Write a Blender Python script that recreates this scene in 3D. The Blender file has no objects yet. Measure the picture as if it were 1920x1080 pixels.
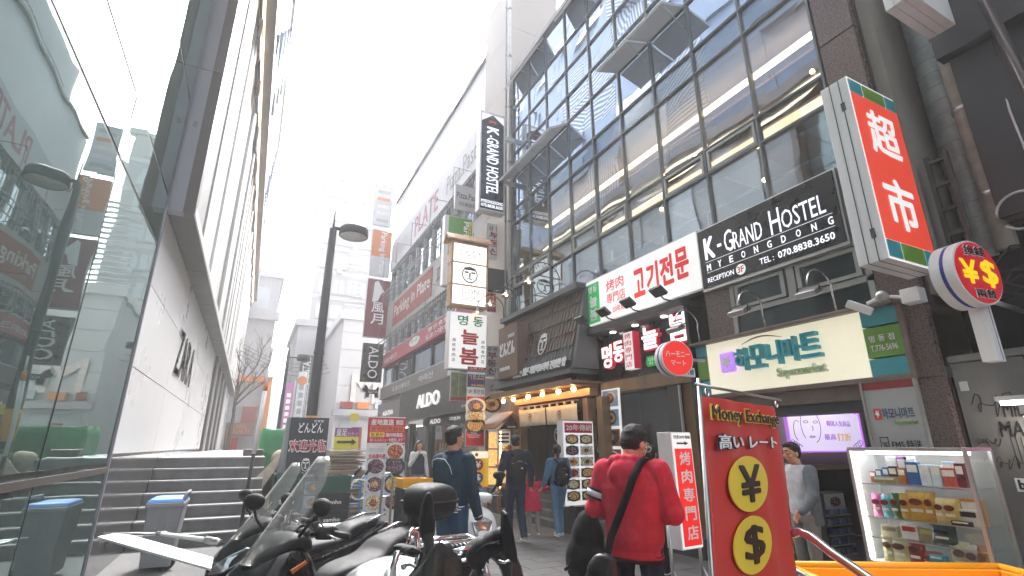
import bpy, bmesh, math, random
from mathutils import Vector, Matrix, Euler
from math import sin, cos, pi, radians, sqrt
random.seed(11)
S = bpy.context.scene
COL = S.collection
# ---------------- camera ----------------
FPX, HC, TH, PS = 940.0, 1.6, radians(17.45), radians(26.8)
CF = Vector((sin(PS)*cos(TH), cos(PS)*cos(TH), sin(TH)))
CR = Vector((cos(PS), -sin(PS), 0))
CU = CR.cross(CF)
C0 = Vector((0, 0, HC))
cd = bpy.data.cameras.new('camera'); cam = bpy.data.objects.new('camera', cd); COL.objects.link(cam)
cd.sensor_width = 36; cd.lens = 36*FPX/1920; cd.clip_start = 0.05; cd.clip_end = 600
mw = Matrix((CR, CU, -CF)).transposed().to_4x4(); mw.translation = C0
cam.matrix_world = mw
S.camera = cam
# ---------------- world, sun, exposure ----------------
SUN_EL, SUN_ROT = radians(50), radians(17)
W = bpy.data.worlds.new('World'); S.world = W; W.use_nodes = True
nt = W.node_tree; bg = nt.nodes['Background']
sky = nt.nodes.new('ShaderNodeTexSky'); sky.sky_type = 'NISHITA'; sky.sun_disc = False
sky.sun_elevation = SUN_EL; sky.sun_rotation = SUN_ROT
sky.air_density = 1.0; sky.dust_density = 6.0; sky.ozone_density = 1.0
hs = nt.nodes.new('ShaderNodeHueSaturation'); hs.inputs['Saturation'].default_value = 0.28
nt.links.new(sky.outputs[0], hs.inputs['Color']); nt.links.new(hs.outputs[0], bg.inputs[0])
bg.inputs[1].default_value = 0.15
sl = bpy.data.lights.new('sun', 'SUN'); sun = bpy.data.objects.new('sun', sl); COL.objects.link(sun)
sl.energy = 1.25; sl.angle = radians(12); sl.color = (1, .975, .94)
sd = Vector((sin(SUN_ROT)*cos(SUN_EL), cos(SUN_ROT)*cos(SUN_EL), sin(SUN_EL)))
sun.rotation_euler = sd.to_track_quat('Z', 'Y').to_euler()
S.view_settings.view_transform = 'Standard'; S.view_settings.look = 'None'
S.view_settings.gamma = 1; S.view_settings.exposure = 2.68
S.view_settings.use_curve_mapping = False
S.render.engine = 'CYCLES'
S.cycles.max_bounces = 8; S.cycles.transparent_max_bounces = 16; S.cycles.use_denoising = True
S.cycles.sample_clamp_indirect = 6.0

# ---------------- pixel to plane ----------------
def ray(x, y): return CF*FPX + CR*(x-960) + CU*(540-y)
def XP(x, y, v): d = ray(x, y); return C0 + d*(v/d.x)
def YP(x, y, v): d = ray(x, y); return C0 + d*(v/d.y)
def ZP(x, y, v): d = ray(x, y); return C0 + d*((v-HC)/d.z)

# ---------------- materials ----------------
def hexc(h):
    h = h.lstrip('#'); c = [int(h[i:i+2], 16)/255 for i in (0, 2, 4)]
    return tuple(((v+.055)/1.055)**2.4 if v > .04045 else v/12.92 for v in c)
MATS = {}
def M(name, col=None, rough=.6, metal=0, var=.18, scale=6, bump=0, bscale=80, spec=.5, coat=0, emit=0, trans=0, alpha=1, streak=0):
    if col is None: return MATS[name]
    if isinstance(col, str): col = hexc(col)
    if not isinstance(col, (tuple, list)): col = (col,)*3
    m = bpy.data.materials.new(name); m.use_nodes = True; n = m.node_tree; L = n.links
    b = n.nodes['Principled BSDF']; MATS[name] = m
    b.inputs['Base Color'].default_value = (*col, 1); b.inputs['Roughness'].default_value = rough
    b.inputs['Metallic'].default_value = metal; b.inputs['Specular IOR Level'].default_value = spec
    b.inputs['Coat Weight'].default_value = coat
    b.inputs['Transmission Weight'].default_value = trans; b.inputs['Alpha'].default_value = alpha
    if emit: b.inputs['Emission Color'].default_value = (*col, 1); b.inputs['Emission Strength'].default_value = emit
    g = n.nodes.new('ShaderNodeNewGeometry')
    if var:
        t = n.nodes.new('ShaderNodeTexNoise'); t.inputs['Scale'].default_value = scale; t.inputs['Detail'].default_value = 5; t.inputs['Roughness'].default_value = .65
        if streak:
            mp = n.nodes.new('ShaderNodeMapping'); mp.inputs['Scale'].default_value = (1, 1, 1/streak)
            L.new(g.outputs['Position'], mp.inputs[0]); L.new(mp.outputs[0], t.inputs[0])
        else: L.new(g.outputs['Position'], t.inputs[0])
        mx = n.nodes.new('ShaderNodeMix'); mx.data_type = 'RGBA'
        mx.inputs[6].default_value = (*[c*(1-var) for c in col], 1); mx.inputs[7].default_value = (*[min(1, c*(1+var)) for c in col], 1)
        r = n.nodes.new('ShaderNodeMapRange'); r.inputs[1].default_value = .3; r.inputs[2].default_value = .7
        L.new(t.outputs[0], r.inputs[0]); L.new(r.outputs[0], mx.inputs[0]); L.new(mx.outputs[2], b.inputs['Base Color'])
        r2 = n.nodes.new('ShaderNodeMapRange'); r2.inputs[3].default_value = max(0, rough-.08); r2.inputs[4].default_value = min(1, rough+.1)
        L.new(r.outputs[0], r2.inputs[0]); L.new(r2.outputs[0], b.inputs['Roughness'])
    if bump:
        t2 = n.nodes.new('ShaderNodeTexNoise'); t2.inputs['Scale'].default_value = bscale; t2.inputs['Detail'].default_value = 4
        L.new(g.outputs['Position'], t2.inputs[0])
        bm = n.nodes.new('ShaderNodeBump'); bm.inputs['Strength'].default_value = bump; bm.inputs['Distance'].default_value = .01
        L.new(t2.outputs[0], bm.inputs['Height']); L.new(bm.outputs[0], b.inputs['Normal'])
    return m
def mglass(name, body, tint, fac, clear=0, wob=.0, wscale=1.2):
    """window glass: dark body or see-through, with a coated reflection"""
    m = bpy.data.materials.new(name); m.use_nodes = True; n = m.node_tree; L = n.links; MATS[name] = m
    n.nodes.remove(n.nodes['Principled BSDF']); out = n.nodes['Material Output']
    gl = n.nodes.new('ShaderNodeBsdfGlossy'); gl.inputs['Color'].default_value = (*tint, 1); gl.inputs['Roughness'].default_value = .015
    if clear:
        bd = n.nodes.new('ShaderNodeBsdfTransparent'); bd.inputs[0].default_value = (*body, 1)
    else:
        bd = n.nodes.new('ShaderNodeBsdfDiffuse'); bd.inputs[0].default_value = (*body, 1)
    fw = n.nodes.new('ShaderNodeLayerWeight'); fw.inputs[0].default_value = .5; lw = n.nodes.new('ShaderNodeMath'); lw.operation = 'POWER'; lw.inputs[1].default_value = 4.5; L.new(fw.outputs['Facing'], lw.inputs[0])
    mr = n.nodes.new('ShaderNodeMapRange'); mr.inputs[3].default_value = fac; mr.inputs[4].default_value = 1
    L.new(lw.outputs[0], mr.inputs[0])
    mx = n.nodes.new('ShaderNodeMixShader'); L.new(mr.outputs[0], mx.inputs[0]); L.new(bd.outputs[0], mx.inputs[1]); L.new(gl.outputs[0], mx.inputs[2]); L.new(mx.outputs[0], out.inputs[0])
    if wob:
        g = n.nodes.new('ShaderNodeNewGeometry'); t = n.nodes.new('ShaderNodeTexNoise'); t.inputs['Scale'].default_value = wscale; t.inputs['Detail'].default_value = 1
        L.new(g.outputs['Position'], t.inputs[0]); bp = n.nodes.new('ShaderNodeBump'); bp.inputs['Strength'].default_value = wob; bp.inputs['Distance'].default_value = .05
        L.new(t.outputs[0], bp.inputs['Height']); L.new(bp.outputs[0], gl.inputs['Normal'])
    return m
def mfood(name, cols, scale=70):
    m = bpy.data.materials.new(name); m.use_nodes = True; n = m.node_tree; L = n.links; b = n.nodes['Principled BSDF']; MATS[name] = m
    g = n.nodes.new('ShaderNodeNewGeometry'); v = n.nodes.new('ShaderNodeTexVoronoi'); v.inputs['Scale'].default_value = scale
    L.new(g.outputs['Position'], v.inputs[0]); sp = n.nodes.new('ShaderNodeSeparateColor'); L.new(v.outputs['Color'], sp.inputs[0])
    cr = n.nodes.new('ShaderNodeValToRGB'); cr.color_ramp.interpolation = 'CONSTANT'
    while len(cr.color_ramp.elements) < len(cols): cr.color_ramp.elements.new(.5)
    for i, c in enumerate(cols):
        e = cr.color_ramp.elements[i]; e.position = i/len(cols); e.color = (*hexc(c), 1)
    L.new(sp.outputs[0], cr.inputs[0]); L.new(cr.outputs[0], b.inputs['Base Color']); b.inputs['Roughness'].default_value = .5
    return m

# ---------------- objects ----------------
BASE = {}
def setp(o, label=None, cat=None, group=None, kind=None):
    if label: o['label'] = label
    if cat: o['category'] = cat
    if group: o['group'] = group
    if kind: o['kind'] = kind
    return o
def thing(name, label, cat, loc=(0, 0, 0), group=None):
    o = bpy.data.objects.new(name, None); COL.objects.link(o); o.empty_display_size = .1
    o.location = loc; BASE[o] = Vector(loc); return setp(o, label, cat, group)
def link(name, me, parent=None, base=None):
    o = bpy.data.objects.new(name, me); COL.objects.link(o)
    if parent is not None: o.parent = parent; BASE[o] = BASE[parent]
    elif base is not None: o.location = base; BASE[o] = Vector(base)
    return o
def dup(o, parent=None, loc=None, rz=None, label=None):
    c = o.copy(); COL.objects.link(c)
    if parent is not None: c.parent = parent
    if loc is not None: c.location = loc
    if rz is not None: c.rotation_euler = (0, 0, rz)
    if label: c['label'] = label
    BASE[c] = BASE.get(o, Vector())
    for ch in o.children: dup(ch, c)
    return c
class MB:
    def __init__(s): s.v = []; s.f = []; s.mi = []; s.m = 0; s.sm = []; s.smooth = False
    def add(s, vs, fs, sm=None):
        n = len(s.v); s.v += [Vector(p) for p in vs]
        for f in fs: s.f.append([n+i for i in f]); s.mi.append(s.m); s.sm.append(s.smooth if sm is None else sm)
        return s
    def box(s, x0, x1, y0, y1, z0, z1):
        x0, x1 = min(x0, x1), max(x0, x1); y0, y1 = min(y0, y1), max(y0, y1); z0, z1 = min(z0, z1), max(z0, z1)
        return s.add([(x, y, z) for x in (x0, x1) for y in (y0, y1) for z in (z0, z1)], [(0, 1, 3, 2), (4, 6, 7, 5), (0, 4, 5, 1), (2, 3, 7, 6), (0, 2, 6, 4), (1, 5, 7, 3)], False)
    def hexa(s, p):  # p: 8 points, bottom 4 ccw then top 4
        return s.add(p, [(3, 2, 1, 0), (4, 5, 6, 7), (0, 1, 5, 4), (1, 2, 6, 5), (2, 3, 7, 6), (3, 0, 4, 7)], False)
    def obox(s, c, sz, R=None):
        c = Vector(c); R = R or Matrix.Identity(3); hx, hy, hz = [k/2 for k in sz]
        return s.hexa([c+R@Vector(p) for p in ((-hx, -hy, -hz), (hx, -hy, -hz), (hx, hy, -hz), (-hx, hy, -hz), (-hx, -hy, hz), (hx, -hy, hz), (hx, hy, hz), (-hx, hy, hz))])
    def tube(s, path, r, n=8, caps=True):
        P = [Vector(p) for p in path]; k = len(P); rr = r if isinstance(r, (list, tuple)) else [r]*k
        up = None; rings = []
        for i in range(k):
            t = (P[min(i+1, k-1)]-P[max(i-1, 0)]).normalized()
            if up is None: up = Vector((0, 0, 1)) if abs(t.z) < .9 else Vector((1, 0, 0))
            a = t.cross(up).normalized(); b = a.cross(t).normalized(); up = b
            rings.append([P[i]+(a*cos(2*pi*j/n)+b*sin(2*pi*j/n))*rr[i] for j in range(n)])
        return s.loft(rings, caps)
    def loft(s, rings, caps=True, sm=True):
        n = len(rings[0]); vs = [p for r in rings for p in r]; fs = []
        for i in range(len(rings)-1):
            for j in range(n):
                a, b = i*n+j, i*n+(j+1) % n; fs.append((a, b, b+n, a+n))
        if caps: fs.append(tuple(range(n-1, -1, -1))); fs.append(tuple((len(rings)-1)*n+j for j in range(n)))
        return s.add(vs, fs, sm)
    def cyl(s, c, r, h, n=16, r2=None, ax=(0, 0, 1), sm=True):
        c = Vector(c); ax = Vector(ax).normalized(); a = ax.orthogonal().normalized(); b = ax.cross(a); r2 = r if r2 is None else r2
        return s.loft([[c+(a*cos(2*pi*j/n)+b*sin(2*pi*j/n))*q+ax*hh for j in range(n)] for q, hh in ((r, 0), (r2, h))], True, sm)
    def lathe(s, prof, c=(0, 0, 0), n=20, caps=True):
        c = Vector(c)
        return s.loft([[c+Vector((r*cos(2*pi*j/n), r*sin(2*pi*j/n), z)) for j in range(n)] for r, z in prof], caps)
    def ball(s, c, r, n=12, m=8, R=None):
        c = Vector(c); r = r if isinstance(r, (tuple, list)) else (r, r, r); R = R or Matrix.Identity(3)
        rings = []
        for i in range(m+1):
            t = pi*(i+.02)/(m+.04); rings.append([c+R@Vector((r[0]*sin(t)*cos(2*pi*j/n), r[1]*sin(t)*sin(2*pi*j/n), r[2]*cos(t))) for j in range(n)])
        return s.loft(rings, True)
    def prism(s, poly, d):  # poly: list of 3D points, d: extrusion vector
        d = Vector(d); n = len(poly); P = [Vector(p) for p in poly]
        return s.add(P+[p+d for p in P], [tuple(range(n-1, -1, -1)), tuple(range(n, 2*n))]+[(i, (i+1) % n, (i+1) % n+n, i+n) for i in range(n)], False)
    def mesh(s, mats, base, name):
        me = bpy.data.meshes.new(name); me.from_pydata([tuple(p-base) for p in s.v], [], s.f)
        for m in (mats if isinstance(mats, (list, tuple)) else [mats]): me.materials.append(m)
        me.polygons.foreach_set('material_index', s.mi); me.polygons.foreach_set('use_smooth', s.sm); me.update(); return me
    def build(s, name, mats, parent=None, bevel=0, sub=0, kind=None, label=None, cat=None, group=None, base=None):
        if parent is not None: b = BASE[parent]
        elif base is not None: b = Vector(base)
        else:
            xs, ys, zs = zip(*[tuple(p) for p in s.v]); b = Vector(((min(xs)+max(xs))/2, (min(ys)+max(ys))/2, min(zs)))
        me = s.mesh(mats, b, name)
        o = link(name, me, parent, None if parent is not None else b)
        if bevel:
            q = o.modifiers.new('bevel', 'BEVEL'); q.width = bevel; q.segments = 2; q.limit_method = 'ANGLE'; q.angle_limit = radians(50)
        if sub:
            q = o.modifiers.new('sub', 'SUBSURF'); q.levels = q.render_levels = sub
        return setp(o, label, cat, group, kind)
def box(name, mat, parent, x0, x1, y0, y1, z0, z1, bevel=0, **k): return MB().box(x0, x1, y0, y1, z0, z1).build(name, mat, parent, bevel, **k)
def tubeo(name, mat, parent, path, r, n=8, **k): return MB().tube(path, r, n).build(name, mat, parent, **k)
def arc(c, a, b, r, t0, t1, n=10):
    c, a, b = Vector(c), Vector(a), Vector(b); return [c+(a*cos(t0+(t1-t0)*i/n)+b*sin(t0+(t1-t0)*i/n))*r for i in range(n+1)]

_tc = {}
def text_mesh(s, bold, depth, spacing=1.0, off=0):
    bold *= .62
    k = (s, round(bold, 4), spacing, off)
    if k in _tc: return _tc[k]
    c = bpy.data.curves.new('t', 'FONT'); c.body = s; c.size = 1; c.align_x = 'CENTER'; c.resolution_u = 2; c.extrude = .5; c.offset = off; c.space_character = spacing; c.space_line = .85
    o = bpy.data.objects.new('t', c); COL.objects.link(o)
    me = bpy.data.meshes.new_from_object(o.evaluated_get(bpy.context.evaluated_depsgraph_get()))
    bpy.data.objects.remove(o); v0 = [tuple(p.co) for p in me.vertices]; f0 = [tuple(p.vertices) for p in me.polygons]
    bpy.data.meshes.remove(me); v, f = [], []
    offs = [(0, 0)] if bold < .004 else [(bold*cos(a*pi/2+.4), bold*sin(a*pi/2+.4)) for a in range(4)] if bold < .03 else [(0, 0)]+[(bold*cos(a*pi/4), bold*sin(a*pi/4)) for a in range(8)]
    for i, (dx, dy) in enumerate(offs):
        n = len(v); v += [(x+dx, y+dy, (1+i*.04 if z > 0 else 0)) for x, y, z in v0]; f += [tuple(n+k for k in q) for q in f0]
    _tc[k] = (v, f); return _tc[k]
class Face:
    """a flat rectangle in space: o = left bottom corner, r/u = unit directions, W/H = size in metres"""
    def __init__(s, o, r, u, W, H): s.o, s.r, s.u, s.W, s.H = Vector(o), Vector(r).normalized(), Vector(u).normalized(), W, H; s.n = s.r.cross(s.u)
    def p(s, a, b, d=0): return s.o+s.r*(a*s.W)+s.u*(b*s.H)+s.n*d
    def box(s, mb, a0, a1, b0, b1, d0, d1):
        return mb.hexa([s.p(a, b, d) for b, d, a in ((b0, d0, a0), (b0, d1, a0), (b0, d1, a1), (b0, d0, a1), (b1, d0, a0), (b1, d1, a0), (b1, d1, a1), (b1, d0, a1))]) if False else mb.hexa([s.p(a0, b0, d0), s.p(a1, b0, d0), s.p(a1, b1, d0), s.p(a0, b1, d0), s.p(a0, b0, d1), s.p(a1, b0, d1), s.p(a1, b1, d1), s.p(a0, b1, d1)])
    def disc(s, mb, a, b, r, d0, d1, n=20, ry=None, sm=False):
        ry = ry or r; c = s.p(a, b)
        return mb.loft([[c+s.r*(r*cos(2*pi*j/n))+s.u*(ry*sin(2*pi*j/n))+s.n*d for j in range(n)] for d in (d0, d1)], True, sm)
    def bx(s, name, mat, parent, a0, a1, b0, b1, d0, d1, bevel=0, **k):
        mb = MB(); s.box(mb, a0, a1, b0, b1, d0, d1); return mb.build(name, mat, parent, bevel, **k)
    def text(s, st, a0, a1, b0, b1, mat, parent, d=.004, depth=.004, bold=.0, name='lettering', mb=None, spacing=1.0, back=None, slant=0, off=0):
        v, f = text_mesh(st, bold, depth, spacing, off)
        if not v: return
        xs = [p[0] for p in v]; ys = [p[1] for p in v]; x0, x1, y0, y1 = min(xs), max(xs), min(ys), max(ys)
        q = mb or MB(); x1 = max(x1, x0+1e-3); y1 = max(y1, y0+1e-3)
        q.add([s.p(a0+(a1-a0)*((p[0]-x0)/(x1-x0)+slant*(p[1]-y0)/(y1-y0)), b0+(b1-b0)*(p[1]-y0)/(y1-y0), d+depth*p[2]) for p in v], f, False)
        if mb is None: return q.build(name, mat, parent)
def xface(X, p0, p1):
    """rectangle on the plane X=const facing the street, from the top-left and bottom-right pixels of its outline"""
    a, b = XP(*p0, X), XP(*p1, X); return Face((X, a.y, b.z), (0, -1, 0), (0, 0, 1), a.y-b.y, a.z-b.z)
def xf(X, y0, y1, z0, z1): return Face((X, max(y0, y1), z0), (0, -1, 0), (0, 0, 1), abs(y1-y0), z1-z0)
def yface(Y, p0, p1):
    a, b = YP(*p0, Y), YP(*p1, Y); return Face((a.x, Y, b.z), (1, 0, 0), (0, 0, 1), b.x-a.x, a.z-b.z)
def yf(Y, x0, x1, z0, z1): return Face((x0, Y, z0), (1, 0, 0), (0, 0, 1), x1-x0, z1-z0)
DISH = []
def dishes(F, mb, cells, r, ratio=.8, plate=1, foods=(2, 3, 4, 5), bgm=6, cw=None, ch=None):
    """printed food pictures: background card, plate, heap of food. material order: 0 panel,1 plate,2..5 foods,6 card,7 bowl"""
    for i, (a, b) in enumerate(cells):
        if cw: mb.m = bgm if random.random() < .6 else 8; F.box(mb, a-cw/2, a+cw/2, b-ch/2, b+ch/2, .001, .003)
        mb.m = plate if random.random() < .6 else 7; F.disc(mb, a, b, r, .003, .005, 18, r*ratio)
        mb.m = random.choice(foods); F.disc(mb, a, b+.002, r*.78, .005, .007, 14, r*ratio*.74)
        mb.m = random.choice(foods); F.disc(mb, a+random.uniform(-.1, .1)*r/F.W, b, r*.36, .007, .009, 9, r*ratio*.36)
# shared materials
M('white', .82, .5, var=.05); M('paint_white', .72, .45, var=.06, streak=6); M('black', .012, .4); M('black_matte', .02, .75); M('darkgrey', .05, .5); M('grey', .25, .6); M('lightgrey', .5, .55)
M('steel', .45, .35, metal=1, var=.1); M('chrome', .75, .08, metal=1, var=.04); M('alu', .55, .4, metal=.9, var=.08)
M('red', '#cc3a30', .5, var=.06); M('txt_white', .85, .5, var=0); M('txt_black', .015, .5, var=0); M('txt_red', '#c3202a', .5, var=0); M('txt_green', '#12935a', .5, var=0)
M('lit_white', (.85, .84, .83), .5, emit=.09, var=.05, scale=2); M('lit_red', hexc('#d8231c'), .5, emit=.12, var=0); M('lit_warm', (1, .62, .28), .5, emit=2.5, var=0); M('bulb', (1, .55, .2), .5, emit=14, var=0); M('led', (1, .95, .9), .5, emit=2.2, var=0); M('led_warm', (1, .78, .5), .5, emit=1.4, var=0)
M('food_a', .5); mfood('food1', ['#7a1d12', '#c4442a', '#e8a36a', '#5d2417']); mfood('food2', ['#e9d9a8', '#c98f3c', '#7d8f3a', '#f3efe0']); mfood('food3', ['#3d1a22', '#6a3040', '#a9909a', '#2b1418']); mfood('food4', ['#d9b23c', '#e7762a', '#4d7a2a', '#f2e6c4'])
M('plate', .7, .35, var=.03); M('card', '#9fb7d8', .5, var=.3, scale=9); M('card2', '#8a5a32', .5, var=.35, scale=12); M('bowl', .03, .4)
FOODM = lambda panel: [panel, M('plate'), M('food1'), M('food2'), M('food3'), M('food4'), M('card'), M('bowl'), M('card2')]
MATS['food_a'].name = 'food_a'
# ---------------- ground ----------------
def brickground():
    m = M('asphalt', (.08, .08, .083), .8, var=.4, scale=1.1, bump=.5, bscale=120); n = m.node_tree; L = n.links; b = n.nodes['Principled BSDF']
    return m
brickground()
g = MB(); g.add([(-60, -25, 0), (70, -25, 0), (70, 130, 0), (-60, 130, 0)], [(0, 1, 2, 3)])
g.build('ground', M('asphalt'), kind='structure')
M('stone_grey', (.115, .115, .118), .6, var=.3, scale=5, bump=.25, bscale=60, streak=2); M('stone_nose', (.27, .27, .27), .55, var=.2, scale=9)
M('joint', .03, .9)
M('paver', (.095, .095, .097), .75, var=.3, scale=3, bump=.3, bscale=150)
pv = thing('pavement', None, None, (0, 0, 0)); pv['kind'] = 'structure'
sh = MB().box(-.295, .295, -.145, .145, 0, .012).mesh([M('paver')], Vector(), 'paver')
k = 0
for j in range(30):
    for i in range(8):
        x = 3.35+i*.6+(.3 if j % 2 else 0); y = 2.6+j*.3
        if x > 5.6 or (x < 4.2 and y > 8.5): continue
        o = bpy.data.objects.new('paving_stone', sh); COL.objects.link(o); o.parent = pv; o.location = (x, y, -.0080+random.uniform(-.0008, .0008)); k += 1
# ---------------- left building ----------------
LB = thing('clothing_store_building', 'tall modern store with slanting-jointed mirror glass, white lettered wall and pale ribbed panels above', 'building', (-1.5, 8, 0))
mglass('mirror_glass', (.04, .06, .058), (.62, .73, .715), .24, wob=.07, wscale=1.1)
M('polished_stone', (.06, .06, .065), .12, spec=.9, var=.2, scale=2); M('wall_white', (.68, .69, .70), .3, var=.03, scale=.35, spec=.6)
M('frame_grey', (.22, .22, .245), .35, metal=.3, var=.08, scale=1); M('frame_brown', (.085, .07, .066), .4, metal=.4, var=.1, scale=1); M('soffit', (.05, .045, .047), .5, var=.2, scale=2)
M('rib_white', (.5, .5, .495), .45, var=.05, scale=2); M('panel_blue', (.20, .25, .34), .75, spec=.1, metal=0, var=.15, scale=.6); M('panel_dark', (.05, .05, .085), .4, var=.1)
XG = -1.5; YE = 8.1
rows = [0, 1.38, 3.77*.0+4.78, 7.9, 11.0, 14.1]
rows = [0, 1.38, XP(280, 420, XG).z, XP(311, 352, XG).z+.0]
zA, zB = XP(187, 210, XG).z, XP(255, 176, XG).z
rows = [.02, 1.38, XP(280, 420, XG).z, XP(311, 352, XG).z, XP(352, 165, XG).z, 9.6, 12.6]
cols = [-9, -6.2, -3.4, -.6, 2.2, XP(75, 860, XG).y, YE]
gl = MB()
for i in range(len(cols)-1):
    for j in range(len(rows)-1):
        m = MB(); dz = random.uniform(-.004, .004)
        m.hexa([(XG+dz, cols[i]+.02, rows[j]+.02), (XG-dz*.5, cols[i+1]-.02, rows[j]+.02), (XG-.03, cols[i+1]-.02, rows[j]+.02), (XG-.03, cols[i]+.02, rows[j]+.02),
                (XG-dz, cols[i]+.02, rows[j+1]-.02), (XG+dz*.7, cols[i+1]-.02, rows[j+1]-.02), (XG-.03, cols[i+1]-.02, rows[j+1]-.02), (XG-.03, cols[i]+.02, rows[j+1]-.02)])
        m.build('glass_pane', M('mirror_glass'), LB)
for y in cols[1:-1]: box('mullion', M('black'), LB, XG-.06, XG-.004, y-.017, y+.017, 0, 12.6)
for z in rows[1:-1]: box('transom', M('black'), LB, XG-.06, XG-.006, -9, YE, z-.018, z+.018)
box('glass_rail', M('frame_brown'), LB, XG-.03, XG+.012, -9, YE, 1.28, 1.345)
box('corner_trim', M('frame_grey'), LB, XG-.08, XG+.02, YE, YE+.045, 0, 4.9)
box('core_wall', M('black_matte'), LB, -12, XG-.12, -9, 7.9, 0, 12.6)
# white wall panels below the frame, polished plinth
for i, (a, b) in enumerate([(8.16, 11.6), (11.61, 15.2), (15.21, 18.8), (18.81, 22.2)]):
    for z0, z1 in ((1.5, 2.62), (2.63, 3.78), (3.79, 4.9)):
        box('wall_panel', M('wall_white'), LB, XG-.3, XG-.02, a, b-.004, z0, z1-.006)
box('plinth', M('polished_stone'), LB, XG-.3, XG-.004, 8.15, 13.2, 0, 1.46)
box('skirting', M('frame_brown'), LB, XG-.3, XG-.01, 8.15, 22, 1.462, 1.498)
box('wall_outlet', M('black'), LB, XG-.01, XG+.008, 9.05, 9.17, .28, .4)
# door bay beyond the wall
for k, y in enumerate((22.4, 25.4, 28.4, 31.4)):
    box('door_frame', M('frame_brown'), LB, XG-.6, XG+.05, y, y+.45, 1.4, 4.9); box('door_glass', M('mirror_glass'), LB, XG-.5, XG-.45, y+.47, y+2.9, 1.4, 4.9)
    box('door_post', M('rib_white'), LB, XG-.3, XG+.02, y+1.5, y+1.9, 1.4, 4.9)
box('lower_wall', M('wall_white'), LB, XG-.4, XG-.01, 34.3, 42, 1.4, 4.9)
# projecting upper volume: end face, soffit, ribbed street face
XO = -1.16; ZS = 4.9; ZT = 12.2; YN = 8.2; YF = 42
for i, (z0, z1) in enumerate(((4.9, 7.4), (7.41, 9.9), (9.91, 12.4))):
    box('end_panel', M('frame_grey'), LB, XG-.02, XG+.19, YN, YN+.2, z0, z1-.004)
    box('end_fin', M('frame_brown'), LB, XG+.192, XO, YN-.01, YN+.2, z0, z1-.004)
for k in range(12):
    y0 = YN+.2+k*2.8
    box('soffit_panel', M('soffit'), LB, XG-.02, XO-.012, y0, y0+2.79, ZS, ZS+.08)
box('sill_trim', M('rib_white'), LB, XO-.01, XO+.012, YN, YF, ZS-.02, ZS+.12)
random.seed(5); y = YN+.02
M('mesh_grey', (.3, .3, .31), .6, var=.25, scale=60)
while y < YF:
    w = random.choice((.5, .7, .9, 1.2, 1.5)); d = random.choice((-.14, -.06, 0, .0, .05)); mt = 'mesh_grey' if y < 8.5 else random.choice(('rib_white', 'rib_white', 'rib_white', 'paint_white', 'lightgrey'))
    box('facade_rib', M(mt), LB, XO-.5, XO-.04+d*.6, y, min(y+w-.03, YF), ZS+.12, ZT); y += w
box('facade_backing', M('grey'), LB, XG-6, XO-.15, YN+.2, YF, ZS+.1, ZT)
# cornice with light strip, then the upper panelled storeys
box('cornice', M('frame_brown'), LB, XO-.02, XO+.34, -9, YF+1, ZT+.22, ZT+.6)
box('cornice_light', M('led_warm'), LB, XO+.02, XO+.07, -9, YF+.9, ZT+.13, ZT+.215)
y = -8.5
while y < YF: box('cornice_block', M('frame_brown'), LB, XO-.03, XO+.05, y, y+.9, ZT-.5, ZT+.12); y += 2.6  # brown blocks at even steps along the wall below the cornice
# striped panels of the upper facade (what the glass opposite mirrors)
def mstripe(name, ang, c1, c2, sc):
    m = M(name, .5, .8, var=0, spec=.1); n = m.node_tree; L = n.links; b = n.nodes['Principled BSDF']
    g = n.nodes.new('ShaderNodeNewGeometry'); mp = n.nodes.new('ShaderNodeMapping'); mp.inputs['Rotation'].default_value = (ang, 0, 0)
    w = n.nodes.new('ShaderNodeTexWave'); w.wave_type = 'BANDS'; w.bands_direction = 'Z'; w.inputs['Scale'].default_value = sc
    cr = n.nodes.new('ShaderNodeValToRGB'); cr.color_ramp.elements[0].position = .45; cr.color_ramp.elements[1].position = .55
    cr.color_ramp.elements[0].color = (*c1, 1); cr.color_ramp.elements[1].color = (*c2, 1)
    L.new(g.outputs['Position'], mp.inputs[0]); L.new(mp.outputs[0], w.inputs[0]); L.new(w.outputs[0], cr.inputs[0]); L.new(cr.outputs[0], b.inputs['Base Color'])
for k, a in enumerate((0, .5, 1.57, -.6)): mstripe('stripe%d' % k, a, (.42, .45, .50), (.10, .125, .17), 1.6)
ZU = ZT+.62
for i in range(21):
    y0 = -9+i*2.5
    for j in range(5):
        z0 = ZU+j*2.3; pj = .12 if (i*7+j*3) % 5 == 0 else 0
        nm = 'panel_blue' if (i+j*2) % 6 in (0, 1) or i in (6, 7, 13) else 'stripe%d' % ((i*3+j) % 4)
        if (i, j) in ((9, 0), (9, 1), (15, 2)): nm = 'panel_dark'
        box('facade_panel', M(nm), LB, XO-.1, XO+.16+pj, y0+.015, y0+2.485, z0+.01, z0+2.285)
box('upper_core', M('grey'), LB, XG-8, XO-.12, -9, YF+1, ZU, ZU+11.6); box('parapet', M('frame_grey'), LB, XG-8, XO+.3, -9, YF+1.2, ZU+11.6, ZU+11.9)
for i in range(12):  # unseen setback storeys, added to show up in the glass opposite
    y0 = -9+i*4.2
    for j in range(4):
        z0 = ZU+11.95+j*3; box('mirror_fill_panel', M('panel_blue' if (i+j) % 3 == 0 else 'stripe%d' % ((i+2*j) % 4)), LB, -3.4, -3.2+(.15 if (i+j) % 4 == 0 else 0), y0+.02, y0+4.18, z0+.02, z0+2.98)
box('mirror_fill_core', M('grey'), LB, -12, -3.42, -9, YF, ZU+11.9, ZU+24)
box('roof_block', M('rib_white'), LB, -12, -5, -9, YF, ZT, ZU)
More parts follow.
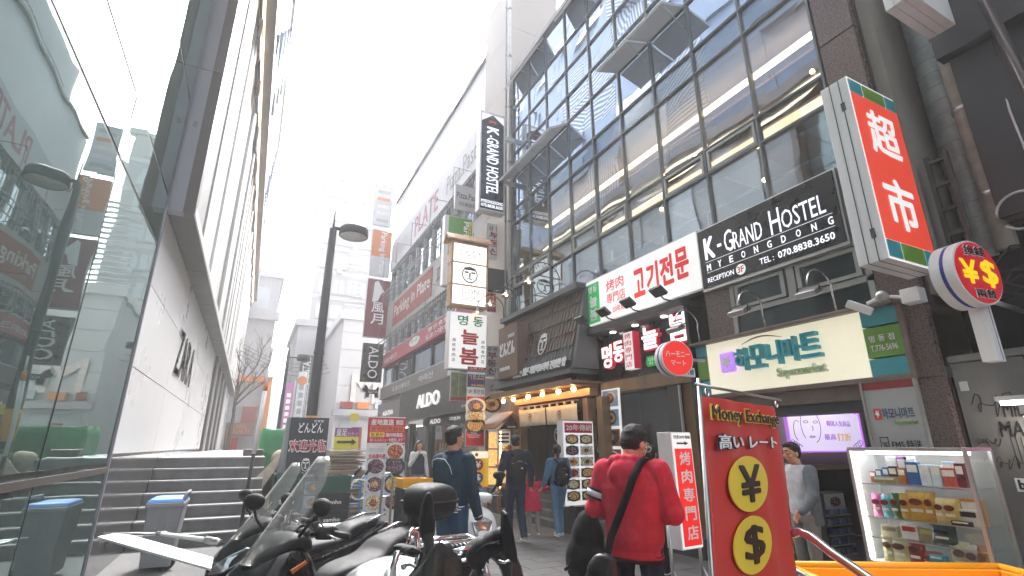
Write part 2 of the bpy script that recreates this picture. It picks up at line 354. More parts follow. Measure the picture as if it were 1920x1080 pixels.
# raised letters
F = xf(XG-.018, XP(320, 690, XG).y, XP(362, 700, XG).y, 0, 1)
ya, yb = XP(327, 690, XG).y, XP(362, 690, XG).y
F = Face((XG-.02, ya, XP(345, 702, XG).z-.1), (0, 1, 0), (0, 0, 1), abs(yb-ya), .75)
F = Face((XG-.02, min(ya, yb), 3.0), (0, 1, 0), (0, 0, 1), abs(yb-ya), 1.25)
M('letter_steel', (.25, .24, .23), .3, metal=.9)
for i, ch in enumerate('ZARA'): F.text(ch, i*.25+.01, i*.25+.23, 0, .72, M('letter_steel'), LB, d=.02, depth=-.22, bold=.02, name='letter')
# ---------------- stairs and platform ----------------
ST = thing('stone_steps', 'broad dark stone staircase with pale nosings beside the mirror glass', 'stairs', (-.5, 10.6, 0))
RS = 1.38/7
for i in range(7):
    y0 = 10.62+i*.27
    box('step', M('stone_grey'), ST, XG+.002, .38, y0, y0+.29, i*RS, (i+1)*RS-.03, .004)
    box('step_nosing', M('stone_nose'), ST, XG+.002, .38, y0-.02, y0+.27, (i+1)*RS-.03, (i+1)*RS, .005)
pf = MB().box(XG+.003, .38, 12.52, 44, 0, 1.378); pf.build('platform', M('stone_nose'), kind='structure')
po = thing('kerb_planter', 'low dark red-brown stone block on the platform corner', 'block', (.2, 13.5, 1.38))
box('block', M('frame_brown'), po, -.05, .36, 13.2, 13.6, 1.38, 1.52, .01)
# ---------------- backdrop buildings ----------------
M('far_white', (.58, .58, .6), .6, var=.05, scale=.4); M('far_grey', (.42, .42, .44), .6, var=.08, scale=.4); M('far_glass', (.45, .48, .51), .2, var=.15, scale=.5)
M('orange', '#d98a4c', .5, var=.08); M('brick_red', '#8c3a32', .6)
def block(name, label, x0, x1, y0, y1, z1, wall, wins, cat='building', z0=0):
    t = thing(name, label, cat, ((x0+x1)/2, y0, z0)); box('wall', wall, t, x0, x1, y0, y1, z0, z1)
    for (a0, a1, b0, b1) in wins:
        box('window', M('far_glass'), t, a0, a1, y0-.06, y0+.1, b0, b1); box('window_sill', wall, t, a0-.1, a1+.1, y0-.2, y0-.02, b0-.22, b0-.02)
    box('parapet', wall, t, x0-.25, x1+.25, y0-.3, y1, z1, z1+.6)
    return t
wn = [(5.0+i*1.6, 6.2+i*1.6, 9.5+j*3.1, 11.1+j*3.1) for i in range(4) for j in range(8)]
bt = block('office_tower', 'tall pale office tower with a faint window grid behind the big street lamp', 4.4, 12.4, 60, 72, 33.5, M('tower_far', (.34, .335, .33), .6, var=.06, scale=.4), wn)
for j in range(8): box('floor_band', M('far_grey'), bt, 4.38, 12.42, 59.9, 60, 8.6+j*3.1, 9.1+j*3.1)
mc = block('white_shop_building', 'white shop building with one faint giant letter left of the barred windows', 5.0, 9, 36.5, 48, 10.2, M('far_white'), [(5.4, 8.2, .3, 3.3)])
Fm = yf(36.4, 5.9, 7.9, 4.4, 6.6); M('far_pink', '#e6d6d2', .6)
Fm.text('M', 0, .9, 0, .9, M('far_pink'), mc, d=.02, depth=.05, bold=.02, name='letter')
for k in range(16): box('louvre_slat', M('far_grey'), mc, 4.9, 6.9, 36.2, 36.35, 10.9+k*.34, 11.02+k*.34)
box('awning', M('far_grey'), mc, 4.8, 8.8, 35.6, 36.5, 3.5, 3.9)
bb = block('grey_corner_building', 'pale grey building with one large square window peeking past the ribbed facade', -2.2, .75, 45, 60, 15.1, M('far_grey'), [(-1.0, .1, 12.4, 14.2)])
box('ledge', M('far_grey'), bb, -2.2, 1.0, 44.4, 45, 11.4, 12.1)
blk = block('beige_shop_block', 'washed-out beige shop block behind the bare tree', -3.5, 1.0, 62, 75, 11.5, M('far_white'), [(-1.2, .6, 6.4, 9.4)])
op = thing('orange_portal', 'bright orange square portal framing a shopfront behind the bare tree', 'shopfront', (0, 40, 0))
box('portal_post', M('orange'), op, .62, 1.05, 40, 41, 0, 6.3); box('portal_post', M('orange'), op, -2.6, -2.2, 40, 41, 0, 6.3); box('portal_beam', M('orange'), op, -2.2, .62, 40, 41, 5.9, 6.3)
box('shop_wall', M('far_grey'), op, -2.2, .62, 40.6, 41, 4.2, 5.9); box('shop_window', M('far_glass'), op, -2.2, .62, 40.7, 41, 1.2, 4.2)
box('side_panel', M('brick_red'), op, -.6, .3, 40.3, 40.69, 1.2, 4.2); box('shop_base', M('far_grey'), op, -2.2, .62, 40.3, 41, 0, 1.2)
ds = thing('donut_stall', 'small brown kiosk with a pink and orange donut sign behind the platform', 'kiosk', (-.5, 31, 1.38))
M('kiosk', '#8b6f62', .6); M('pinky', '#d98a86', .5)
box('kiosk_body', M('kiosk'), ds, -1.1, -1.02, 31, 32, 1.38, 2.3); box('kiosk_roof', M('kiosk'), ds, -1.1, .25, 30.9, 32, 2.1, 2.75); box('kiosk_back', M('far_white'), ds, -1.1, .25, 31.9, 32, 1.38, 2.1)
Fd = yf(30.88, -1.0, .15, 2.15, 2.7); Fd.text('DUNKIN', .1, .75, .52, .92, M('orange'), ds, bold=.02); Fd.text('DONUTS', .2, .9, .08, .46, M('pinky'), ds, bold=.02)
box('clothes_rack_dress', M('red'), ds, -.75, -.45, 31.2, 31.3, 1.4, 2.0)
cs = block('narrow_grey_building', 'narrow grey building far down the street with a dark vertical sign', 2.6, 6.5, 46, 58, 11.5, M('far_grey'), [(4.7, 5.6, 2, 3.6), (4.7, 5.6, 5, 6.4)])
sg = thing('vertical_banner_sign', 'dark vertical sign with white capitals on the far grey building', 'sign', (3.6, 45.6, 4.8))
box('sign_box', M('darkgrey'), sg, 3.1, 4.1, 45.4, 45.7, 4.8, 8.9); Fc = Face((4.1, 45.39, 4.9), (0, 0, 1), (-1, 0, 0), 3.9, 1.0)
Fc.text('CULTURE STAR', .04, .96, .2, .8, M('txt_white'), sg, bold=.02)
for i, (x, y, z0, z1, c, lb) in enumerate(((2.0, 36, 2.2, 5.5, '#a8669a', 'purple vertical banner left of the far small lamp'), (2.55, 34, 2.0, 6.0, '#dfe5ea', 'white vertical banner topped by a red round emblem'), (3.0, 38, 2.2, 5.6, '#34466a', 'navy vertical banner left of the big street lamp'))):
    b_ = thing('vertical_banner', lb, 'banner', (x, y, z0)); M('ban%d' % i, c, .6)
    box('cloth', M('ban%d' % i), b_, x-.25, x+.25, y-.02, y+.02, z0, z1); tubeo('pole', M('steel'), b_, [(x+.3, y, 0), (x+.3, y, z1+.2)], .03)
    Fb = yf(y-.021, x-.25, x+.25, z0, z1)
    for k in range(6): Fb.bx('print_mark', M('txt_white' if i != 1 else 'far_grey'), b_, .25, .75, .12+k*.12, .2+k*.12, 0, .01)
    if i == 1: q = MB(); yf(y-.03, x-.3, x+.3, z1-1.0, z1-.1).disc(q, .5, .5, .28, 0, .03); q.build('emblem', M('orange'), b_)
far = MB(); random.seed(3)
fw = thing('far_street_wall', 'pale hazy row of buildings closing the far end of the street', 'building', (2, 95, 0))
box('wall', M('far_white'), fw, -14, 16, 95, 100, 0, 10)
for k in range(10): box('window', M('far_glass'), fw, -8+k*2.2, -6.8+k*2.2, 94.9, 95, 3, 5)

M('far_dark', (.2, .2, .21), .6)
for i, (a0, a1, b0, b1) in enumerate(wn):
    if i % 3 == 0: box('air_conditioner', M('far_grey'), bt, a0+.15, a0+.75, 59.4, 59.9, b0-.75, b0-.3)
    if i % 2: box('window_frame', M('far_dark'), bt, (a0+a1)/2-.04, (a0+a1)/2+.04, 59.92, 59.94, b0, b1)
for x in (5.2, 8.4): box('roof_unit', M('far_grey'), bt, x, x+1.6, 61, 63, 34.1, 35.6)
tubeo('roof_mast', M('far_dark'), bt, [(7.4, 61, 34), (7.4, 61, 38)], .06, 6)
for k in range(5): box('wall_joint', M('far_grey'), mc, 4.99, 9.01, 36.47, 36.5, 4.3+k*1.25, 4.34+k*1.25)
for (x, z, c) in ((5.3, 4.0, 'brick_red'), (6.4, 4.0, 'orange'), (7.6, 4.05, 'far_glass')): box('shop_name_panel', M(c), mc, x, x+.8, 36.2, 36.45, z, z+.45)
box('display_red', M('brick_red'), mc, 6.2, 6.9, 36.38, 36.43, .9, 2.8); box('display_pale', M('far_grey'), mc, 5.5, 6.0, 36.38, 36.43, .5, 2.6)
for k in range(9): box('cladding_joint', M('far_dark'), bb, -2.18+k*.33, -2.17+k*.33, 44.98, 45, 12.2, 15)
wr = thing('overhead_wires', 'thin black overhead wires crossing behind the far small street lamp', 'wires', (1, 40, 6)); M('wire', .03, .6)
for k in range(4): q = MB(); q.tube([(-1.2+j*.9, 38+k*1.5+j*.4, 7.4+k*.5-1.0*sin(pi*j/8)) for j in range(9)], .018, 4); q.build('wire', M('wire'), wr)
# ---------------- right: glass curtain wall building ----------------
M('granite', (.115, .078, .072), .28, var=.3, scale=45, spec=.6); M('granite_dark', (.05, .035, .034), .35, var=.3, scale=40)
mglass('curtain_glass', (.74, .79, .80), (.72, .83, .95), .24, clear=1, wob=.16, wscale=.7)
mglass('curtain_glass_dark', (.13, .17, .22), (.78, .88, 1), .62, wob=.2, wscale=.6)
mglass('window_dark', (.02, .03, .033), (.8, .9, .9), .05, wob=.1)
mglass('clear_glass', (.93, .96, .96), (1, 1, 1), .03, clear=1)
M('frame_dark', (.15, .165, .185), .5, metal=0, var=.08); M('frame_alu', (.30, .31, .29), .45, metal=.3, var=.1); M('interior_wall', (.24, .215, .19), .7, var=.2, scale=1); M('wood_warm', (.32, .15, .055), .45, var=.3, scale=3, streak=5)
GX = 6.42
GB = thing('glass_front_building', 'blue mirrored curtain-wall building with warm lights inside and brown granite pier', 'building', (7, 7, 0))
ys = [12.62, 11.56, 10.52, 9.46, 8.41, 7.37, 6.33, 5.29, 4.25, 3.18]
zs = [5.02, 6.03, 6.49, 8.1, 8.62, 9.75, 10.55, 11.4, 12.3, 13.5]
zs_low = [2.9, 4.05]
for i in range(len(ys)-1):
    for j in range(len(zs)-1):
        y1, y0, z0, z1 = ys[i], ys[i+1], zs[j], zs[j+1]
        if (j == 4 and i in (4, 5, 6)) or (j == 1 and 0): nm = None
        tx, tz = random.uniform(-.006, .006), random.uniform(-.006, .006)
        mt = 'curtain_glass' if z1 < 8.7 else 'curtain_glass_dark'
        m = MB(); xx = GX+.03
        m.hexa([(xx+tx, y0+.03, z0+.03), (xx+.02+tx, y0+.03, z0+.03), (xx+.02-tx, y1-.03, z0+.03), (xx-tx, y1-.03, z0+.03), (xx+tz, y0+.03, z1-.03), (xx+.02+tz, y0+.03, z1-.03), (xx+.02-tz, y1-.03, z1-.03), (xx-tz, y1-.03, z1-.03)])
        if (j == 4 and i in (0, 1, 2, 5, 6)) or (j == 8 and i in (0, 1, 3, 4)): z1 -= .62
        m.build('glass_pane', M(mt), GB)
        if j == 1:  # small hopper frames
            q = MB(); 
            for a in ((y0+.04, y1-.04, z0+.03, z0+.08), (y0+.04, y1-.04, z1-.08, z1-.03)): q.box(GX-.012, GX+.03, *a)
            for a in ((y0+.04, y0+.09, z0+.08, z1-.08), (y1-.09, y1-.04, z0+.08, z1-.08)): q.box(GX-.012, GX+.03, *a)
            if i % 3 != 2: q.build('hopper_frame', M('frame_alu'), GB)
for y in ys: box('mullion', M('frame_dark'), GB, GX-.012, GX+.1, y-.016, y+.016, 2.9 if y > 9 else 5.02, 13.5)
for z in zs: box('transom', M('frame_dark'), GB, GX-.016, GX+.1, ys[-1], ys[0], z-.015, z+.015)
def awning_win(i0, i1, j, ang, lab=None):
    for i in range(i0, i1+1):
        y1, y0, z1 = ys[i]-.02, ys[i+1]+.02, zs[j+1]
        L_ = .62; R = Matrix.Rotation(-ang, 3, 'Y'); m = MB()
        c = Vector((GX-.02, (y0+y1)/2, z1-.02))+Vector((-sin(ang), 0, -cos(ang)))*L_/2
        Rm = Matrix.Rotation(ang, 3, 'Y')
        m.obox(c, (.045, y1-y0-.02, L_-.02), Rm); w = m.build('open_window', M('far_white'), GB)
        q = MB(); q.obox(c+Rm@Vector((-.0, 0, L_/2-.03)), (.06, y1-y0, .03), Rm); q.obox(c+Rm@Vector((0, 0, -L_/2+.03)), (.06, y1-y0, .03), Rm)
        q.obox(c+Rm@Vector((0, (y1-y0)/2-.02, 0)), (.06, .03, L_), Rm); q.obox(c+Rm@Vector((0, -(y1-y0)/2+.02, 0)), (.06, .03, L_), Rm); q.build('sash_frame', M('alu'), w)
        q = MB(); q.tube([(GX, y0+.08, z1-L_*.75), c+Rm@Vector((0, (y0-y1)/2+.06, -L_/2+.1))], .012, 6); q.build('stay', M('steel'), w)
awning_win(5, 6, 4, radians(72)); awning_win(0, 2, 4, radians(60)); awning_win(0, 1, 8, radians(30)); awning_win(3, 4, 8, radians(30))
# granite pier, side, band over shops
for k, (z0, z1) in enumerate([(0, 1.1), (1.11, 2.3), (3.1, 4.6), (4.61, 6.9), (6.91, 9.2), (9.21, 11.5), (11.51, 13.5)]):
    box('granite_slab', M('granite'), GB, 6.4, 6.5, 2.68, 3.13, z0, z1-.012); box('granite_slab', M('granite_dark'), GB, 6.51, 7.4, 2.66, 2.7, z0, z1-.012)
box('granite_slab', M('granite'), GB, 6.4, 6.5, 2.68, 2.93, 2.3, 3.1)
for a, b in ((5.66, 5.0), (3.35, 3.14)):
    box('granite_slab', M('granite'), GB, 6.44, 6.5, b, a, 3.0, 4.07); 
box('core', M('interior_wall'), GB, 10.2, 14, 2.5, 12.6, 0, 13.4); box('side_wall', M('interior_wall'), GB, 6.55, 10.2, 2.52, 3.1, 3.2, 13.4); box('far_side_wall', M('interior_wall'), GB, 6.55, 10.2, 12.7, 12.9, 0, 13.4)
for z in (4.8, 8.3, 11.7): box('floor_slab', M('interior_wall'), GB, GX+.12, 10.2, 3.1, 12.7, z, z+.22)
box('roof', M('frame_dark'), GB, GX-.08, 14, 2.5, 12.75, 13.52, 13.7)
# warm interior: recessed light coves, wooden ceiling boards, little lamps
M('cove', (1, .66, .30), .5, emit=1.7, var=0); M('fill_warm', (1, .7, .42), .5, emit=.55, var=0)
for (z, x0, ya, yb) in ((8.02, 7.3, 3.4, 12.2), (11.5, 7.6, 3.4, 12.2)):
    box('cove_light', M('cove'), GB, x0, x0+.14, ya, yb, z, z+.03); box('cove_board', M('wood_warm'), GB, x0+.16, x0+1.3, ya, yb, z-.18, z-.14)
M('wood_lit', (.27, .14, .06), .45, var=.25, scale=3)
for k in range(5): box('ceiling_board', M('wood_lit'), GB, 7.0, 9.4, 3.9+k*1.5, 4.6+k*1.5, 6.15, 6.22)
for (x, y, z) in ((7.0, 3.6, 7.1), (7.0, 4.9, 6.9), (6.9, 4.6, 5.7), (6.9, 3.9, 5.3), (6.9, 6.9, 6.2), (7, 8.3, 6.4), (6.9, 5.9, 6.9)):
    m = MB(); m.ball((x, y, z), .035, 8, 6); m.build('lamp_bulb', M('bulb'), GB)
tubeo('handrail', M('steel'), GB, [(GX+.25, 3.2, 5.5), (GX+.25, 12.4, 5.5)], .02)
for k in range(9): tubeo('rail_post', M('steel'), GB, [(GX+.25, 3.4+k*1.1, 5.0), (GX+.25, 3.4+k*1.1, 5.5)], .012, 6)
box('fill_strip', M('fill_warm'), GB, 8.0, 8.25, 3.4, 12.3, 8.24, 8.27); box('fill_strip', M('fill_warm'), GB, 9.3, 9.55, 3.4, 12.3, 8.24, 8.27)  # added warm fill strips that brighten the interior
# first floor window above the supermarket
F = xf(6.42, XP(1372, 560, 6.42).y, XP(1640, 520, 6.42).y, 3.0, 4.05)
wn = MB()
for a in ((0, 1, .92, 1), (0, 1, .46, .53), (0, .035, 0, .92), (.965, 1, 0, .92), (.47, .53, .53, .92)): F.box(wn, *a, -.05, .03)
wn.build('window_frame', M('frame_alu'), GB)
for a0, a1 in ((.05, .455), (.545, .95)):
    wn = MB()
    for q in ((a0, a1, .86, .905), (a0, a1, .545, .59), (a0, a0+.03, .59, .86), (a1-.03, a1, .59, .86)): F.box(wn, *q, -.02, .045)
    wn.build('sash_frame', M('frame_alu'), GB); F.bx('window_pane', M('window_dark'), GB, a0+.03, a1-.03, .59, .86, 0, .01)
F.bx('window_pane', M('window_dark'), GB, .035, .965, 0, .46, -.02, -.01)
box('window_back', M('black_matte'), GB, 6.55, 6.6, 3.1, 5.7, 2.9, 4.4)

# ---------------- supermarket ----------------
M('cream', '#efe9cf', .4, var=.03, scale=2, emit=.10); M('teal', '#3f9aa6', .4, var=.1); M('green_tile', '#6f9b3a', .4, var=.1); M('teal_letter', '#2ba3b4', .35, var=0); M('purple', '#b06ad6', .4, var=0, emit=.15); M('lime', '#b9dd92', .4, var=0); M('brownframe', (.16, .12, .095), .5, var=.2, scale=6)
SX = 6.38
F = xface(SX, (1304, 650), (1682, 703))
F = xf(SX, 5.93, 2.95, 2.36, 3.14)
SM = thing('supermarket_sign', 'long cream supermarket fascia with raised teal Korean letters and teal and green end tiles', 'shop sign', (6.3, 4.4, 2.3))
F.bx('fascia_panel', M('cream'), SM, .075, .865, 0, 1, -.16, 0)
ww = [(0, .072, .0, .28, 'teal'), (0, .072, .3, .75, 'green_tile'), (0, .072, .77, 1, 'teal'), (.868, 1, 0, .25, 'teal'), (.868, 1, .27, .72, 'green_tile'), (.868, 1, .74, 1, 'teal')]
for a in ww: F.bx('end_tile', M(a[4]), SM, *a[:4], -.16, .004, .004)
F.bx('top_trim', M('brownframe'), SM, -.01, 1.01, 1.0, 1.06, -.2, .12, .01); F.bx('bottom_trim', M('brownframe'), SM, -.01, 1.01, -.09, -.004, -.2, .03, .01); F.bx('side_trim', M('brownframe'), SM, 1.002, 1.02, -.08, 1, -.2, .03)
M('logo', '#b887e6', .35, var=0, emit=.12)
F.bx('logo_block', M('logo'), SM, .175, .262, .37, .76, .02, .09, .03)
def bird(F, u, v, w, h, name, mat, par, d):
    pts = [(0, .55), (.22, .6), (.3, .78), (.2, 1), (.5, .8), (.62, .72), (.75, 1), (.82, .95), (.8, .6), (.95, .35), (.7, .38), (.6, .15), (.5, 0), (.42, .3), (.3, .45), (.15, .42)]
    m = MB(); m.prism([F.p(u+a*w, v+b*h, d) for a, b in pts], F.n*.006); return m.build(name, mat, par)
bird(F, .185, .42, .068, .28, 'dove_emblem', M('white'), SM, .1)
chars = [('하', .265, .345), ('모', .35, .43), ('니', .44, .515), ('마', .525, .605), ('트', .61, .70)]
for i, (c, a, b) in enumerate(chars): F.text(c, a, b, .36+i*.012, .78+i*.012, M('teal_letter'), SM, d=.0, depth=.09, off=.022, name='letter')
q = MB(); q.tube([F.p(.30+.22*t, .86+.085*sin(pi*min(1, t*1.02)), .015) for t in [k/12 for k in range(13)]], [.003+.008*sin(pi*k/12) for k in range(13)], 6); q.build('gold_arc', M('wood_warm'), SM)
F.text('Supermarket', .475, .705, .12, .32, M('white'), SM, d=.0, depth=.05, off=.03, name='letter_rim'); F.text('Supermarket', .477, .703, .13, .31, M('lime'), SM, d=.052, depth=.008, bold=.012)
F.text('명 동 점', .885, .975, .50, .60, M('txt_white'), SM, d=.008, depth=.004, bold=.01); F.text('T.776-5696', .885, .98, .36, .45, M('txt_white'), SM, d=.008, depth=.004, bold=.005)
SB = thing('supermarket_shopfront', 'supermarket entrance bay with beige side wall and dark lintel under the cream fascia', 'shopfront', (6.6, 4.5, 0))
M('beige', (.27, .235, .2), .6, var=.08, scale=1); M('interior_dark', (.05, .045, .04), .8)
box('lintel', M('brownframe'), SB, 6.42, 6.9, 3.5, 5.95, 2.12, 2.29); box('lintel', M('darkgrey'), SB, 6.5, 7.0, 3.5, 5.95, 2.0, 2.118)
box('pier', M('granite'), SB, 6.42, 6.7, 5.72, 5.98, 0, 2.12); box('ceiling', M('white'), SB, 6.9, 10, 3.0, 5.95, 2.42, 2.5)
box('ceiling_tube', M('led'), SB, 7.2, 9.2, 4.7, 4.75, 2.36, 2.41)
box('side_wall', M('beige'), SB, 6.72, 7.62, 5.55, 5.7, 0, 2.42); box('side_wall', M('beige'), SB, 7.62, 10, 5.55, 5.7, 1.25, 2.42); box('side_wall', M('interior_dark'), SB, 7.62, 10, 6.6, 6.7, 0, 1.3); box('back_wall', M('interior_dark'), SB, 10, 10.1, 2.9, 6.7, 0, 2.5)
box('door_jamb', M('brownframe'), SB, 7.6, 7.66, 5.5, 5.56, 0, 1.3); box('door_head', M('brownframe'), SB, 7.6, 9.9, 5.5, 5.55, 1.22, 1.3); box('floor_plate', M('darkgrey'), SB, 6.5, 10, 2.9, 6.6, 0, .06)
TV = thing('wall_screen', 'glowing pale violet advertising screen with a drawn face on the beige wall', 'screen', (8.5, 5.4, 1.5))
M('scr', '#c6bddb', .4, emit=.15, var=0); M('scr_line', '#6a5590', .5, var=0); M('scr_purple', '#8a3fb0', .4, emit=.08, var=0); M('scr_gold', '#e0b830', .4, emit=.05, var=0)
Ft = yf(5.42, 7.62, 9.55, 1.52, 2.3); Ft.bx('screen_panel', M('scr'), TV, 0, 1, 0, 1, 0, .03); q = MB()
for a in ((-.015, 1.015, -.03, 0), (-.015, 1.015, 1, 1.03), (-.015, 0, 0, 1), (1, 1.015, 0, 1)): Ft.box(q, *a, 0, .05)
q.build('screen_bezel', M('purple'), TV)
q = MB()
for (cx, cy, rx, ry, t0, t1) in ((.3, .5, .13, .36, -1.2, 3.9), (.24, .58, .03, .025, 0, 6.28), (.37, .58, .03, .025, 0, 6.28), (.30, .28, .035, .015, 0, 6.28), (.31, .45, .015, .05, -1.5, 1.5), (.12, .4, .05, .2, 1, 4.5)):
    q.tube([Ft.p(cx+rx*cos(t0+(t1-t0)*k/16), cy+ry*sin(t0+(t1-t0)*k/16), .034) for k in range(17)], .005, 5)
q.build('drawn_face', M('scr_line'), TV, kind='stuff')
q = MB()
for (cx, cy, sx, sy) in ((.05, .92, 1, -1), (.95, .92, -1, -1), (.05, .08, 1, 1), (.95, .08, -1, 1)):
    for k in range(4): q.tube([Ft.p(cx+sx*(.03*k+.03*t*cos(t*2.2)), cy+sy*(.10*((3-k)/3)+.05*t*sin(t*2.2)), .034) for t in [j/5*2 for j in range(6)]], .006, 5)
q.build('corner_scrolls', M('scr_purple'), TV, kind='stuff')
Ft.text('韓国人気商品', .52, .86, .5, .62, M('scr_purple'), TV, d=.034, depth=.003); Ft.text('打折', .64, .84, .2, .36, M('scr_gold'), TV, d=.034, depth=.003, bold=.02); Ft.text('最高', .46, .62, .22, .34, M('scr_purple'), TV, d=.034, depth=.003)
EM = thing('parcel_service_panel', 'white panel with a dark red top band, small red bird logo and EMS lettering', 'sign', (6.36, 3.2, 1.5))
M('maroon', '#8d2a2c', .5); M('panel_w', (.36, .36, .355), .5, var=.04)
F = xf(6.36, 3.47, 2.94, 1.42, 2.30)
F.bx('panel', M('panel_w'), EM, 0, 1, 0, 1, -.05, 0); F.bx('red_band', M('maroon'), EM, 0, 1, .9, 1, 0, .004); F.bx('panel_edge', M('frame_alu'), EM, -.05, 0, 0, 1, -.05, .015); F.bx('panel_edge', M('frame_alu'), EM, 1, 1.05, 0, 1, -.05, .015)
M('bluetext', '#2e5a78', .5, var=0)
F.bx('logo_square', M('red'), EM, .13, .27, .52, .66, 0, .004); bird(F, .15, .54, .1, .1, 'dove_emblem', M('white'), EM, .005)
F.text('하모니마트', .29, .9, .53, .66, M('bluetext'), EM, bold=.02); F.text('Supermarket', .5, .93, .44, .51, M('green_tile'), EM); F.text('EMS 特送', .36, .9, .16, .27, M('txt_black'), EM)
q = MB(); 
for a in ((.14, .30, .12, .13), (.14, .30, .30, .31), (.14, .15, .13, .30), (.29, .30, .13, .30)): F.box(q, *a, 0, .004)
q.build('stamp_frame', M('txt_black'), EM); F.text('✈', .17, .27, .14, .25, M('txt_black'), EM)

# ---------------- K-GRAND HOSTEL facade sign & white barbecue sign ----------------
M('signblack', (.012, .012, .014), .3, var=.1); M('txt_lit', (.9, .92, 1), .5, emit=.15, var=0)
KG = thing('hostel_facade_sign', 'long black hostel sign with white capitals over the supermarket windows', 'sign', (6.3, 4.5, 4))
F = xf(6.30, 5.55, 3.27, 4.03, 5.02)
F.bx('sign_face', M('signblack'), KG, 0, 1, 0, 1, -.02, 0); F.bx('sign_case', M('alu'), KG, -.012, 1.012, -.05, 1.03, -.18, -.021)
F.text('K', .05, .14, .46, .84, M('txt_lit'), KG, bold=.055); F.text('-', .165, .20, .60, .65, M('txt_lit'), KG, bold=.02); F.text('G', .225, .295, .46, .82, M('txt_lit'), KG); F.text('RAND', .30, .52, .46, .74, M('txt_lit'), KG)
F.text('H', .58, .65, .44, .82, M('txt_lit'), KG); F.text('OSTEL', .66, .93, .46, .74, M('txt_lit'), KG)
for i, c in enumerate('MYEONGDONG'): F.text(c, .055+i*.097, .055+i*.097+(.03 if c != 'M' else .035), .27, .38, M('txt_lit'), KG, bold=.03)
for b in (.24, .42): F.bx('rule_line', M('txt_lit'), KG, .05, .96, b, b+.004, 0, .004)
F.text('RECEPTION', .05, .27, .07, .15, M('txt_lit'), KG); F.text('TEL :', .47, .57, .07, .16, M('txt_lit'), KG); F.text('070.8838.3650', .60, .95, .07, .17, M('txt_lit'), KG, bold=.02)
q = MB(); F.disc(q, .325, .11, .085, 0, .005); q.build('floor_badge', M('lit_white'), KG); F.text('3F', .30, .35, .06, .16, M('txt_red'), KG, d=.006, bold=.02)
WS = thing('barbecue_facade_sign', 'long white lit sign with big red Korean letters and a green end block', 'sign', (6.3, 7.3, 4.1))
F = xf(6.30, 8.80, 5.58, 4.06, 5.06)
F.bx('sign_face', M('lit_white'), WS, 0, 1, 0, 1, -.02, 0); F.bx('sign_case', M('alu'), WS, -.005, .995, -.03, 1.03, -.2, -.021)
M('sign_green', '#1f9a4e', .4, emit=.12, var=0); F.bx('green_block', M('sign_green'), WS, .012, .145, .04, .93, 0, .004)
F.text('명동', .03, .125, .72, .88, M('txt_white'), WS, d=.005, bold=.03); F.text('늘', .035, .12, .40, .66, M('txt_white'), WS, d=.005, bold=.06); F.text('봄', .035, .12, .10, .36, M('txt_white'), WS, d=.005, bold=.06)
M('sign_red', '#cc2222', .4, emit=.08, var=0)
F.text('烤肉', .225, .40, .60, .84, M('sign_red'), WS); F.text('専門店', .225, .41, .34, .55, M('sign_red'), WS); F.text('20年傳統', .28, .44, .12, .25, M('sign_red'), WS)
for i, c in enumerate('고기전문'): F.text(c, .49+i*.115, .59+i*.115, .24+.012*i, .80+.012*i, M('sign_red'), WS, bold=.06)
# ---------------- black neon-letter fascia of the barbecue shop ----------------
BF = thing('barbecue_shopfront', 'narrow barbecue shop with black fascia, thick white channel letters and a dark glazed door', 'shopfront', (6.7, 7.1, 0))
M('wood_frame', (.2, .12, .06), .45, var=.3, scale=4, streak=6); M('door_dark', (.012, .016, .02), .15)
box('fascia', M('signblack'), BF, 6.62, 6.8, 6.0, 8.72, 2.88, 3.95); box('eave', M('darkgrey'), BF, 6.22, 6.85, 6.0, 8.72, 3.86, 4.0)
box('side_fin', M('black'), BF, 6.3, 6.8, 5.95, 6.02, 0, 3.86)
F = xf(6.615, 8.72, 6.02, 2.9, 3.86)
M('neon_red', '#b01838', .4, emit=.10, var=0); M('lit_letter', (1, .95, .95), .5, emit=.22, var=0)
for c, a0, a1, b0, b1 in (('명', .03, .17, .22, .78), ('동', .17, .31, .3, .8), ('늘', .5, .68, .42, .92), ('봄', .76, .97, .42, 1.02)):
    F.text(c, a0, a1, b0, b1, M('neon_red'), BF, d=.03, depth=.06, bold=.06, name='letter_rim'); F.text(c, a0+.01, a1-.01, b0+.03, b1-.03, M('lit_letter'), BF, d=.1, depth=.02, bold=.035, name='letter')
F.bx('lit_box', M('lit_white'), BF, .34, .44, .12, .88, .03, .18); F.bx('lit_box_side', M('neon_red'), BF, .44, .45, .12, .88, .03, .18)
for i, c in enumerate('烤肉専門店'): F.text(c, .355, .425, .74-i*.145, .85-i*.145, M('neon_red'), BF, d=.185)
F.bx('green_box', M('sign_green'), BF, .52, .78, .12, .32, .02, .08, .03); F.text('양념갈비', .55, .76, .15, .29, M('txt_white'), BF, d=.085)
for y in (6.7, 7.5, 8.2): q = MB(); q.cyl((6.5, y, 3.845), .06, .014, 14); q.build('spot_lamp', M('led'), BF)
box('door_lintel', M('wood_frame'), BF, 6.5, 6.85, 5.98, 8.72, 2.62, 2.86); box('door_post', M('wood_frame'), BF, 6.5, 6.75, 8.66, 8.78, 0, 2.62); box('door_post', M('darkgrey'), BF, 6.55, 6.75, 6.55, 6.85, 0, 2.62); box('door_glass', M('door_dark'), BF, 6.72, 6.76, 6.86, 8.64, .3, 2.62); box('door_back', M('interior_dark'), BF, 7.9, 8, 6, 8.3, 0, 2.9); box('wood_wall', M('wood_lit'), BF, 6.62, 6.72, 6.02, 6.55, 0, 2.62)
box('sill_step', M('darkgrey'), BF, 6.2, 7.8, 6.0, 8.3, 0, .28); box('frame_bar', M('lightgrey'), BF, 6.5, 6.54, 6.5, 6.53, .3, 2.6)
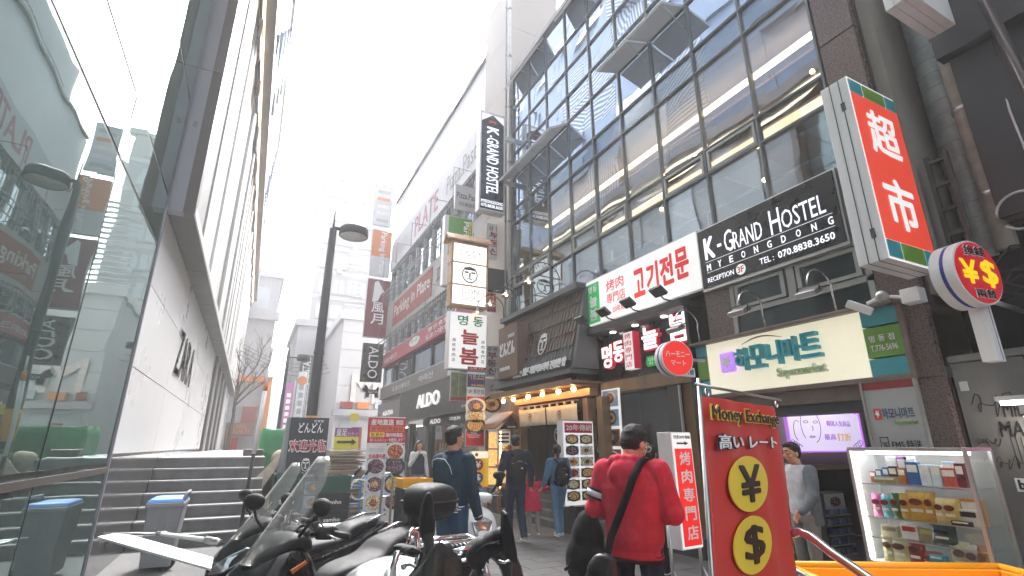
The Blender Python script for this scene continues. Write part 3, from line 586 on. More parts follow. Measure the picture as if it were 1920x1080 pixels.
box('red_tube', M('lit_red'), BF, 6.36, 6.4, 5.96, 5.99, 1.9, 2.75)
q = MB(); F = yf(6.71, 6.3, 6.4, 0, 1)
F = xf(6.45, 8.64, 8.07, .8, 2.7); q = MB(); F.box(q, 0, 1, 0, 1, -.03, 0)
dishes(F, q, [(.5, .1+.2*i) for i in range(5)], .17, cw=.86, ch=.17); mb_ = q
pm = thing('menu_strip_poster', 'tall white poster strip of five food photos beside the dark door', 'poster', (6.45, 8.3, .8)); q.build('poster_sheet', FOODM(M('lit_white')), pm, kind='stuff')

# ---------------- goosenecks, floods, cctv ----------------
def gooseneck(x, y, z, reach, rise, kind, label, grp, drop=.0):
    t = thing('gooseneck_lamp', label, 'lamp', (x, y, z), grp)
    tubeo('arm', M('chrome' if kind == 'flood' else 'black'), t, [(x, y, z), (x-.02, y, z+rise*.6)]+arc((x-reach/2, y, z+rise*.62), (1, 0, 0), (0, 0, 1), reach/2, .25, pi-.1, 10), .012, 7)
    hx, hz = x-reach, z+rise*.62-.05-drop
    if kind == 'flood':
        q = MB(); R = Matrix.Rotation(radians(-28), 3, 'Y'); q.obox((hx, y, hz-.03), (.17, .26, .07), R); h = q.build('flood_head', M('steel'), t, .008)
        q = MB(); q.obox(Vector((hx, y, hz-.03))+R@Vector((0, 0, -.038)), (.14, .22, .006), R); q.build('lamp_lens', M('lit_white'), h)
        q = MB(); q.tube([(hx, y-.14, hz-.03), (hx, y-.14, hz+.05), (hx, y+.14, hz+.05), (hx, y+.14, hz-.03)], .008, 6); q.build('bracket', M('black'), h)
    else:
        q = MB(); q.lathe([(.03, .1), (.035, .05), (.06, .02), (.15, -.05), (.155, -.06), (.14, -.058), (.05, 0)], (hx, y, hz), 20); q.build('lamp_shade', M('steel'), t)
        q = MB(); q.ball((hx, y, hz-.03), .035, 10, 6); q.build('bulb', M('lit_warm'), t)
    return t
for i, (y, lb) in enumerate(((5.75, 'chrome gooseneck floodlight at the left end of the supermarket fascia beside the red round sign'), (4.55, 'chrome gooseneck floodlight over the middle of the cream supermarket fascia'), (3.55, 'chrome gooseneck floodlight over the right part of the supermarket fascia nearest the camera'))):
    gooseneck(6.3, y, 3.18, .5, .42, 'flood', lb, 'chrome gooseneck floodlights on the supermarket fascia')
cc = thing('security_camera', 'white bullet security camera at the right end of the supermarket fascia', 'camera', (6.3, 2.95, 3.1))
q = MB(); R = Matrix.Rotation(radians(35), 3, 'X')@Matrix.Rotation(radians(20), 3, 'Z'); q.obox((6.1, 3.18, 3.12), (.09, .26, .09), R); q.build('camera_body', M('white'), cc, .01); q = MB(); q.ball((6.15, 2.95, 3.2), .07, 12, 8); q.build('ball_joint', M('steel'), cc); box('junction_box', M('white'), cc, 6.2, 6.36, 2.62, 2.8, 3.08, 3.24, .008)
tubeo('bracket', M('white'), cc, [(6.12, 3.1, 3.15), (6.15, 2.95, 3.2), (6.35, 2.8, 3.18)], .02)
# flood lights in front of the white barbecue sign
for i, (y, lb) in enumerate(((8.5, 'black floodlight below the green end of the white barbecue sign'), (7.75, 'black floodlight under the small red text of the white sign'), (7.0, 'black floodlight with a bright face under the middle of the white sign'), (6.2, 'black floodlight under the last red letters of the white sign'))):
    t = thing('floodlight', lb, 'floodlight', (6.1, y, 4.1), 'black floodlights below the white barbecue sign')
    q = MB(); R = Matrix.Rotation(radians(35), 3, 'Y'); q.obox((5.93, y, 4.12), (.2, .28, .06), R); q.build('lamp_head', M('black'), t, .006)
    q = MB(); q.obox(Vector((5.93, y, 4.12))+R@Vector((0, 0, .033)), (.16, .23, .006), R); q.build('lamp_lens', M('led' if i == 2 else 'lit_white'), t)
    tubeo('arm', M('black'), t, [(6.25, y, 3.98), (6.05, y, 4.0), (5.95, y, 4.08)], .014, 6)

# ---------------- DON DON restaurant ----------------
DD = thing('noodle_restaurant_front', 'Japanese restaurant front with dark slatted tile awning, noren curtain and lantern-lit wooden entry', 'shopfront', (6.4, 10.5, 0))
M('awn', (.085, .09, .095), .5, var=.1, scale=2); M('tile_brown', (.1, .07, .055), .55, var=.35, scale=7)
YA, YB = 12.75, 8.85
XT, XB, ZTt, ZBb = 6.25, 5.85, 4.95, 3.15
def ap(y, t, d=0): return Vector((XB+(XT-XB)*t-d*.93, y, ZBb+(ZTt-ZBb)*t+d*.2))
box('awning_top', M('awn'), DD, 6.05, 6.5, YB-.05, YA, ZTt, ZTt+.13); box('awning_foot', M('awn'), DD, XB-.04, 6.5, YB-.05, YA, ZBb-.1, ZBb)
q = MB(); q.prism([(XB, YB, ZBb), (6.5, YB, ZBb), (6.5, YB, ZTt+.02), (XT, YB, ZTt+.02)], (0, -.12, 0)); q.build('awning_cheek', M('awn'), DD)
q = MB(); q.prism([(XB+.05, YA, ZBb), (6.5, YA, ZBb), (6.5, YA, ZTt), (XT+.05, YA, ZTt)], (0, .05, 0)); q.build('awning_cheek', M('awn'), DD)
q = MB(); q.add([ap(YB, 0, -.05), ap(YA, 0, -.05), ap(YA, 1, -.05), ap(YB, 1, -.05)], [(0, 1, 2, 3)]); q.build('awning_board', M('black'), DD)
nc, nr = 30, 5; tw = (YA-YB)/nc
for r in range(nr):
    for c in range(nc):
        y0 = YB+c*tw; t0, t1 = .10+r*.18, .10+(r+1)*.18; q = MB(); th = .012+random.uniform(0, .006)
        q.hexa([ap(y0+.022, t0, th+.03), ap(y0+tw-.022, t0, th+.03), ap(y0+tw-.022, t0, -.02), ap(y0+.022, t0, -.02), ap(y0+.022, t1, th), ap(y0+tw-.022, t1, th), ap(y0+tw-.022, t1, -.04), ap(y0+.022, t1, -.04)])
        q.build('tile', M('tile_brown' if (r >= 1) else 'awn'), DD)
for t in (.28, .46, .64, .82): q = MB(); q.tube([ap(YB, t, .04), ap(YA, t, .04)], .014, 6); q.build('tile_batten', M('awn'), DD)
FA = Face(ap(YA, 0, .06), (0, -1, 0), ap(0, 1)-ap(0, 0), YA-YB, (ap(0, 1)-ap(0, 0)).length)
FA.text('맛있는 일본 가정식요리와 건강한 밥', .36, .98, .02, .13, M('txt_white'), DD, d=.03, depth=.03, bold=.03)
def face_emblem(F, u, v, w, h, mat, parent, name='face_emblem'):
    q = MB()
    q.tube([F.p(u+w*cos(t), v+h*sin(t)*(1 if sin(t) > 0 else 1.15), .01) for t in [2*pi*k/18 for k in range(19)]], .09*w*F.W, 5)
    for s in (-1, 1): F.box(q, u+s*w*.45-w*.28, u+s*w*.45+w*.28, v+h*.15, v+h*.38, .0, .015)
    F.box(q, u-w*.1, u+w*.1, v-h*.5, v+h*.2, 0, .02); F.box(q, u-w*.35, u+w*.35, v-h*.72, v-h*.58, 0, .015); F.box(q, u-w*.75, u+w*.75, v+h*.6, v+h*.95, 0, .015)
    q.build(name, mat, parent, kind='stuff')
face_emblem(FA, .66, .42, .045, .13, M('paint_white'), DD)
# brown sign box at the left end
bs = thing('brown_box_sign', 'brown box sign with white brush lettering at the left end of the tiled awning', 'sign', (5.9, 11.5, 3.2))
F = xface(5.7, (935, 618), (970, 703)); M('brownbox', (.15, .085, .06), .5, var=.1)
F.bx('box', M('brownbox'), bs, 0, 1, 0, 1, -.32, 0, .01); F.text('どんどん', .12, .88, .42, .68, M('txt_white'), bs, d=.003, depth=.02, bold=.02); F.text('定食堂', .55, .88, .74, .81, M('txt_white'), bs, d=.003, depth=.02); F.text('DON-DON', .12, .62, .14, .21, M('txt_white'), bs, d=.003, depth=.02, bold=.02)
# lit wooden soffit with bulbs
box('soffit', M('wood_lit'), DD, 5.8, 6.9, YB-.1, YA, 2.86, 2.9); box('soffit_edge', M('wood_frame'), DD, 5.76, 5.8, YB-.1, YA, 2.8, 2.93)
for k in range(9): box('soffit_lath', M('wood_frame'), DD, 5.78, 6.85, 8.8+k*.44, 8.86+k*.44, 2.8, 2.86)
for k, y in enumerate((9.0, 9.6, 10.3, 11.0, 11.8, 12.4)):
    t = thing('hanging_bulb', ('glowing bare bulb nearest the tall wood post under the awning', 'glowing bare bulb, second from the right under the tiled awning', 'glowing bare bulb, third from the right under the tiled awning', 'glowing bare bulb above the left half of the noren curtain', 'glowing bare bulb, second from the left under the tiled awning', 'glowing bare bulb at the left end under the brown box sign')[k], 'bulb', (6, y, 2.7), 'bare bulbs under the restaurant awning')
    q = MB(); q.ball((6, y, 2.74), .05, 10, 7); q.build('bulb', M('bulb'), t); tubeo('socket', M('black'), t, [(6, y, 2.78), (6, y, 2.86)], .02, 6)
box('entry_beam', M('wood_lit'), DD, 6.2, 6.4, 8.7, 12.1, 2.6, 2.75); 
for y in (8.45, 8.95, 11.95): box('entry_post', M('wood_frame'), DD, 6.25, 6.45, y-.08, y+.1, 0, 2.55)
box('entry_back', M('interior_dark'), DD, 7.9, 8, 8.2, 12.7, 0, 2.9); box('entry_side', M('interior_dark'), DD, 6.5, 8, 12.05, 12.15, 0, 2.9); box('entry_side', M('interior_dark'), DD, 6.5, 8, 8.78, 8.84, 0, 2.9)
box('door_leaf', M('door_dark'), DD, 7.0, 7.05, 9.0, 10.4, .5, 2.4); box('door_leaf', M('door_dark'), DD, 7.0, 7.05, 10.45, 11.85, .5, 2.4)
F = xf(6.98, 11.8, 9.05, .5, 2.4); M('logo_grey', (.35, .36, .38), .5)
for u in (.22, .72): face_emblem(F, u, .72, .07, .09, M('logo_grey'), DD); F.text('DON', u-.09, u+.09, .5, .56, M('logo_grey'), DD); F.text('DON', u-.09, u+.09, .38, .44, M('logo_grey'), DD)
F.bx('door_poster', M('brick_red'), DD, .12, .36, .05, .28, .003, .006)
for k in range(4): box('entry_step', M('stone_grey'), DD, 5.75+k*.22, 8, 8.25, 12.3, .0+k*.13, .13+k*.13, .006)
nr_ = thing('noren_curtain', 'cream split noren curtain with printed face crests over the restaurant door', 'curtain', (6.3, 10.3, 2.2)); M('cloth_cream', (.62, .57, .48), .8, var=.08, scale=5)
for k, (y0, y1) in enumerate(((11.81, 10.5), (10.44, 9.16))):
    q = MB(); n = 24
    rows_ = [[Vector((6.18+.03*sin(j*1.3+r*.2)*r/4, y0+(y1-y0)*j/n, 2.46-.10*r)) for j in range(n+1)] for r in range(5)]
    vs = [p for r in rows_ for p in r]; q.add(vs, [(r*(n+1)+j, r*(n+1)+j+1, (r+1)*(n+1)+j+1, (r+1)*(n+1)+j) for r in range(4) for j in range(n)], True)
    o = q.build('cloth_panel', M('cloth_cream'), nr_); so = o.modifiers.new('s', 'SOLIDIFY'); so.thickness = .008
    Fq = xf(6.14, y0, y1, 2.06, 2.46); face_emblem(Fq, .5, .5, .055, .22, M('kiosk'), nr_, 'crest')
    for j in range(4): yy = y0+(y1-y0)*(j+.5)/4; box('tie_loop', M('cloth_cream'), nr_, 6.165, 6.2, yy-.03, yy+.03, 2.46, 2.54)
tubeo('curtain_rod', M('wood_frame'), nr_, [(6.18, 11.8, 2.53), (6.18, 9.1, 2.53)], .018)
for i, (y, lb) in enumerate(((12.9, 'steel gooseneck lamp left of all, above the brown box sign edge'), (12.0, 'steel gooseneck lamp above the brown box sign'), (11.0, 'steel gooseneck lamp over the left third of the tiled awning'), (9.8, 'steel gooseneck lamp over the middle of the tiled awning'))):
    gooseneck(6.25, y, 5.08, .85, .5, 'shade', lb, 'steel gooseneck lamps on the tiled awning', .05)
# little gabled display booth left of the entry
kb = thing('display_booth', 'small wooden display booth with a slatted gable roof and warm-lit food samples', 'display case', (6.1, 12.8, 0))
M('gold_glow', (1, .6, .2), .5, emit=.14, var=.5, scale=14)
bx0, bx1, by0, by1 = 5.75, 6.4, 12.1, 12.9
for (x, y) in ((bx0, by0), (bx1, by0), (bx0, by1), (bx1, by1)): box('post', M('wood_lit'), kb, x-.035, x+.035, y-.035, y+.035, .0, 2.0)
box('base_box', M('black'), kb, bx0, bx1, by0, by1, 0, .55); box('back_panel', M('gold_glow'), kb, bx0+.05, bx1-.05, by1-.06, by1-.03, .6, 1.95)
for z in (.6, 1.05, 1.5): box('shelf', M('wood_lit'), kb, bx0, bx1, by0, by1, z, z+.03)
for k in range(6):
    q = MB(); x, z = bx0+.15+.17*(k % 3), (.63, 1.08, 1.53)[k//2]; q.lathe([(.03, 0), (.08, .05), (.075, .05), (.0, .035)], (x, 12.3+.2*(k % 2), z), 12); q.build('sample_bowl', M(('food1', 'food4', 'red')[k % 3]), kb)
for s in (-1, 1):
    for k in range(6):
        q = MB(); y = by0-.15+k*.19; xc = (bx0+bx1)/2; q.hexa([(xc, y, 2.42), (xc, y+.18, 2.42), (xc+s*.52, y+.18, 2.0), (xc+s*.52, y, 2.0), (xc, y, 2.46), (xc, y+.18, 2.46), (xc+s*.52, y+.18, 2.04), (xc+s*.52, y, 2.04)]); q.build('roof_slat', M('wood_frame'), kb)
q = MB(); q.prism([(bx0, by0-.03, 2.0), (bx1, by0-.03, 2.0), ((bx0+bx1)/2, by0-.03, 2.36)], (0, .03, 0)); q.build('gable_board', M('door_dark'), kb)
F = yf(by0-.035, bx0, bx1, 2.0, 2.3); F.text('DON-DON', .32, .68, .12, .3, M('txt_white'), kb); box('strip_light', M('lit_warm'), kb, bx0-.01, bx0+.02, by0-.06, by0-.04, .6, 1.95); F = yf(by0-.05, bx0-.1, bx0+.28, 1.62, 1.95); F.bx('notice_card', M('white'), kb, 0, 1, 0, 1, 0, .01)
for k in range(3): F.bx('notice_line', M('txt_black'), kb, .1, .9, .15+.28*k, .3+.28*k, .01, .013)
# ---------------- projecting red supermarket sign (two characters) ----------------
PR = thing('projecting_supermarket_sign', 'big red projecting box sign with two white Chinese characters and teal green bands', 'sign', (5.85, 2.55, 3.3))
PY = 2.44
F = yface(PY, (1587, 143), (1742, 490)); x0 = YP(1587, 141, PY).x; x1 = YP(1674, 181, PY).x; z1 = YP(1587, 141, PY).z; z0 = YP(1652, 478, PY).z
F = yf(PY, x0, x1, z0, z1)
F.bx('sign_case', M('paint_white'), PR, 0, 1, 0, 1, -.30, -.012, .006)
for (a0, a1, nm) in ((.02, .27, 'teal'), (.30, .74, 'green_tile'), (.77, .98, 'teal')):
    F.bx('top_tile', M(nm), PR, a0, a1, .912, .985, -.01, 0); F.bx('bottom_tile', M(nm), PR, a0, a1, .012, .095, -.01, 0)
M('sign_red2', '#dc4430', .35, emit=.10, var=.04); F.bx('sign_face', M('sign_red2'), PR, .02, .98, .1, .905, -.01, 0); F.bx('face_back', M('lit_white'), PR, .0, 1, .0, 1, -.0118, -.0101)
F.text('超', .2, .82, .58, .84, M('lit_white'), PR, d=.003, bold=.035); F.text('市', .2, .82, .17, .45, M('lit_white'), PR, d=.003, bold=.035)
for a in (-.20, -.10): q = MB(); q.box(x0-.004, x0+.01, PY-a-.004, PY-a+.004, z0, z1); q.build('case_seam', M('darkgrey'), PR)
for a in (-.10, -.2): box('bottom_seam', M('darkgrey'), PR, x0, x1, PY-a-.004, PY-a+.004, z0-.003, z0+.01)
for z in (z0+.25, z1-.4): box('hinge', M('darkgrey'), PR, x0-.01, x0, PY+.08, PY+.12, z, z+.1)
for z in (z0+.3, z0+1.1): tubeo('wall_bracket', M('steel'), PR, [(x1-.02, PY+.15, z), (x1+.5, PY+.15, z)], .03)
# ---------------- vertical hostel sign ----------------
HV = thing('hostel_vertical_sign', 'tall navy vertical hostel box sign with white capitals and pointed roof mark', 'sign', (5.7, 12.6, 8.4)); HY = 12.5
a, b = YP(903, 207, HY), YP(945, 400, HY); F = yf(HY, a.x, b.x, b.z, a.z)
M('navy', '#171c33', .3, var=.1)
F.bx('sign_case', M('alu'), HV, -.03, 1.03, -.01, 1.01, -.28, -.012); F.bx('sign_face', M('navy'), HV, .03, .97, .01, .99, -.01, 0)
for s in (0, 1):
    q = MB(); q.prism([F.p(.03 if s == 0 else .97, .985, .001), F.p(.5, .985, .001), F.p(.03 if s == 0 else .97, .90, .001)], (0, -.006, 0)); q.build('roof_mark', M('lit_white'), HV)
Fv = Face(F.p(.22, .93, 0), (0, 0, -1), (1, 0, 0), F.H*.83, F.W*.56)
Fv.text('K', .015, .05, .2, .75, M('red'), HV, bold=.06); Fv.text('K', .1, .19, .05, .95, M('txt_lit'), HV, bold=.05); Fv.text('-GRAND HOSTEL', .205, .93, .05, .95, M('txt_lit'), HV, bold=.02)
F.text('MYEONGDONG', .06, .94, .065, .095, M('txt_lit'), HV, bold=.03); F.text('070.8838.3650', .06, .94, .025, .055, M('txt_lit'), HV, bold=.03)
for z in (9.4, 11.0): box('wall_bracket', M('lightgrey'), HV, b.x, 6.5, HY+.08, HY+.18, z, z+.15)
# ---------------- lantern sign and white sign ----------------
LN = thing('lantern_sign', 'tall wood-framed paper lantern sign with a small tiled roof and face drawing', 'sign', (5.2, 13, 5.3)); LY = 13.0
a, b = YP(848, 450, LY), YP(914, 580, LY); F = yf(LY, a.x, b.x, b.z, a.z); M('woodl', '#b08a62', .5, var=.2, scale=6); M('paper', (1, .97, .9), .5, emit=.22, var=0)
F.bx('paper_box', M('paper'), LN, .04, .96, .02, .98, -.28, -.012)
for a0, a1, b0, b1 in ((0, .05, 0, 1), (.95, 1, 0, 1), (.05, .95, 0, .03), (.05, .95, .97, 1), (.05, .95, .315, .335), (.05, .95, .66, .68)): F.bx('frame_bar', M('woodl'), LN, a0, a1, b0, b1, -.3, .012)
for b0 in (.33, .66): F.bx('side_bar', M('woodl'), LN, -.02, .0, b0, b0+.02, -.3, 0)
for k in range(6):
    q = MB(); u0 = -.12+k*.205; q.hexa([F.p(u0, 1.0, .1), F.p(u0+.195, 1.0, .1), F.p(u0+.195, 1.12, -.15), F.p(u0, 1.12, -.15), F.p(u0, 1.03, .1), F.p(u0+.195, 1.03, .1), F.p(u0+.195, 1.15, -.15), F.p(u0, 1.15, -.15)]); q.build('roof_tile', M('woodl'), LN)
    q = MB(); q.hexa([F.p(u0, 1.12, -.15), F.p(u0+.195, 1.12, -.15), F.p(u0+.195, 1.0, -.4), F.p(u0, 1.0, -.4), F.p(u0, 1.15, -.15), F.p(u0+.195, 1.15, -.15), F.p(u0+.195, 1.03, -.4), F.p(u0, 1.03, -.4)]); q.build('roof_tile', M('woodl'), LN)
F.text('どんどん', .2, .85, .78, .93, M('txt_black'), LN, d=.0); face_emblem(F, .5, .5, .2, .11, M('txt_black'), LN); F.text('DON', .3, .75, .2, .27, M('txt_black'), LN, d=0); F.text('DON', .3, .75, .09, .16, M('txt_black'), LN, d=0)
NB = thing('barbecue_vertical_sign', 'white vertical sign with green and red Korean letters under the lantern sign', 'sign', (5.2, 13, 3.6))
a, b = YP(845, 582, LY), YP(911, 695, LY); F = yf(LY, a.x, b.x, b.z, a.z); F.bx('sign_case', M('alu'), NB, -.02, 1.02, -.01, 1.0, -.3, -.012); F.bx('sign_face', M('lit_white'), NB, 0, 1, .01, .985, -.01, 0)
F.text('명', .2, .48, .76, .94, M('txt_green'), NB, bold=.03); F.text('동', .62, .9, .76, .94, M('txt_green'), NB, bold=.03); F.text('늘', .3, .78, .43, .69, M('txt_red'), NB, bold=.05); F.text('봄', .27, .78, .08, .37, M('txt_red'), NB, bold=.05)
for i, c in enumerate('傳統烤肉店'): F.text(c, .07, .16, .46-i*.085, .52-i*.085, M('txt_black'), NB)
for i, c in enumerate('烤肉専門店'): F.text(c, .86, .95, .46-i*.085, .52-i*.085, M('txt_black'), NB)
F.bx('red_strip', M('txt_red'), NB, .5, 1, -.0, .05, .001, .006); F.text('大韓 340', .55, .95, .01, .04, M('txt_white'), NB, d=.007)
# ---------------- small signs around the beige tower ----------------
M('tower', (.42, .38, .35), .6, var=.06, scale=1); M('maroon_txt', '#7d2a3a', .5, var=0); M('blacktxt', .02, .5, var=0)
TW = thing('beige_tower', 'slender beige tiled tower rising behind the hostel sign', 'tower', (6.8, 13.8, 0))
for k in range(8): box('tower_panel', M('tower'), TW, 6.5, 8.5, 12.95, 15.2, k*2.3, k*2.3+2.285)
tubeo('mast', M('lightgrey'), TW, [(6.6, 13.2, 18.4), (6.6, 13.2, 21)], .04)
for k, x in enumerate((6.36, 6.22)):
    t = thing('drain_pipe', ('pale drain pipe beside the glass building corner', 'thin grey conduit left of the pale drain pipe')[k], 'pipe', (x, 12.75, 0)); tubeo('pipe', M('lightgrey' if k == 0 else 'grey'), t, [(x, 12.75, 3), (x, 12.75, 23)], (.05, .03)[k])
    for j in range(9): q = MB(); q.cyl((x, 12.75, 4+j*2.1), (.065, .045)[k], .08, 10); q.build('clamp', M('grey'), t)
def ysign(name, label, cat, Y, p0, p1, mat, dep=.12, case='alu'):
    a, b = YP(*p0, Y), YP(*p1, Y); t = thing(name, label, cat, ((a.x+b.x)/2, Y, b.z)); F = yf(Y, a.x, b.x, b.z, a.z)
    F.bx('sign_case', M(case), t, -.02, 1.02, -.01, 1.01, -dep, -.012); F.bx('sign_face', M(mat), t, 0, 1, 0, 1, -.01, 0); return t, F
M('sg_grey', (.45, .45, .47), .5, var=.04); M('sg_pink', '#9a4068', .5, var=.1); M('sg_dark', '#20222c', .5)
t, F = ysign('estate_office_sign', 'upper grey vertical Korean real-estate sign behind the lantern', 'sign', 14, (914, 418), (940, 486), 'sg_grey')
F.text('삼', .1, .42, .8, .95, M('blacktxt'), t, bold=.02); F.text('원', .58, .9, .8, .95, M('blacktxt'), t, bold=.02)
for i, c in enumerate('부동산'): F.text(c, .15, .85, .56-i*.24, .76-i*.24, M('maroon_txt'), t, bold=.04)
t, F = ysign('blank_box_sign', 'blank dark navy box sign right of the lantern', 'sign', 13.2, (917, 502), (957, 549), 'sg_dark', .2, 'black')
t, F = ysign('small_pink_sign', 'small purple-pink sign with orange Korean letters under the blank dark box', 'sign', 14, (914, 548), (940, 586), 'sg_pink')
for i, c in enumerate('영의제'): F.text(c, .55, .9, .7-i*.3, .95-i*.3, M('scr_gold'), t, bold=.02)
F.text('학구', .08, .45, .2, .9, M('scr_gold'), t)
t, F = ysign('estate_office_sign', 'lower grey vertical Korean real-estate sign beside the brown box sign', 'sign', 13.6, (911, 648), (934, 706), 'sg_grey')
F.text('삼', .1, .42, .84, .97, M('blacktxt'), t, bold=.02); F.text('원', .58, .9, .84, .97, M('blacktxt'), t, bold=.02)
for i, c in enumerate('부동신'): F.text(c, .12, .88, .57-i*.26, .8-i*.26, M('maroon_txt'), t, bold=.04)
t, F = ysign('menu_picture_sign', 'grey sign with one bowl photo under the lower real-estate sign', 'sign', 13.6, (909, 710), (936, 772), 'sg_grey')
q = MB(); dishes(F, q, [(.5, .22)], .3, .8); q.build('dish_photo', FOODM(M('sg_grey')), t, kind='stuff'); F.text('点丹', .4, .85, .62, .82, M('blacktxt'), t, bold=.02)
t, F = ysign('menu_picture_sign', 'narrow hanging menu banner with purple price rows, pizza photos and a red foot', 'banner', 12.9, (877, 697), (907, 836), 'white', .04, 'alu')
M('sg_purple', '#4b3370', .5); F.bx('price_rows', M('sg_purple'), t, 0, 1, .79, .97, .001, .004); F.bx('red_foot', M('txt_red'), t, 0, 1, 0, .2, .001, .004); F.bx('red_band', M('txt_red'), t, 0, 1, .60, .66, .001, .004)
F.text('모듬구이', .06, .94, .93, .965, M('txt_white'), t, d=.006); F.text('15,000', .2, .95, .895, .925, M('scr_gold'), t, d=.006, bold=.02); F.text('22,000', .2, .95, .80, .83, M('scr_gold'), t, d=.006, bold=.02); F.text('5F 좋은집', .06, .94, .7, .76, M('blacktxt'), t)
q = MB(); dishes(F, q, [(.5, .53), (.5, .39), (.5, .27)], .3, .75); q.build('dish_photos', FOODM(M('white')), t, kind='stuff')
F.text('Pizza\nSalad Pasta\nSpaghetti', .06, .8, .1, .18, M('txt_white'), t, d=.006)
t, F = ysign('tall_food_poster', 'pair of faded green food poster panels left of the price banner', 'poster', 13.4, (846, 697), (874, 752), 'sg_grey', .05); M('greenish', '#7d8462', .6, var=.4, scale=9)
F.bx('photo_panel', M('greenish'), t, .02, .48, .15, .97, .001, .005); F.bx('photo_panel', M('greenish'), t, .52, .98, .15, .97, .001, .005); F.bx('caption_band', M('brick_red'), t, 0, 1, 0, .14, .001, .005)
t, F = ysign('yellow_currency_board', 'standing yellow board with round yen and dollar signs behind the denim-jacketed man', 'sign', 11.5, (884, 846), (915, 912), 'scr_gold', .1, 'alu')
M('yel', '#e3a41c', .5, emit=.05, var=.05); F.bx('yellow_face', M('yel'), t, 0, .8, 0, .78, .001, .004); F.bx('top_card', M('cream'), t, .02, .98, .8, .99, .001, .004)
for b_, mt, c in ((.62, 'brick_red', '¥'), (.25, 'ban2', '$')): q = MB(); F.disc(q, .4, b_, F.W*.3, .004, .008); q.build('round_mark', M(mt), t); F.text(c, .25, .55, b_-.1, b_+.1, M('txt_white'), t, d=.01, bold=.02)
a_ = F.p(0, 0); box('board_post', M('steel'), t, a_.x, a_.x+.04, 11.52, 11.56, 0, a_.z); box('board_post', M('steel'), t, a_.x+F.W-.04, a_.x+F.W, 11.52, 11.56, 0, a_.z)
q = MB(); F.disc(q, .3, .9, .04, .004, .008); q.build('round_mark', M('brick_red'), t)
# wall behind these signs
wb = thing('brown_tile_wall', 'narrow brown-grey wall between the shoe shop and the noodle restaurant', 'wall', (6.9, 14, 0)); box('wall', M('kiosk'), wb, 6.7, 8, 12.95, 15.9, 0, 6)
for k in range(5): box('meter_box', M('lightgrey'), wb, 6.6, 6.7, 13.1, 13.35, .9+k*.34, 1.12+k*.34)
# ---------------- shoe-shop building with barred windows ----------------
AL = thing('shoe_shop_building', 'long pale building with dark shoe shopfront, barred windows, balcony rails and stacked sign bands', 'building', (6.9, 23, 0))
AX, A0, A1 = 6.9, 15.6, 31
M('bright_wall', (.88, .88, .88), .6, var=.04, scale=1); M('al_wall', (.5, .49, .48), .6, var=.06, scale=1); M('al_dark', (.055, .05, .05), .5, var=.1); M('al_band', (.38, .36, .36), .6, var=.1); M('al_pink', '#a84a58', .5, var=.12, scale=2); M('al_greyband', (.2, .18, .18), .5)
mglass('shop_glass', (.35, .33, .3), (.9, .95, .95), .12, clear=1, wob=.05); mglass('win_glass', (.12, .14, .16), (.85, .92, 1), .3, wob=.15)
box('core', M('al_wall'), AL, 8.3, 16, A0, A1, 0, 17.2); box('shop_side', M('al_dark'), AL, AX, 8.3, 15.6, 15.7, 0, 4)
for n_, z0, z1, m_ in (('wall_band', 5.0-.12, 5.0, 'al_wall'), ('wall_band', 6.0, 6.08, 'al_dark'), ('wall_band', 6.86, 7.05, 'al_wall'), ('wall_band', 7.85+.1, 8.05, 'al_wall'), ('wall_band', 10.0, 10.1, 'al_wall'), ('wall_band', 12.1, 12.3, 'al_dark'), ('parapet_wall', 14.2, 17.2, 'bright_wall')):
    box(n_, M(m_), AL, AX, 8.3, A0, A1, z0, z1)
box('roof_edge', M('al_dark'), AL, AX-.12, 8.4, A0, A1, 17.2, 17.32); box('end_wall', M('al_wall'), AL, AX+.02, 8.3, A1, A1+.2, 0, 17.2); box('end_wall', M('al_wall'), AL, AX+.02, 8.3, A0-.15, A0, 4, 17.2)
box('fascia', M('al_dark'), AL, AX-.25, AX+.3, 15.9, 25.8, 2.75, 4.15); box('fascia', M('al_greyband'), AL, AX-.22, AX+.3, 25.85, 30.9, 2.6, 3.9)
F = xf(AX-.26, 25.6, 16, 2.75, 4.15); F.text('ALDO', .32, .64, .3, .72, M('lit_white'), AL, d=.02, depth=.06, bold=.03, name='letter'); F.text('코스타', .88, .95, .1, .17, M('txt_white'), AL)
F = xf(AX-.23, 30.7, 26, 2.6, 3.9); F.text('AGATHA', .25, .75, .45, .65, M('lit_white'), AL, bold=.04)
F = xf(AX+.05, 22, 16.5, 2.45, 2.75); box('door_header', M('al_dark'), AL, AX, AX+.1, 15.9, 22.5, 2.4, 2.74); F = xf(AX-.01, 22, 16.5, 2.42, 2.72); F.text('ALDO', .1, .35, .2, .8, M('lit_white'), AL, bold=.04); F.text('DOJUN', .55, .75, .25, .75, M('lit_white'), AL)
for k in range(5): y = 16.2+k*2.9; box('shop_window', M('shop_glass'), AL, AX+.15, AX+.18, y, y+2.5, .2, 2.45); box('shop_pier', M('al_dark'), AL, AX, AX+.3, y+2.5, y+2.9, 0, 2.6)
box('shop_floor', M('lightgrey'), AL, AX+.3, 8.3, A0, A1, 0, .15); box('shop_light', M('led'), AL, 7.6, 7.7, 16.2, 30, 2.5, 2.55); box('display_stand', M('wood_lit'), AL, 7.4, 7.9, 16.5, 29, .15, 1.0)
for k in range(6): tubeo('door_handle', M('wood_lit'), AL, [(AX-.03, 18.4+k*.3, .4), (AX-.03, 18.4+k*.3, 1.7)], .025, 6)
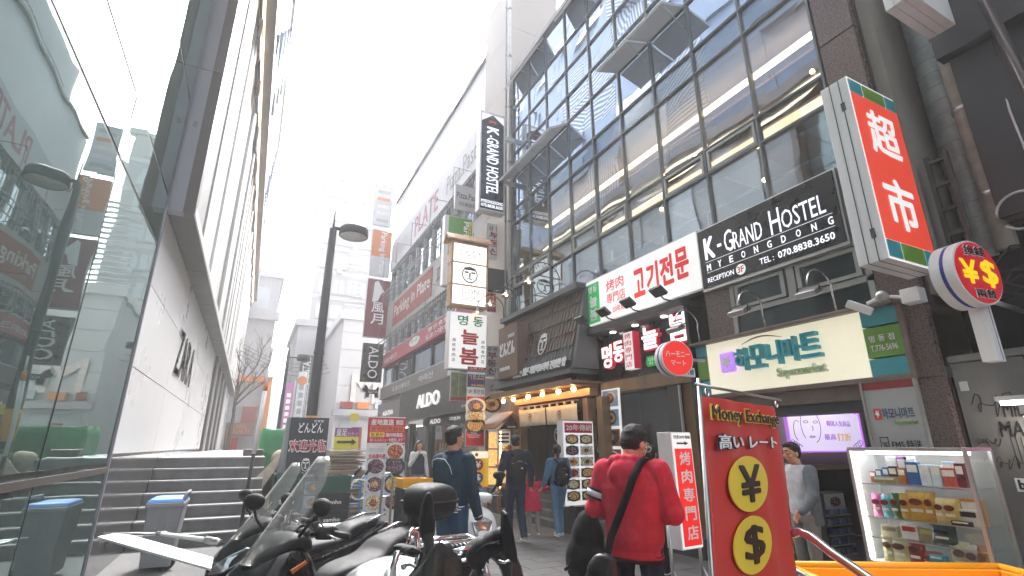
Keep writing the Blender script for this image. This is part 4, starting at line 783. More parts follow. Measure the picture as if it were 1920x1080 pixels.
box('sign_band', M('al_greyband'), AL, AX-.15, 8.3, A0, A1, 4.2, 4.88); F = xf(AX-.16, A1, A0, 4.2, 4.88); F.text('도쿄스테이크', .2, .42, .3, .7, M('txt_white'), AL); F.text('아리산', .52, .66, .3, .72, M('txt_white'), AL); F.bx('white_poster', M('far_white'), AL, .78, .97, .05, .95, .002, .02); F.text('麺', .83, .92, .15, .8, M('al_pink'), AL, d=.025)
for k in range(5): y = A0+.1+k*3.1; box('big_window', M('win_glass'), AL, AX+.1, AX+.14, y, y+2.95, 5.0, 6.0); box('window_post', M('al_dark'), AL, AX+.02, AX+.2, y+2.95, y+3.1, 5.0, 6.0)
box('pink_band', M('al_pink'), AL, AX-.2, 8.3, A0, A1, 6.1, 6.84); F = xf(AX-.21, A1, A0, 6.1, 6.84); F.text('도쿄스테이크', .05, .24, .2, .6, M('txt_white'), AL); F.text('도쿄스테이크', .58, .8, .12, .46, M('txt_white'), AL); F.text('東京食堂', .6, .78, .55, .86, M('txt_white'), AL); F.bx('band_gap', M('txt_white'), AL, .83, .835, 0, 1, .002, .02)
q = MB(); F.disc(q, .46, .55, .9, .003, .01, 24, .22); q.build('bowl_mark', M('white'), AL); F.text('돈규', .42, .5, .45, .75, M('txt_green'), AL, d=.012)
for (z0, z1) in ((7.05, 8.0), (10.1, 12.1)):
    zz = 7.98 if z0 < 8 else 12.1; z0_ = z0
    for k in range(11):
        y = A0+.3+k*1.38; box('window', M('win_glass'), AL, AX+.18, AX+.22, y, y+1.26, z0_, z1); box('window_post', M('al_wall'), AL, AX+.05, AX+.25, y+1.27, y+1.37, z0_, z1)
# taller window strips with bars and balcony rails
for bi, (z0, z1) in enumerate(((7.05, 8.0), (10.1, 12.1))):
    for k in range(44):
        y = A0+.5+k*.34; q = MB(); q.tube([(AX-.22, y, z0-.1), (AX-.22, y, z1+.02)], .014, 5); q.build('window_bar', M('frame_dark'), AL)
    for z in (z0-.1, z0+.25, z0+.5): q = MB(); q.tube([(AX-.55, A0+.4, z), (AX-.55, A1-.3, z)], .022, 5); q.build('balcony_rail', M('frame_dark'), AL)
    for k in range(12): y = A0+.5+k*1.3; q = MB(); q.tube([(AX+.1, y, z0-.1), (AX-.55, y, z0-.1), (AX-.55, y, z0+.5), (AX-.22, y, z0+.5)], .018, 5); q.build('balcony_bracket', M('frame_dark'), AL)
    for k in range(5): y = A0+1.5+k*3; q = MB(); q.tube([(AX, y, z1+.3), (AX-.9, y, z1+.3), (AX-.9, y, z0-.1)], .014, 5); q.build('sign_lamp_arm', M('frame_dark'), AL)
box('sign_band', M('al_band'), AL, AX-.12, 8.3, A0, A1, 8.06, 9.98); F = xf(AX-.13, A1, A0, 8.06, 9.98); F.bx('orange_panel', M('brick_red'), AL, .12, .60, .12, .88, .003, .02)
M('txt_pale', (.62, .58, .56), .5, var=0)
F.text('Parking in Plate', .14, .58, .28, .74, M('txt_pale'), AL, d=.025, bold=.015); F.text('파킹인 접시', .64, .93, .25, .75, M('al_dark'), AL, d=.01)
box('sign_band', M('far_white'), AL, AX-.12, 8.3, A0, A1, 12.32, 14.15); F = xf(AX-.13, A1, A0, 12.32, 14.15); F.text('PASTA IN PLATE', .04, .3, .25, .75, M('txt_pale'), AL, bold=.02); F.text('PLATE', .36, .62, .18, .82, M('al_pink'), AL, bold=.02); F.text('Pizza.Pasta', .7, .96, .25, .75, M('al_greyband'), AL)
box('vertical_pier', M('al_dark'), AL, AX-.05, AX+.3, 19.0, 19.35, 10, 12.1)
q = MB(); 
for k in range(6): q = MB(); q.tube([(7.4, 20+k*1.7, 17.3), (7.4, 20+k*1.7, 18.5)], .03, 5); q.build('roof_post', M('far_grey'), AL)
tubeo('roof_rail', M('far_grey'), AL, [(7.4, 20, 18.5), (7.4, 28.5, 18.5)], .03); box('roof_unit', M('far_grey'), AL, 7.6, 8.6, 18.6, 20.4, 17.3, 19.4); box('roof_unit', M('far_white'), AL, 7.6, 9.6, 24, 30, 17.3, 20.5)
# projecting signs of that building
t, F = ysign('pasta_corner_sign', 'grey pizza and pasta sign left of the hostel sign', 'sign', 15.5, (855, 345), (900, 400), 'far_grey', .1); F.text('Pizza.Pasta', .05, .95, .45, .7, M('al_dark'), t, bold=.02, slant=0); F.text('070.8828.8253', .15, .95, .15, .3, M('al_dark'), t)
M('gsign', '#4f8a3c', .5, var=.08)
t, F = ysign('green_white_sign', 'tall green and white projecting sign partly hidden by the lantern', 'sign', 15.0, (836, 403), (882, 540), 'far_white', .25); F.bx('green_field', M('gsign'), t, .12, 1, .42, 1, .001, .005)
Fv = Face(F.p(.62, .98, 0), (0, 0, -1), (1, 0, 0), F.H*.5, F.W*.3); Fv.text('Parking', .05, .9, .0, .9, M('txt_white'), t, d=.008, bold=.02); Fv = Face(F.p(.86, .98, 0), (0, 0, -1), (1, 0, 0), F.H*.3, F.W*.14); Fv.text('Pizza', .05, .9, 0, .9, M('scr_gold'), t, d=.008)
t, F = ysign('vertical_letter_sign', 'black vertical box sign with four thin white capitals above the dog-shaped sign', 'sign', 30.6, (683, 643), (714, 716), 'signblack', .3, 'black')
Fv = Face(F.p(.28, .95, 0), (0, 0, -1), (1, 0, 0), F.H*.9, F.W*.5); Fv.text('ALDO', .03, .97, 0, 1, M('txt_white'), t, bold=.01)
dg = thing('dog_shaped_sign', 'small terrier-shaped cut-out sign with a white outline under the black vertical sign', 'sign', (4.3, 24, 3.6)); a, b = YP(676, 718, 30.6), YP(712, 748, 30.6); F = yf(30.6, a.x, b.x, b.z, a.z)
dog = [(0, .62), (.12, .72), (.2, .98), (.3, .88), (.38, .62), (.78, .62), (.9, .85), (.97, .8), (.93, .35), (.97, 0), (.76, 0), (.74, .28), (.45, .28), (.44, 0), (.24, 0), (.24, .4), (.08, .44)]
q = MB(); q.prism([F.p(a, b, 0) for a, b in dog], (0, .08, 0)); q.build('outline_panel', M('txt_white'), dg); q = MB(); q.prism([F.p(.08+a*.86, .07+b*.86, .004) for a, b in dog], (0, -.01, 0)); q.build('dog_panel', M('sg_dark'), dg); F.text('AGATHA', .38, .85, .36, .52, M('txt_white'), dg, d=.02)
M('sg_maroon', '#7b2038', .5, var=.1)
t, F = ysign('maroon_vertical_sign', 'maroon vertical sign with a white swoosh and brush characters above the black vertical sign', 'sign', 30.8, (691, 522), (724, 634), 'sg_maroon', .2, 'al_band'); F.text('風', .25, .8, .42, .60, M('txt_white'), t, bold=.02); F.text('月', .25, .8, .22, .4, M('txt_white'), t, bold=.02); q = MB(); q.prism([F.p(a, b, .003) for a, b in ((.25, .6), (.3, .95), (.45, .98), (.75, .8), (.6, .74), (.5, .62))], (0, -.01, 0)); q.build('swoosh', M('txt_white'), t)
M('sg_orange', '#d0763c', .5, var=.08)
t, F = ysign('orange_vertical_sign', 'orange and white vertical sign on the corner of the pale building', 'sign', 31, (700, 430), (729, 520), 'far_white', .2, 'al_band'); F.bx('orange_field', M('sg_orange'), t, 0, 1, .42, 1, .001, .005)
Fv = Face(F.p(.35, .97, 0), (0, 0, -1), (1, 0, 0), F.H*.92, F.W*.4); Fv.text('Parking in Plate', .0, 1, 0, 1, M('txt_white'), t, d=.007, bold=.02)
t, F = ysign('pale_vertical_sign', 'washed-out white vertical sign with pink digits above the orange one', 'sign', 31, (706, 346), (732, 426), 'far_white', .2, 'al_band')
for k in range(5): F.bx('print_bar', M(('far_grey', 'far_pink', 'far_pink', 'orange', 'far_grey')[k]), t, .15, .85, .08+k*.18, .16+k*.18, .001, .005)
# ---------------- right end: ducts, cables, dark building ----------------
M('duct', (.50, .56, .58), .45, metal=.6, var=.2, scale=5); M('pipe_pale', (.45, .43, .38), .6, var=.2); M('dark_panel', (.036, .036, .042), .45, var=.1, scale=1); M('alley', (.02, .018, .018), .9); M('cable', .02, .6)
dt = thing('spiral_duct', 'thick ribbed metal ventilation duct climbing the gap beside the granite pier', 'duct', (7.3, 2.4, 3))
q = MB(); q.tube([(7.28, 2.28, 3.6), (7.28, 2.28, 15)], .21, 18); q.build('duct_pipe', M('duct'), dt)
for k in range(52): q = MB(); q.tube(arc((7.28, 2.28, 3.7+k*.2), (1, 0, .06), (0, 1, 0), .213, 0, 2*pi, 16), .006, 4); q.build('duct_rib', M('steel'), dt)
for i, (x, y, r, lb) in enumerate(((6.95, 2.05, .10, 'pale mottled pipe right of the ribbed duct'), (7.0, 1.78, .07, 'narrower pale pipe beside the cable bundle'))):
    t = thing('wall_pipe', lb, 'pipe', (x, y, 3)); tubeo('pipe', M('pipe_pale'), t, [(x, y, 3.6), (x, y, 7.5), (x, y+.12, 8.4), (x, y+.12, 14)], r, 12)
    for k in range(4): q = MB(); q.cyl((x, y, 4.2+k*1.1), r*1.15, .06, 12); q.build('pipe_clamp', M('steel'), t)
cb = thing('cable_bundle', 'tangled bundle of black cables hanging beside the dark building', 'cables', (6.9, 1.7, 3)); random.seed(9)
for k in range(14):
    x, y = 6.8+random.uniform(0, .25), 1.62+random.uniform(-.12, .25); q = MB(); q.tube([(x+.05*sin(j*1.3+k), y+.05*cos(j*.9+k*2), 2.9+j*.7) for j in range(16)], .007+random.random()*.006, 5); q.build('cable', M('cable' if k % 4 else 'lightgrey'), cb)
q = MB(); q.tube(arc((6.75, 1.8, 3.9), (0, 1, 0), (0, 0, 1), .2, 0, 5.6, 20), .014, 6); q.build('cable_loop', M('lightgrey'), cb)
random.seed(4)
for k in range(7):
    q = MB(); p = Vector((6.6, 2.6-k*.05, 3.2)); pts = [p]; 
    for j in range(9): p = p+Vector((random.uniform(-.06, .06), -.12, random.uniform(-.12, .14))); pts.append(p)
    q.tube(pts, .009, 5); q.build('cable', M('cable'), cb)
ld = thing('bracket_ladder', 'grey steel wall bracket frame between the red sign and the duct', 'bracket', (6.7, 2.3, 3.5))
for y in (2.22, 2.4): box('rail', M('darkgrey'), ld, 6.6, 6.66, y-.02, y+.02, 3.3, 4.8)
for k in range(5): box('rung', M('steel'), ld, 6.58, 7.0, 2.0, 2.44, 3.5+k*.3, 3.53+k*.3) if 0 else box('rung', M('darkgrey'), ld, 6.61, 6.65, 2.24, 2.38, 3.5+k*.3, 3.54+k*.3)
rd = thing('dark_building', 'dark charcoal panelled building at the right edge with graffiti-covered metal shutters below', 'building', (7, 0, 0))
DX = 6.8
zb = XP(1745, 130, DX).z; ye = XP(1770, 120, DX).y
box('upper_panel', M('dark_panel'), rd, DX-.12, 12, -8, ye+.02, zb, 16); box('upper_panel', M('dark_panel'), rd, DX, 12, -8, ye-.05, 3.9, zb-.02)
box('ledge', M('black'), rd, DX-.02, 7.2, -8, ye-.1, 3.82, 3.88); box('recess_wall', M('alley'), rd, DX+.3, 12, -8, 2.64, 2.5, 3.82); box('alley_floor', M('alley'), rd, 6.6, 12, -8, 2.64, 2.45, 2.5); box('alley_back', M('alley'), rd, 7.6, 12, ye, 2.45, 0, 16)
M('shutter', (.17, .16, .15), .4, metal=.25, var=.22, scale=2.2, streak=3); M('graffiti', .008, .5, var=0)
yy = [2.46, 2.05, 1.2, .35, -.6, -2]
DXU = DX; DX = 6.5; box('metal_panel', M('shutter'), rd, DX+.02, DX+.1, 2.06, 2.64, 0, 2.42); box('metal_panel', M('shutter'), rd, DX+.02, DX+.1, 1.2, 2.04, 0, 2.42); box('metal_panel', M('shutter'), rd, DX+.02, DX+.1, .0, 1.185, 0, 2.42); box('metal_panel', M('shutter'), rd, DX+.02, DX+.1, -3, -.015, 0, 2.42)
box('panel_head', M('shutter'), rd, DX-.01, DX+.1, -3, 2.64, 2.43, 2.5); box('panel_joint', M('black'), rd, DX+.012, DX+.04, 2.025, 2.055, 0, 2.42); box('panel_joint', M('steel'), rd, DX+.0, DX+.03, -3, 2.02, 1.44, 1.47)
F = xf(DX+.018, 2.62, 1.9, 0, 2.4)
def scrawl(F, u, v, s, seed, name='graffiti_scrawl', n=60, r=.007, ax=1.0):
    random.seed(seed); q = MB(); a, b = random.uniform(1.2, 2), random.uniform(2.4, 3.6); pts = []
    for k in range(n):
        t = k/n*10; pts.append(F.p(u+s*ax*(t/10+.08*sin(a*t*2)), v+s*.07*sin(b*t)*cos(t*.7)*(1 if k % 3 else .8), .003))
    q.tube(pts, r, 4); return q.build(name, M('graffiti'), rd)
scrawl(F, .1, .83, .75, 1, r=.004); scrawl(F, .2, .60, .4, 8, r=.002); scrawl(F, .05, .68, .25, 5, r=.002)
F.text('MILANO', .42, .95, .775, .84, M('graffiti'), rd, slant=.02, bold=.02, name='graffiti_tag'); F.text('MAINE', .33, .85, .70, .76, M('graffiti'), rd, slant=.03, bold=.02, name='graffiti_tag')
for k in range(6): F.bx('paint_drip', M('graffiti'), rd, .42+k*.05, .425+k*.05, .58+.02*(k % 3), .70, .001, .004)
F.bx('sticker', M('white'), rd, .34, .7, .495, .545, .002, .005); F.text('be', .37, .52, .503, .54, M('txt_black'), rd, d=.006, bold=.05)
F.bx('paint_patch', M('lightgrey'), rd, .02, .12, .89, .93, .001, .003); scrawl(F, .4, .3, .5, 12, r=.005); scrawl(F, .6, .22, .6, 13, r=.005)
cw = thing('canopy_light', 'thin canopy with a bright tube lamp on the graffiti wall', 'lamp', (6.6, 1.4, 2.1))
box('canopy', M('lightgrey'), cw, 6.08, 6.5, 1.2, 2.2, 1.99, 2.03); box('tube_lamp', M('led'), cw, 6.09, 6.13, 1.2, 2.17, 1.95, 1.985)
pk = thing('pink_lightbox', 'glowing magenta light box edge at the right border', 'sign', (6.4, 1.3, 1.5)); M('magenta', '#d83a9a', .4, emit=.12, var=0); box('face', M('magenta'), pk, 6.3, 6.45, 1.5, 2.08, 1.58, 1.84); box('rim', M('led'), pk, 6.29, 6.46, 2.081, 2.1, 1.56, 1.86)
bm = thing('diagonal_beam', 'brown steel stay running diagonally across the dark building top', 'beam', (6.2, 1.2, 5)); p0, p1 = XP(1845, 0, 6.3), XP(1920, 150, 6.3); dd = (p1-p0); tubeo('beam', M('granite_dark'), bm, [p0-dd*.3, p1+dd*2], .05, 4)
ac = thing('white_box_sign', 'white slatted underside of a boxy projecting sign at the top right', 'sign', (5.9, 1.85, 6.05))
for k in range(3): box('box_slat', M('paint_white'), ac, 5.5, 6.38, 1.73+k*.085, 1.81+k*.085, 6.05, 7.4)
# currency round sign and its post
def roundsign(name, label, Y, cx, cy, ry, rot):
    c = YP(cx, cy, Y); r = ry*(c-C0).dot(CF)/FPX; t = thing(name, label, 'sign', (c.x, Y, c.z-r)); rv = Vector((cos(rot), -sin(rot), 0))
    return t, Face(c-rv*r-Vector((0, 0, r)), rv, (0, 0, 1), 2*r, 2*r), r
M('deepblue', '#1c2f8a', .4); M('crim', '#c01f2e', .4, emit=.06, var=0); M('yellow_ink', '#ffcf1a', .4, emit=.1, var=0)
t, F, r = roundsign('round_currency_sign', 'round red two-sided sign with yellow yen and dollar marks on a white post', 1.95, 1836, 510, 64, radians(9))
for d0, d1, rr, mt, nm in ((-.22, -.13, r, 'paint_white', 'back_rim'), (-.13, -.095, r*.985, 'deepblue', 'blue_ring'), (-.095, -.01, r, 'paint_white', 'front_rim'), (-.01, 0, r*.94, 'crim', 'red_face')):
    q = MB(); F.disc(q, .5, .5, rr, d0, d1, 40, sm=False); q.build(nm, M(mt), t)
F.text('換錢', .26, .72, .74, .91, M('white'), t, d=.002, bold=.05, name='lettering_rim'); F.text('換錢', .27, .71, .75, .9, M('txt_black'), t, d=.008, bold=.015)
F.text('¥', .12, .46, .30, .68, M('yellow_ink'), t, d=.002, bold=.04); F.text('$', .54, .88, .27, .71, M('yellow_ink'), t, d=.002, bold=.04)
F.text('兩替', .28, .72, .09, .24, M('white'), t, d=.002, bold=.05, name='lettering_rim'); F.text('兩替', .29, .71, .10, .23, M('txt_black'), t, d=.008, bold=.015)
c = F.p(.6, .5); box('post', M('paint_white'), t, c.x+.02, c.x+.17, 2.02, 2.14, c.z-.8, c.z+.2, .006); box('post_groove', M('grey'), t, c.x+.11, c.x+.117, 2.016, 2.02, c.z-.79, c.z-.1); q = MB(); q.tube([(c.x+.2, 2.05, c.z-.2), (6.8, 1.95, c.z-.3)], .025, 8); q.build('wall_arm', M('steel'), t)
ws = thing('white_wall_lamp', 'small white box lamp under the red projecting sign', 'lamp', (6.1, 2.3, 3.2)); box('lamp_box', M('paint_white'), ws, 6.0, 6.3, 2.15, 2.32, 3.2, 3.29, .01)
t, F, r = roundsign('round_shop_sign', 'round red sign with white Japanese katakana at the left end of the supermarket fascia', 5.45, 1271, 671, 34, radians(10))
for d0, d1, rr, mt, nm in ((-.20, -.13, r, 'paint_white', 'back_rim'), (-.13, -.09, r*.985, 'deepblue', 'blue_ring'), (-.09, -.01, r, 'paint_white', 'front_rim'), (-.01, 0, r*.93, 'lit_red', 'red_face')):
    q = MB(); F.disc(q, .5, .5, rr, d0, d1, 36, sm=False); q.build(nm, M(mt), t)
F.text('ハーモニー', .12, .88, .52, .68, M('txt_white'), t, d=.002, bold=.03); F.text('マート', .26, .74, .28, .44, M('txt_white'), t, d=.002, bold=.03); tubeo('wall_arm', M('steel'), t, [F.p(.9, .5, -.1), F.p(1.5, .5, -.1)], .025)
f2 = thing('small_white_plate', 'small white plate with blue characters under the round red katakana sign', 'sign', (5.9, 5.6, 2.5)); a, b = YP(1279, 688, 5.6), YP(1304, 707, 5.6); F = yf(5.6, a.x, b.x, b.z, a.z); F.bx('plate', M('white'), f2, 0, 1, 0, 1, -.05, 0); F.text('両替', .15, .9, .2, .8, M('bluetext'), f2, bold=.02)
rt = thing('right_shopfront_edge', 'edge of a white light box sign at the right border beside the currency sign', 'sign', (6.6, 1.2, 2.8)); box('panel', M('paint_white'), rt, 6.4, 6.75, 1.32, 1.4, 2.7, 3.25)
# ---------------- street lamps, pole, tree ----------------
M('lampdark', (.035, .035, .045), .45, var=.1); M('tape', '#b5872c', .6)
sa = thing('street_lamp', 'big dark street lamp with a round drum head in the middle of the street', 'street lamp', (1.35, 14, 0))
b0, t0 = YP(583, 790, 14), YP(628, 430, 14)
tubeo('pole', M('lampdark'), sa, [(b0.x, 14, 0), (b0.x, 14, 3.2), (b0.x, 14, t0.z)], [.14, .125, .10], 14)
tubeo('finial', M('lampdark'), sa, [(b0.x, 14, t0.z), (b0.x, 14, t0.z+.55)], [.03, .015], 8)
q = MB(); q.cyl((b0.x, 14, 3.9), .135, .06, 14); q.build('pole_collar', M('lampdark'), sa); q = MB(); q.cyl((b0.x, 14, 1.7), .142, .62, 14); q.build('warning_tape', M('tape'), sa)
hx = YP(662, 452, 14).x; hz = YP(662, 440, 14).z; tubeo('arm', M('lampdark'), sa, [(b0.x, 14, hz+.1), (hx, 14, hz+.1)], .05)
q = MB(); q.lathe([(.0, .26), (.36, .26), (.40, .2), (.41, .0), (.385, -.02), (.385, .04)], (hx, 14, hz-.05), 28); q.build('lamp_head', M('lampdark'), sa)
q = MB(); q.cyl((hx, 14, hz-.055), .38, .02, 28); q.build('lamp_lens', M('lightgrey'), sa)
sb = thing('street_lamp', 'smaller distant street lamp with a thin pole and flat head left of the big one', 'street lamp', (1.2, 28, 0))
bb_ = YP(524, 790, 28); tt_ = YP(536, 665, 28); tubeo('pole', M('lampdark'), sb, [(bb_.x, 28, 0), (bb_.x, 28, tt_.z), (bb_.x, 28, tt_.z+.6)], [.11, .08, .02], 10); q = MB(); q.cyl((bb_.x+.75, 28, tt_.z-.25), .33, .28, 18); q.build('lamp_head', M('lampdark'), sb); tubeo('arm', M('lampdark'), sb, [(bb_.x, 28, tt_.z-.1), (bb_.x+.6, 28, tt_.z-.1)], .05)
pl = thing('striped_pole', 'leaning black and white banded pole in front of the stone steps', 'pole', (.15, 10.2, 0))
pt, pb = YP(500, 715, 10.2), YP(466, 905, 10.2); d = (pt-pb); foot = pb-d*(pb.z/d.z)
tubeo('dark_section', M('black'), pl, [foot, pb+d*.27], .03, 8); tubeo('white_section', M('white'), pl, [pb+d*.27, pb+d*.9], .035, 8); tubeo('orange_band', M('orange'), pl, [pb+d*.9, pb+d*.98], .036, 8); tubeo('tip', M('white'), pl, [pb+d*.98, pb+d*1.12], .02, 8)
tr = thing('bare_tree', 'small bare tree with thin branching twigs beside the ribbed facade', 'tree', (-.75, 30, 1.38)); M('bark', (.12, .085, .06), .9, var=.3, scale=8)
random.seed(21); q = MB(); base = Vector((-.85, 30, 1.38))
def br(p, d, L_, r, dep, mb):
    n = 4; pts = [p]; rr = [r]; 
    for i in range(n): d = (d+Vector((random.uniform(-.2, .2), random.uniform(-.2, .2), random.uniform(-.05, .15)))).normalized(); p = p+d*L_/n; pts.append(p); rr.append(r*(1-.45*(i+1)/n))
    mb.tube(pts, rr, 5)
    if dep > 0:
        for k in range(3 if dep > 1 else 4): br(pts[random.choice((2, 3, 4))], (d+Vector((random.uniform(-.8, .9), random.uniform(-.7, .7), random.uniform(-.1, .6)))).normalized(), L_*.68, r*.5, dep-1, mb)
q.tube([base, base+Vector((.05, 0, 1.6)), base+Vector((.0, 0, 3.0))], [.10, .08, .07], 8); q.build('trunk', M('bark'), tr)
q = MB()
for k in range(6): br(base+Vector((0, 0, 1.9+k*.22)), Vector((random.uniform(-.2, 1), random.uniform(-.6, .6), random.uniform(.3, 1.1))).normalized(), 1.5, .05, 3, q)
q.build('branches', M('bark'), tr, kind='stuff')
# ---------------- green tarp, cardboard, don-don board, crates ----------------
M('tarp', '#1f7a4a', .45, var=.3, scale=2.5, bump=.9, bscale=5)
gt = thing('tarpaulin_heap', 'bulky stall wrapped in a bright green tarpaulin', 'covered stall', (1.1, 15.6, 0))
def blob(x0, x1, y0, y1, z0, z1, seed, amp=.05, n=14):
    random.seed(seed); mb = MB(); ring = []
    for k in range(9):
        t = k/8; z = z0+(z1-z0)*t; s = 1 if t < .9 else 1-.05*(t-.9)/.1; r = []
        for j in range(n*2):
            a = 2*pi*j/(n*2); cx, cy = (x0+x1)/2, (y0+y1)/2; c_, s_ = cos(a), sin(a); m = max(abs(c_), abs(s_)); f = (1/m)**.97
            w = 1+amp*noise3(c_*2.2+seed, s_*2.2, t*3)
            r.append(Vector((cx+(x1-x0)/2*c_*f*s*w, cy+(y1-y0)/2*s_*f*s*w, z+.03*sin(j*.9+seed)*(t > .7))))
        ring.append(r)
    return mb.loft(ring, True)
from mathutils import noise as _n
def noise3(x, y, z): return _n.noise(Vector((x, y, z)))*2
xa, xb = YP(484, 848, 15).x, YP(560, 848, 15).x
blob(xa, xb+.35, 15, 16.6, .3, 2.02, 3, .035, 22).build('tarpaulin', M('tarp'), gt); box('cart_base', M('black'), gt, xa+.1, xb, 15.1, 16.5, 0, .3)
M('burlap', (.42, .36, .27), .85, var=.3, scale=8, bump=.4)
bl = thing('sack_bundle', 'pale bulging sacks piled between the steps and the green tarpaulin', 'sacks', (.8, 13, 0))
for k, (x, y, z, s) in enumerate(((.55, 13.2, 0, .55), (.95, 13.1, 0, .5), (.6, 13.1, .62, .5), (.95, 13.2, .62, .45), (.72, 13.0, 1.1, .38))): 
    q = MB(); q.ball((x, y, z+s*.55), (s*.52, s*.5, s*.55), 16, 10); o = q.build('sack', M('burlap'), bl)
cbp = thing('cardboard_pile', 'wide waist-high pile of flattened brown cardboard sheets', 'cardboard', (1.8, 12.3, 0))
M('card_a', (.30, .22, .15), .85, var=.25, scale=6); M('card_b', (.22, .16, .11), .85, var=.25, scale=6); M('card_c', (.46, .40, .33), .8, var=.2)
random.seed(8); z = .18; x0c, x1c = YP(536, 838, 12).x, YP(692, 838, 12).x
box('pallet', M('darkgrey'), cbp, x0c+.1, x1c-.1, 12, 13.1, 0, .16)
kk = 0
while z < 1.50:
    th = random.uniform(.010, .026); cx = (x0c+x1c)/2; xs_ = x0c+random.uniform(-.06, .16); xe_ = x1c-random.uniform(-.05, .2)
    if random.random() < .45: xm = random.uniform(xs_+.5, xe_-.5); segs = [(xs_, xm-.01), (xm, xe_)]
    else: segs = [(xs_, xe_)]
    for (a, b) in segs:
        q = MB(); y0 = 12+random.uniform(-.06, .08); t_ = random.uniform(-.010, .010); n = 6; b_ = random.uniform(0, .012)
        lo = [Vector((a+(b-a)*i/n, y0+random.uniform(-.01, .01), z+t_*(i/n-.5)*2-b_*sin(pi*i/n))) for i in range(n+1)]; 
        vs = lo+[p+Vector((0, 0, th)) for p in lo]+[p+Vector((0, .9, 0)) for p in lo]+[p+Vector((0, .9, th)) for p in lo]; m_ = n+1
        fs = []
        for i in range(n): fs += [(i, i+1, m_+i+1, m_+i), (m_+i, m_+i+1, 3*m_+i+1, 3*m_+i), (i, i+1, 2*m_+i+1, 2*m_+i)]
        fs += [(0, m_, 3*m_, 2*m_), (n, m_+n, 3*m_+n, 2*m_+n)]
        q.add(vs, fs, False); q.build('cardboard_sheet', M(random.choice(('card_a', 'card_a', 'card_b', 'card_c'))), cbp)
    z += th+random.uniform(.004, .012)
for k in range(3): q = MB(); q.obox((x0c+.4+k*.7, 12.3, z+.015+k*.004), (.75, .6, .012), Matrix.Rotation(.15*(k-1), 3, 'Z')@Matrix.Rotation(.03, 3, 'Y')); q.build('cardboard_sheet', M('card_c'), cbp)
for k in range(2): q = MB(); q.obox((x0c-.05-.1*k, 11.9, .8+.2*k), (.5, .03, .9), Matrix.Rotation(.5+.2*k, 3, 'Y')); q.build('cardboard_sheet', M('card_c'), cbp)
db = thing('restaurant_board', 'dark standing board with white brush lettering, red Chinese welcome line and a face emblem', 'sign board', (1.1, 10.5, 0))
M('boardblack', '#262932', .45, var=.1); M('boardgrey', (.2, .22, .24), .5)
a, b = YP(549, 785, 10.4), YP(618, 785, 10.4); F = Face((a.x-.02, 10.4, .25), (1, 0, 0), (0, .06, 1), b.x-a.x+.03, 1.86)
F.bx('front_panel', M('boardblack'), db, 0, 1, 0, 1, -.03, 0); q = MB(); q.prism([F.p(0, 0, -.03), F.p(0, 1, -.03), F.p(-.08, 1, -.12), F.p(-.2, 0, -.7)], (-.01, 0, 0)); q.build('side_panel', M('boardgrey'), db)
q = MB(); q.prism([F.p(-.2, 0, -.7), F.p(-.08, 1, -.12), F.p(.9, 1, -.12), F.p(.9, 0, -.7)], (0, .02, 0)); q.build('rear_panel', M('boardgrey'), db)
F.text('どんどん', .22, .86, .85, .95, M('txt_white'), db, d=.002, bold=.02); F.text('定食堂', .6, .86, .955, .98, M('txt_white'), db, d=.002); M('txt_wred', '#e04050', .5)
F.text('欢迎光临', .02, .98, .66, .79, M('white'), db, d=.002, bold=.06, name='lettering_rim'); F.text('欢迎光临', .04, .96, .672, .778, M('txt_red'), db, d=.008, bold=.015)
face_emblem(F, .5, .55, .1, .055, M('txt_white'), db); F.text('DON-DON', .32, .72, .43, .455, M('txt_white'), db, bold=.03)
q = MB(); dishes(F, q, [(.27, .33), (.75, .33), (.27, .2), (.75, .2)], .12, .8, cw=.42, ch=.115); q.build('dish_photos', FOODM(M('boardblack')), db, kind='stuff')
for s in (.05, .9): F.bx('board_leg', M('steel'), db, s, s+.04, -.14, 0, -.03, 0)
M('crate_green', '#14503f', .5, var=.15); M('crate_black', '#1a2228', .45, var=.15); M('crate_teal', '#173a3c', .45, var=.15)
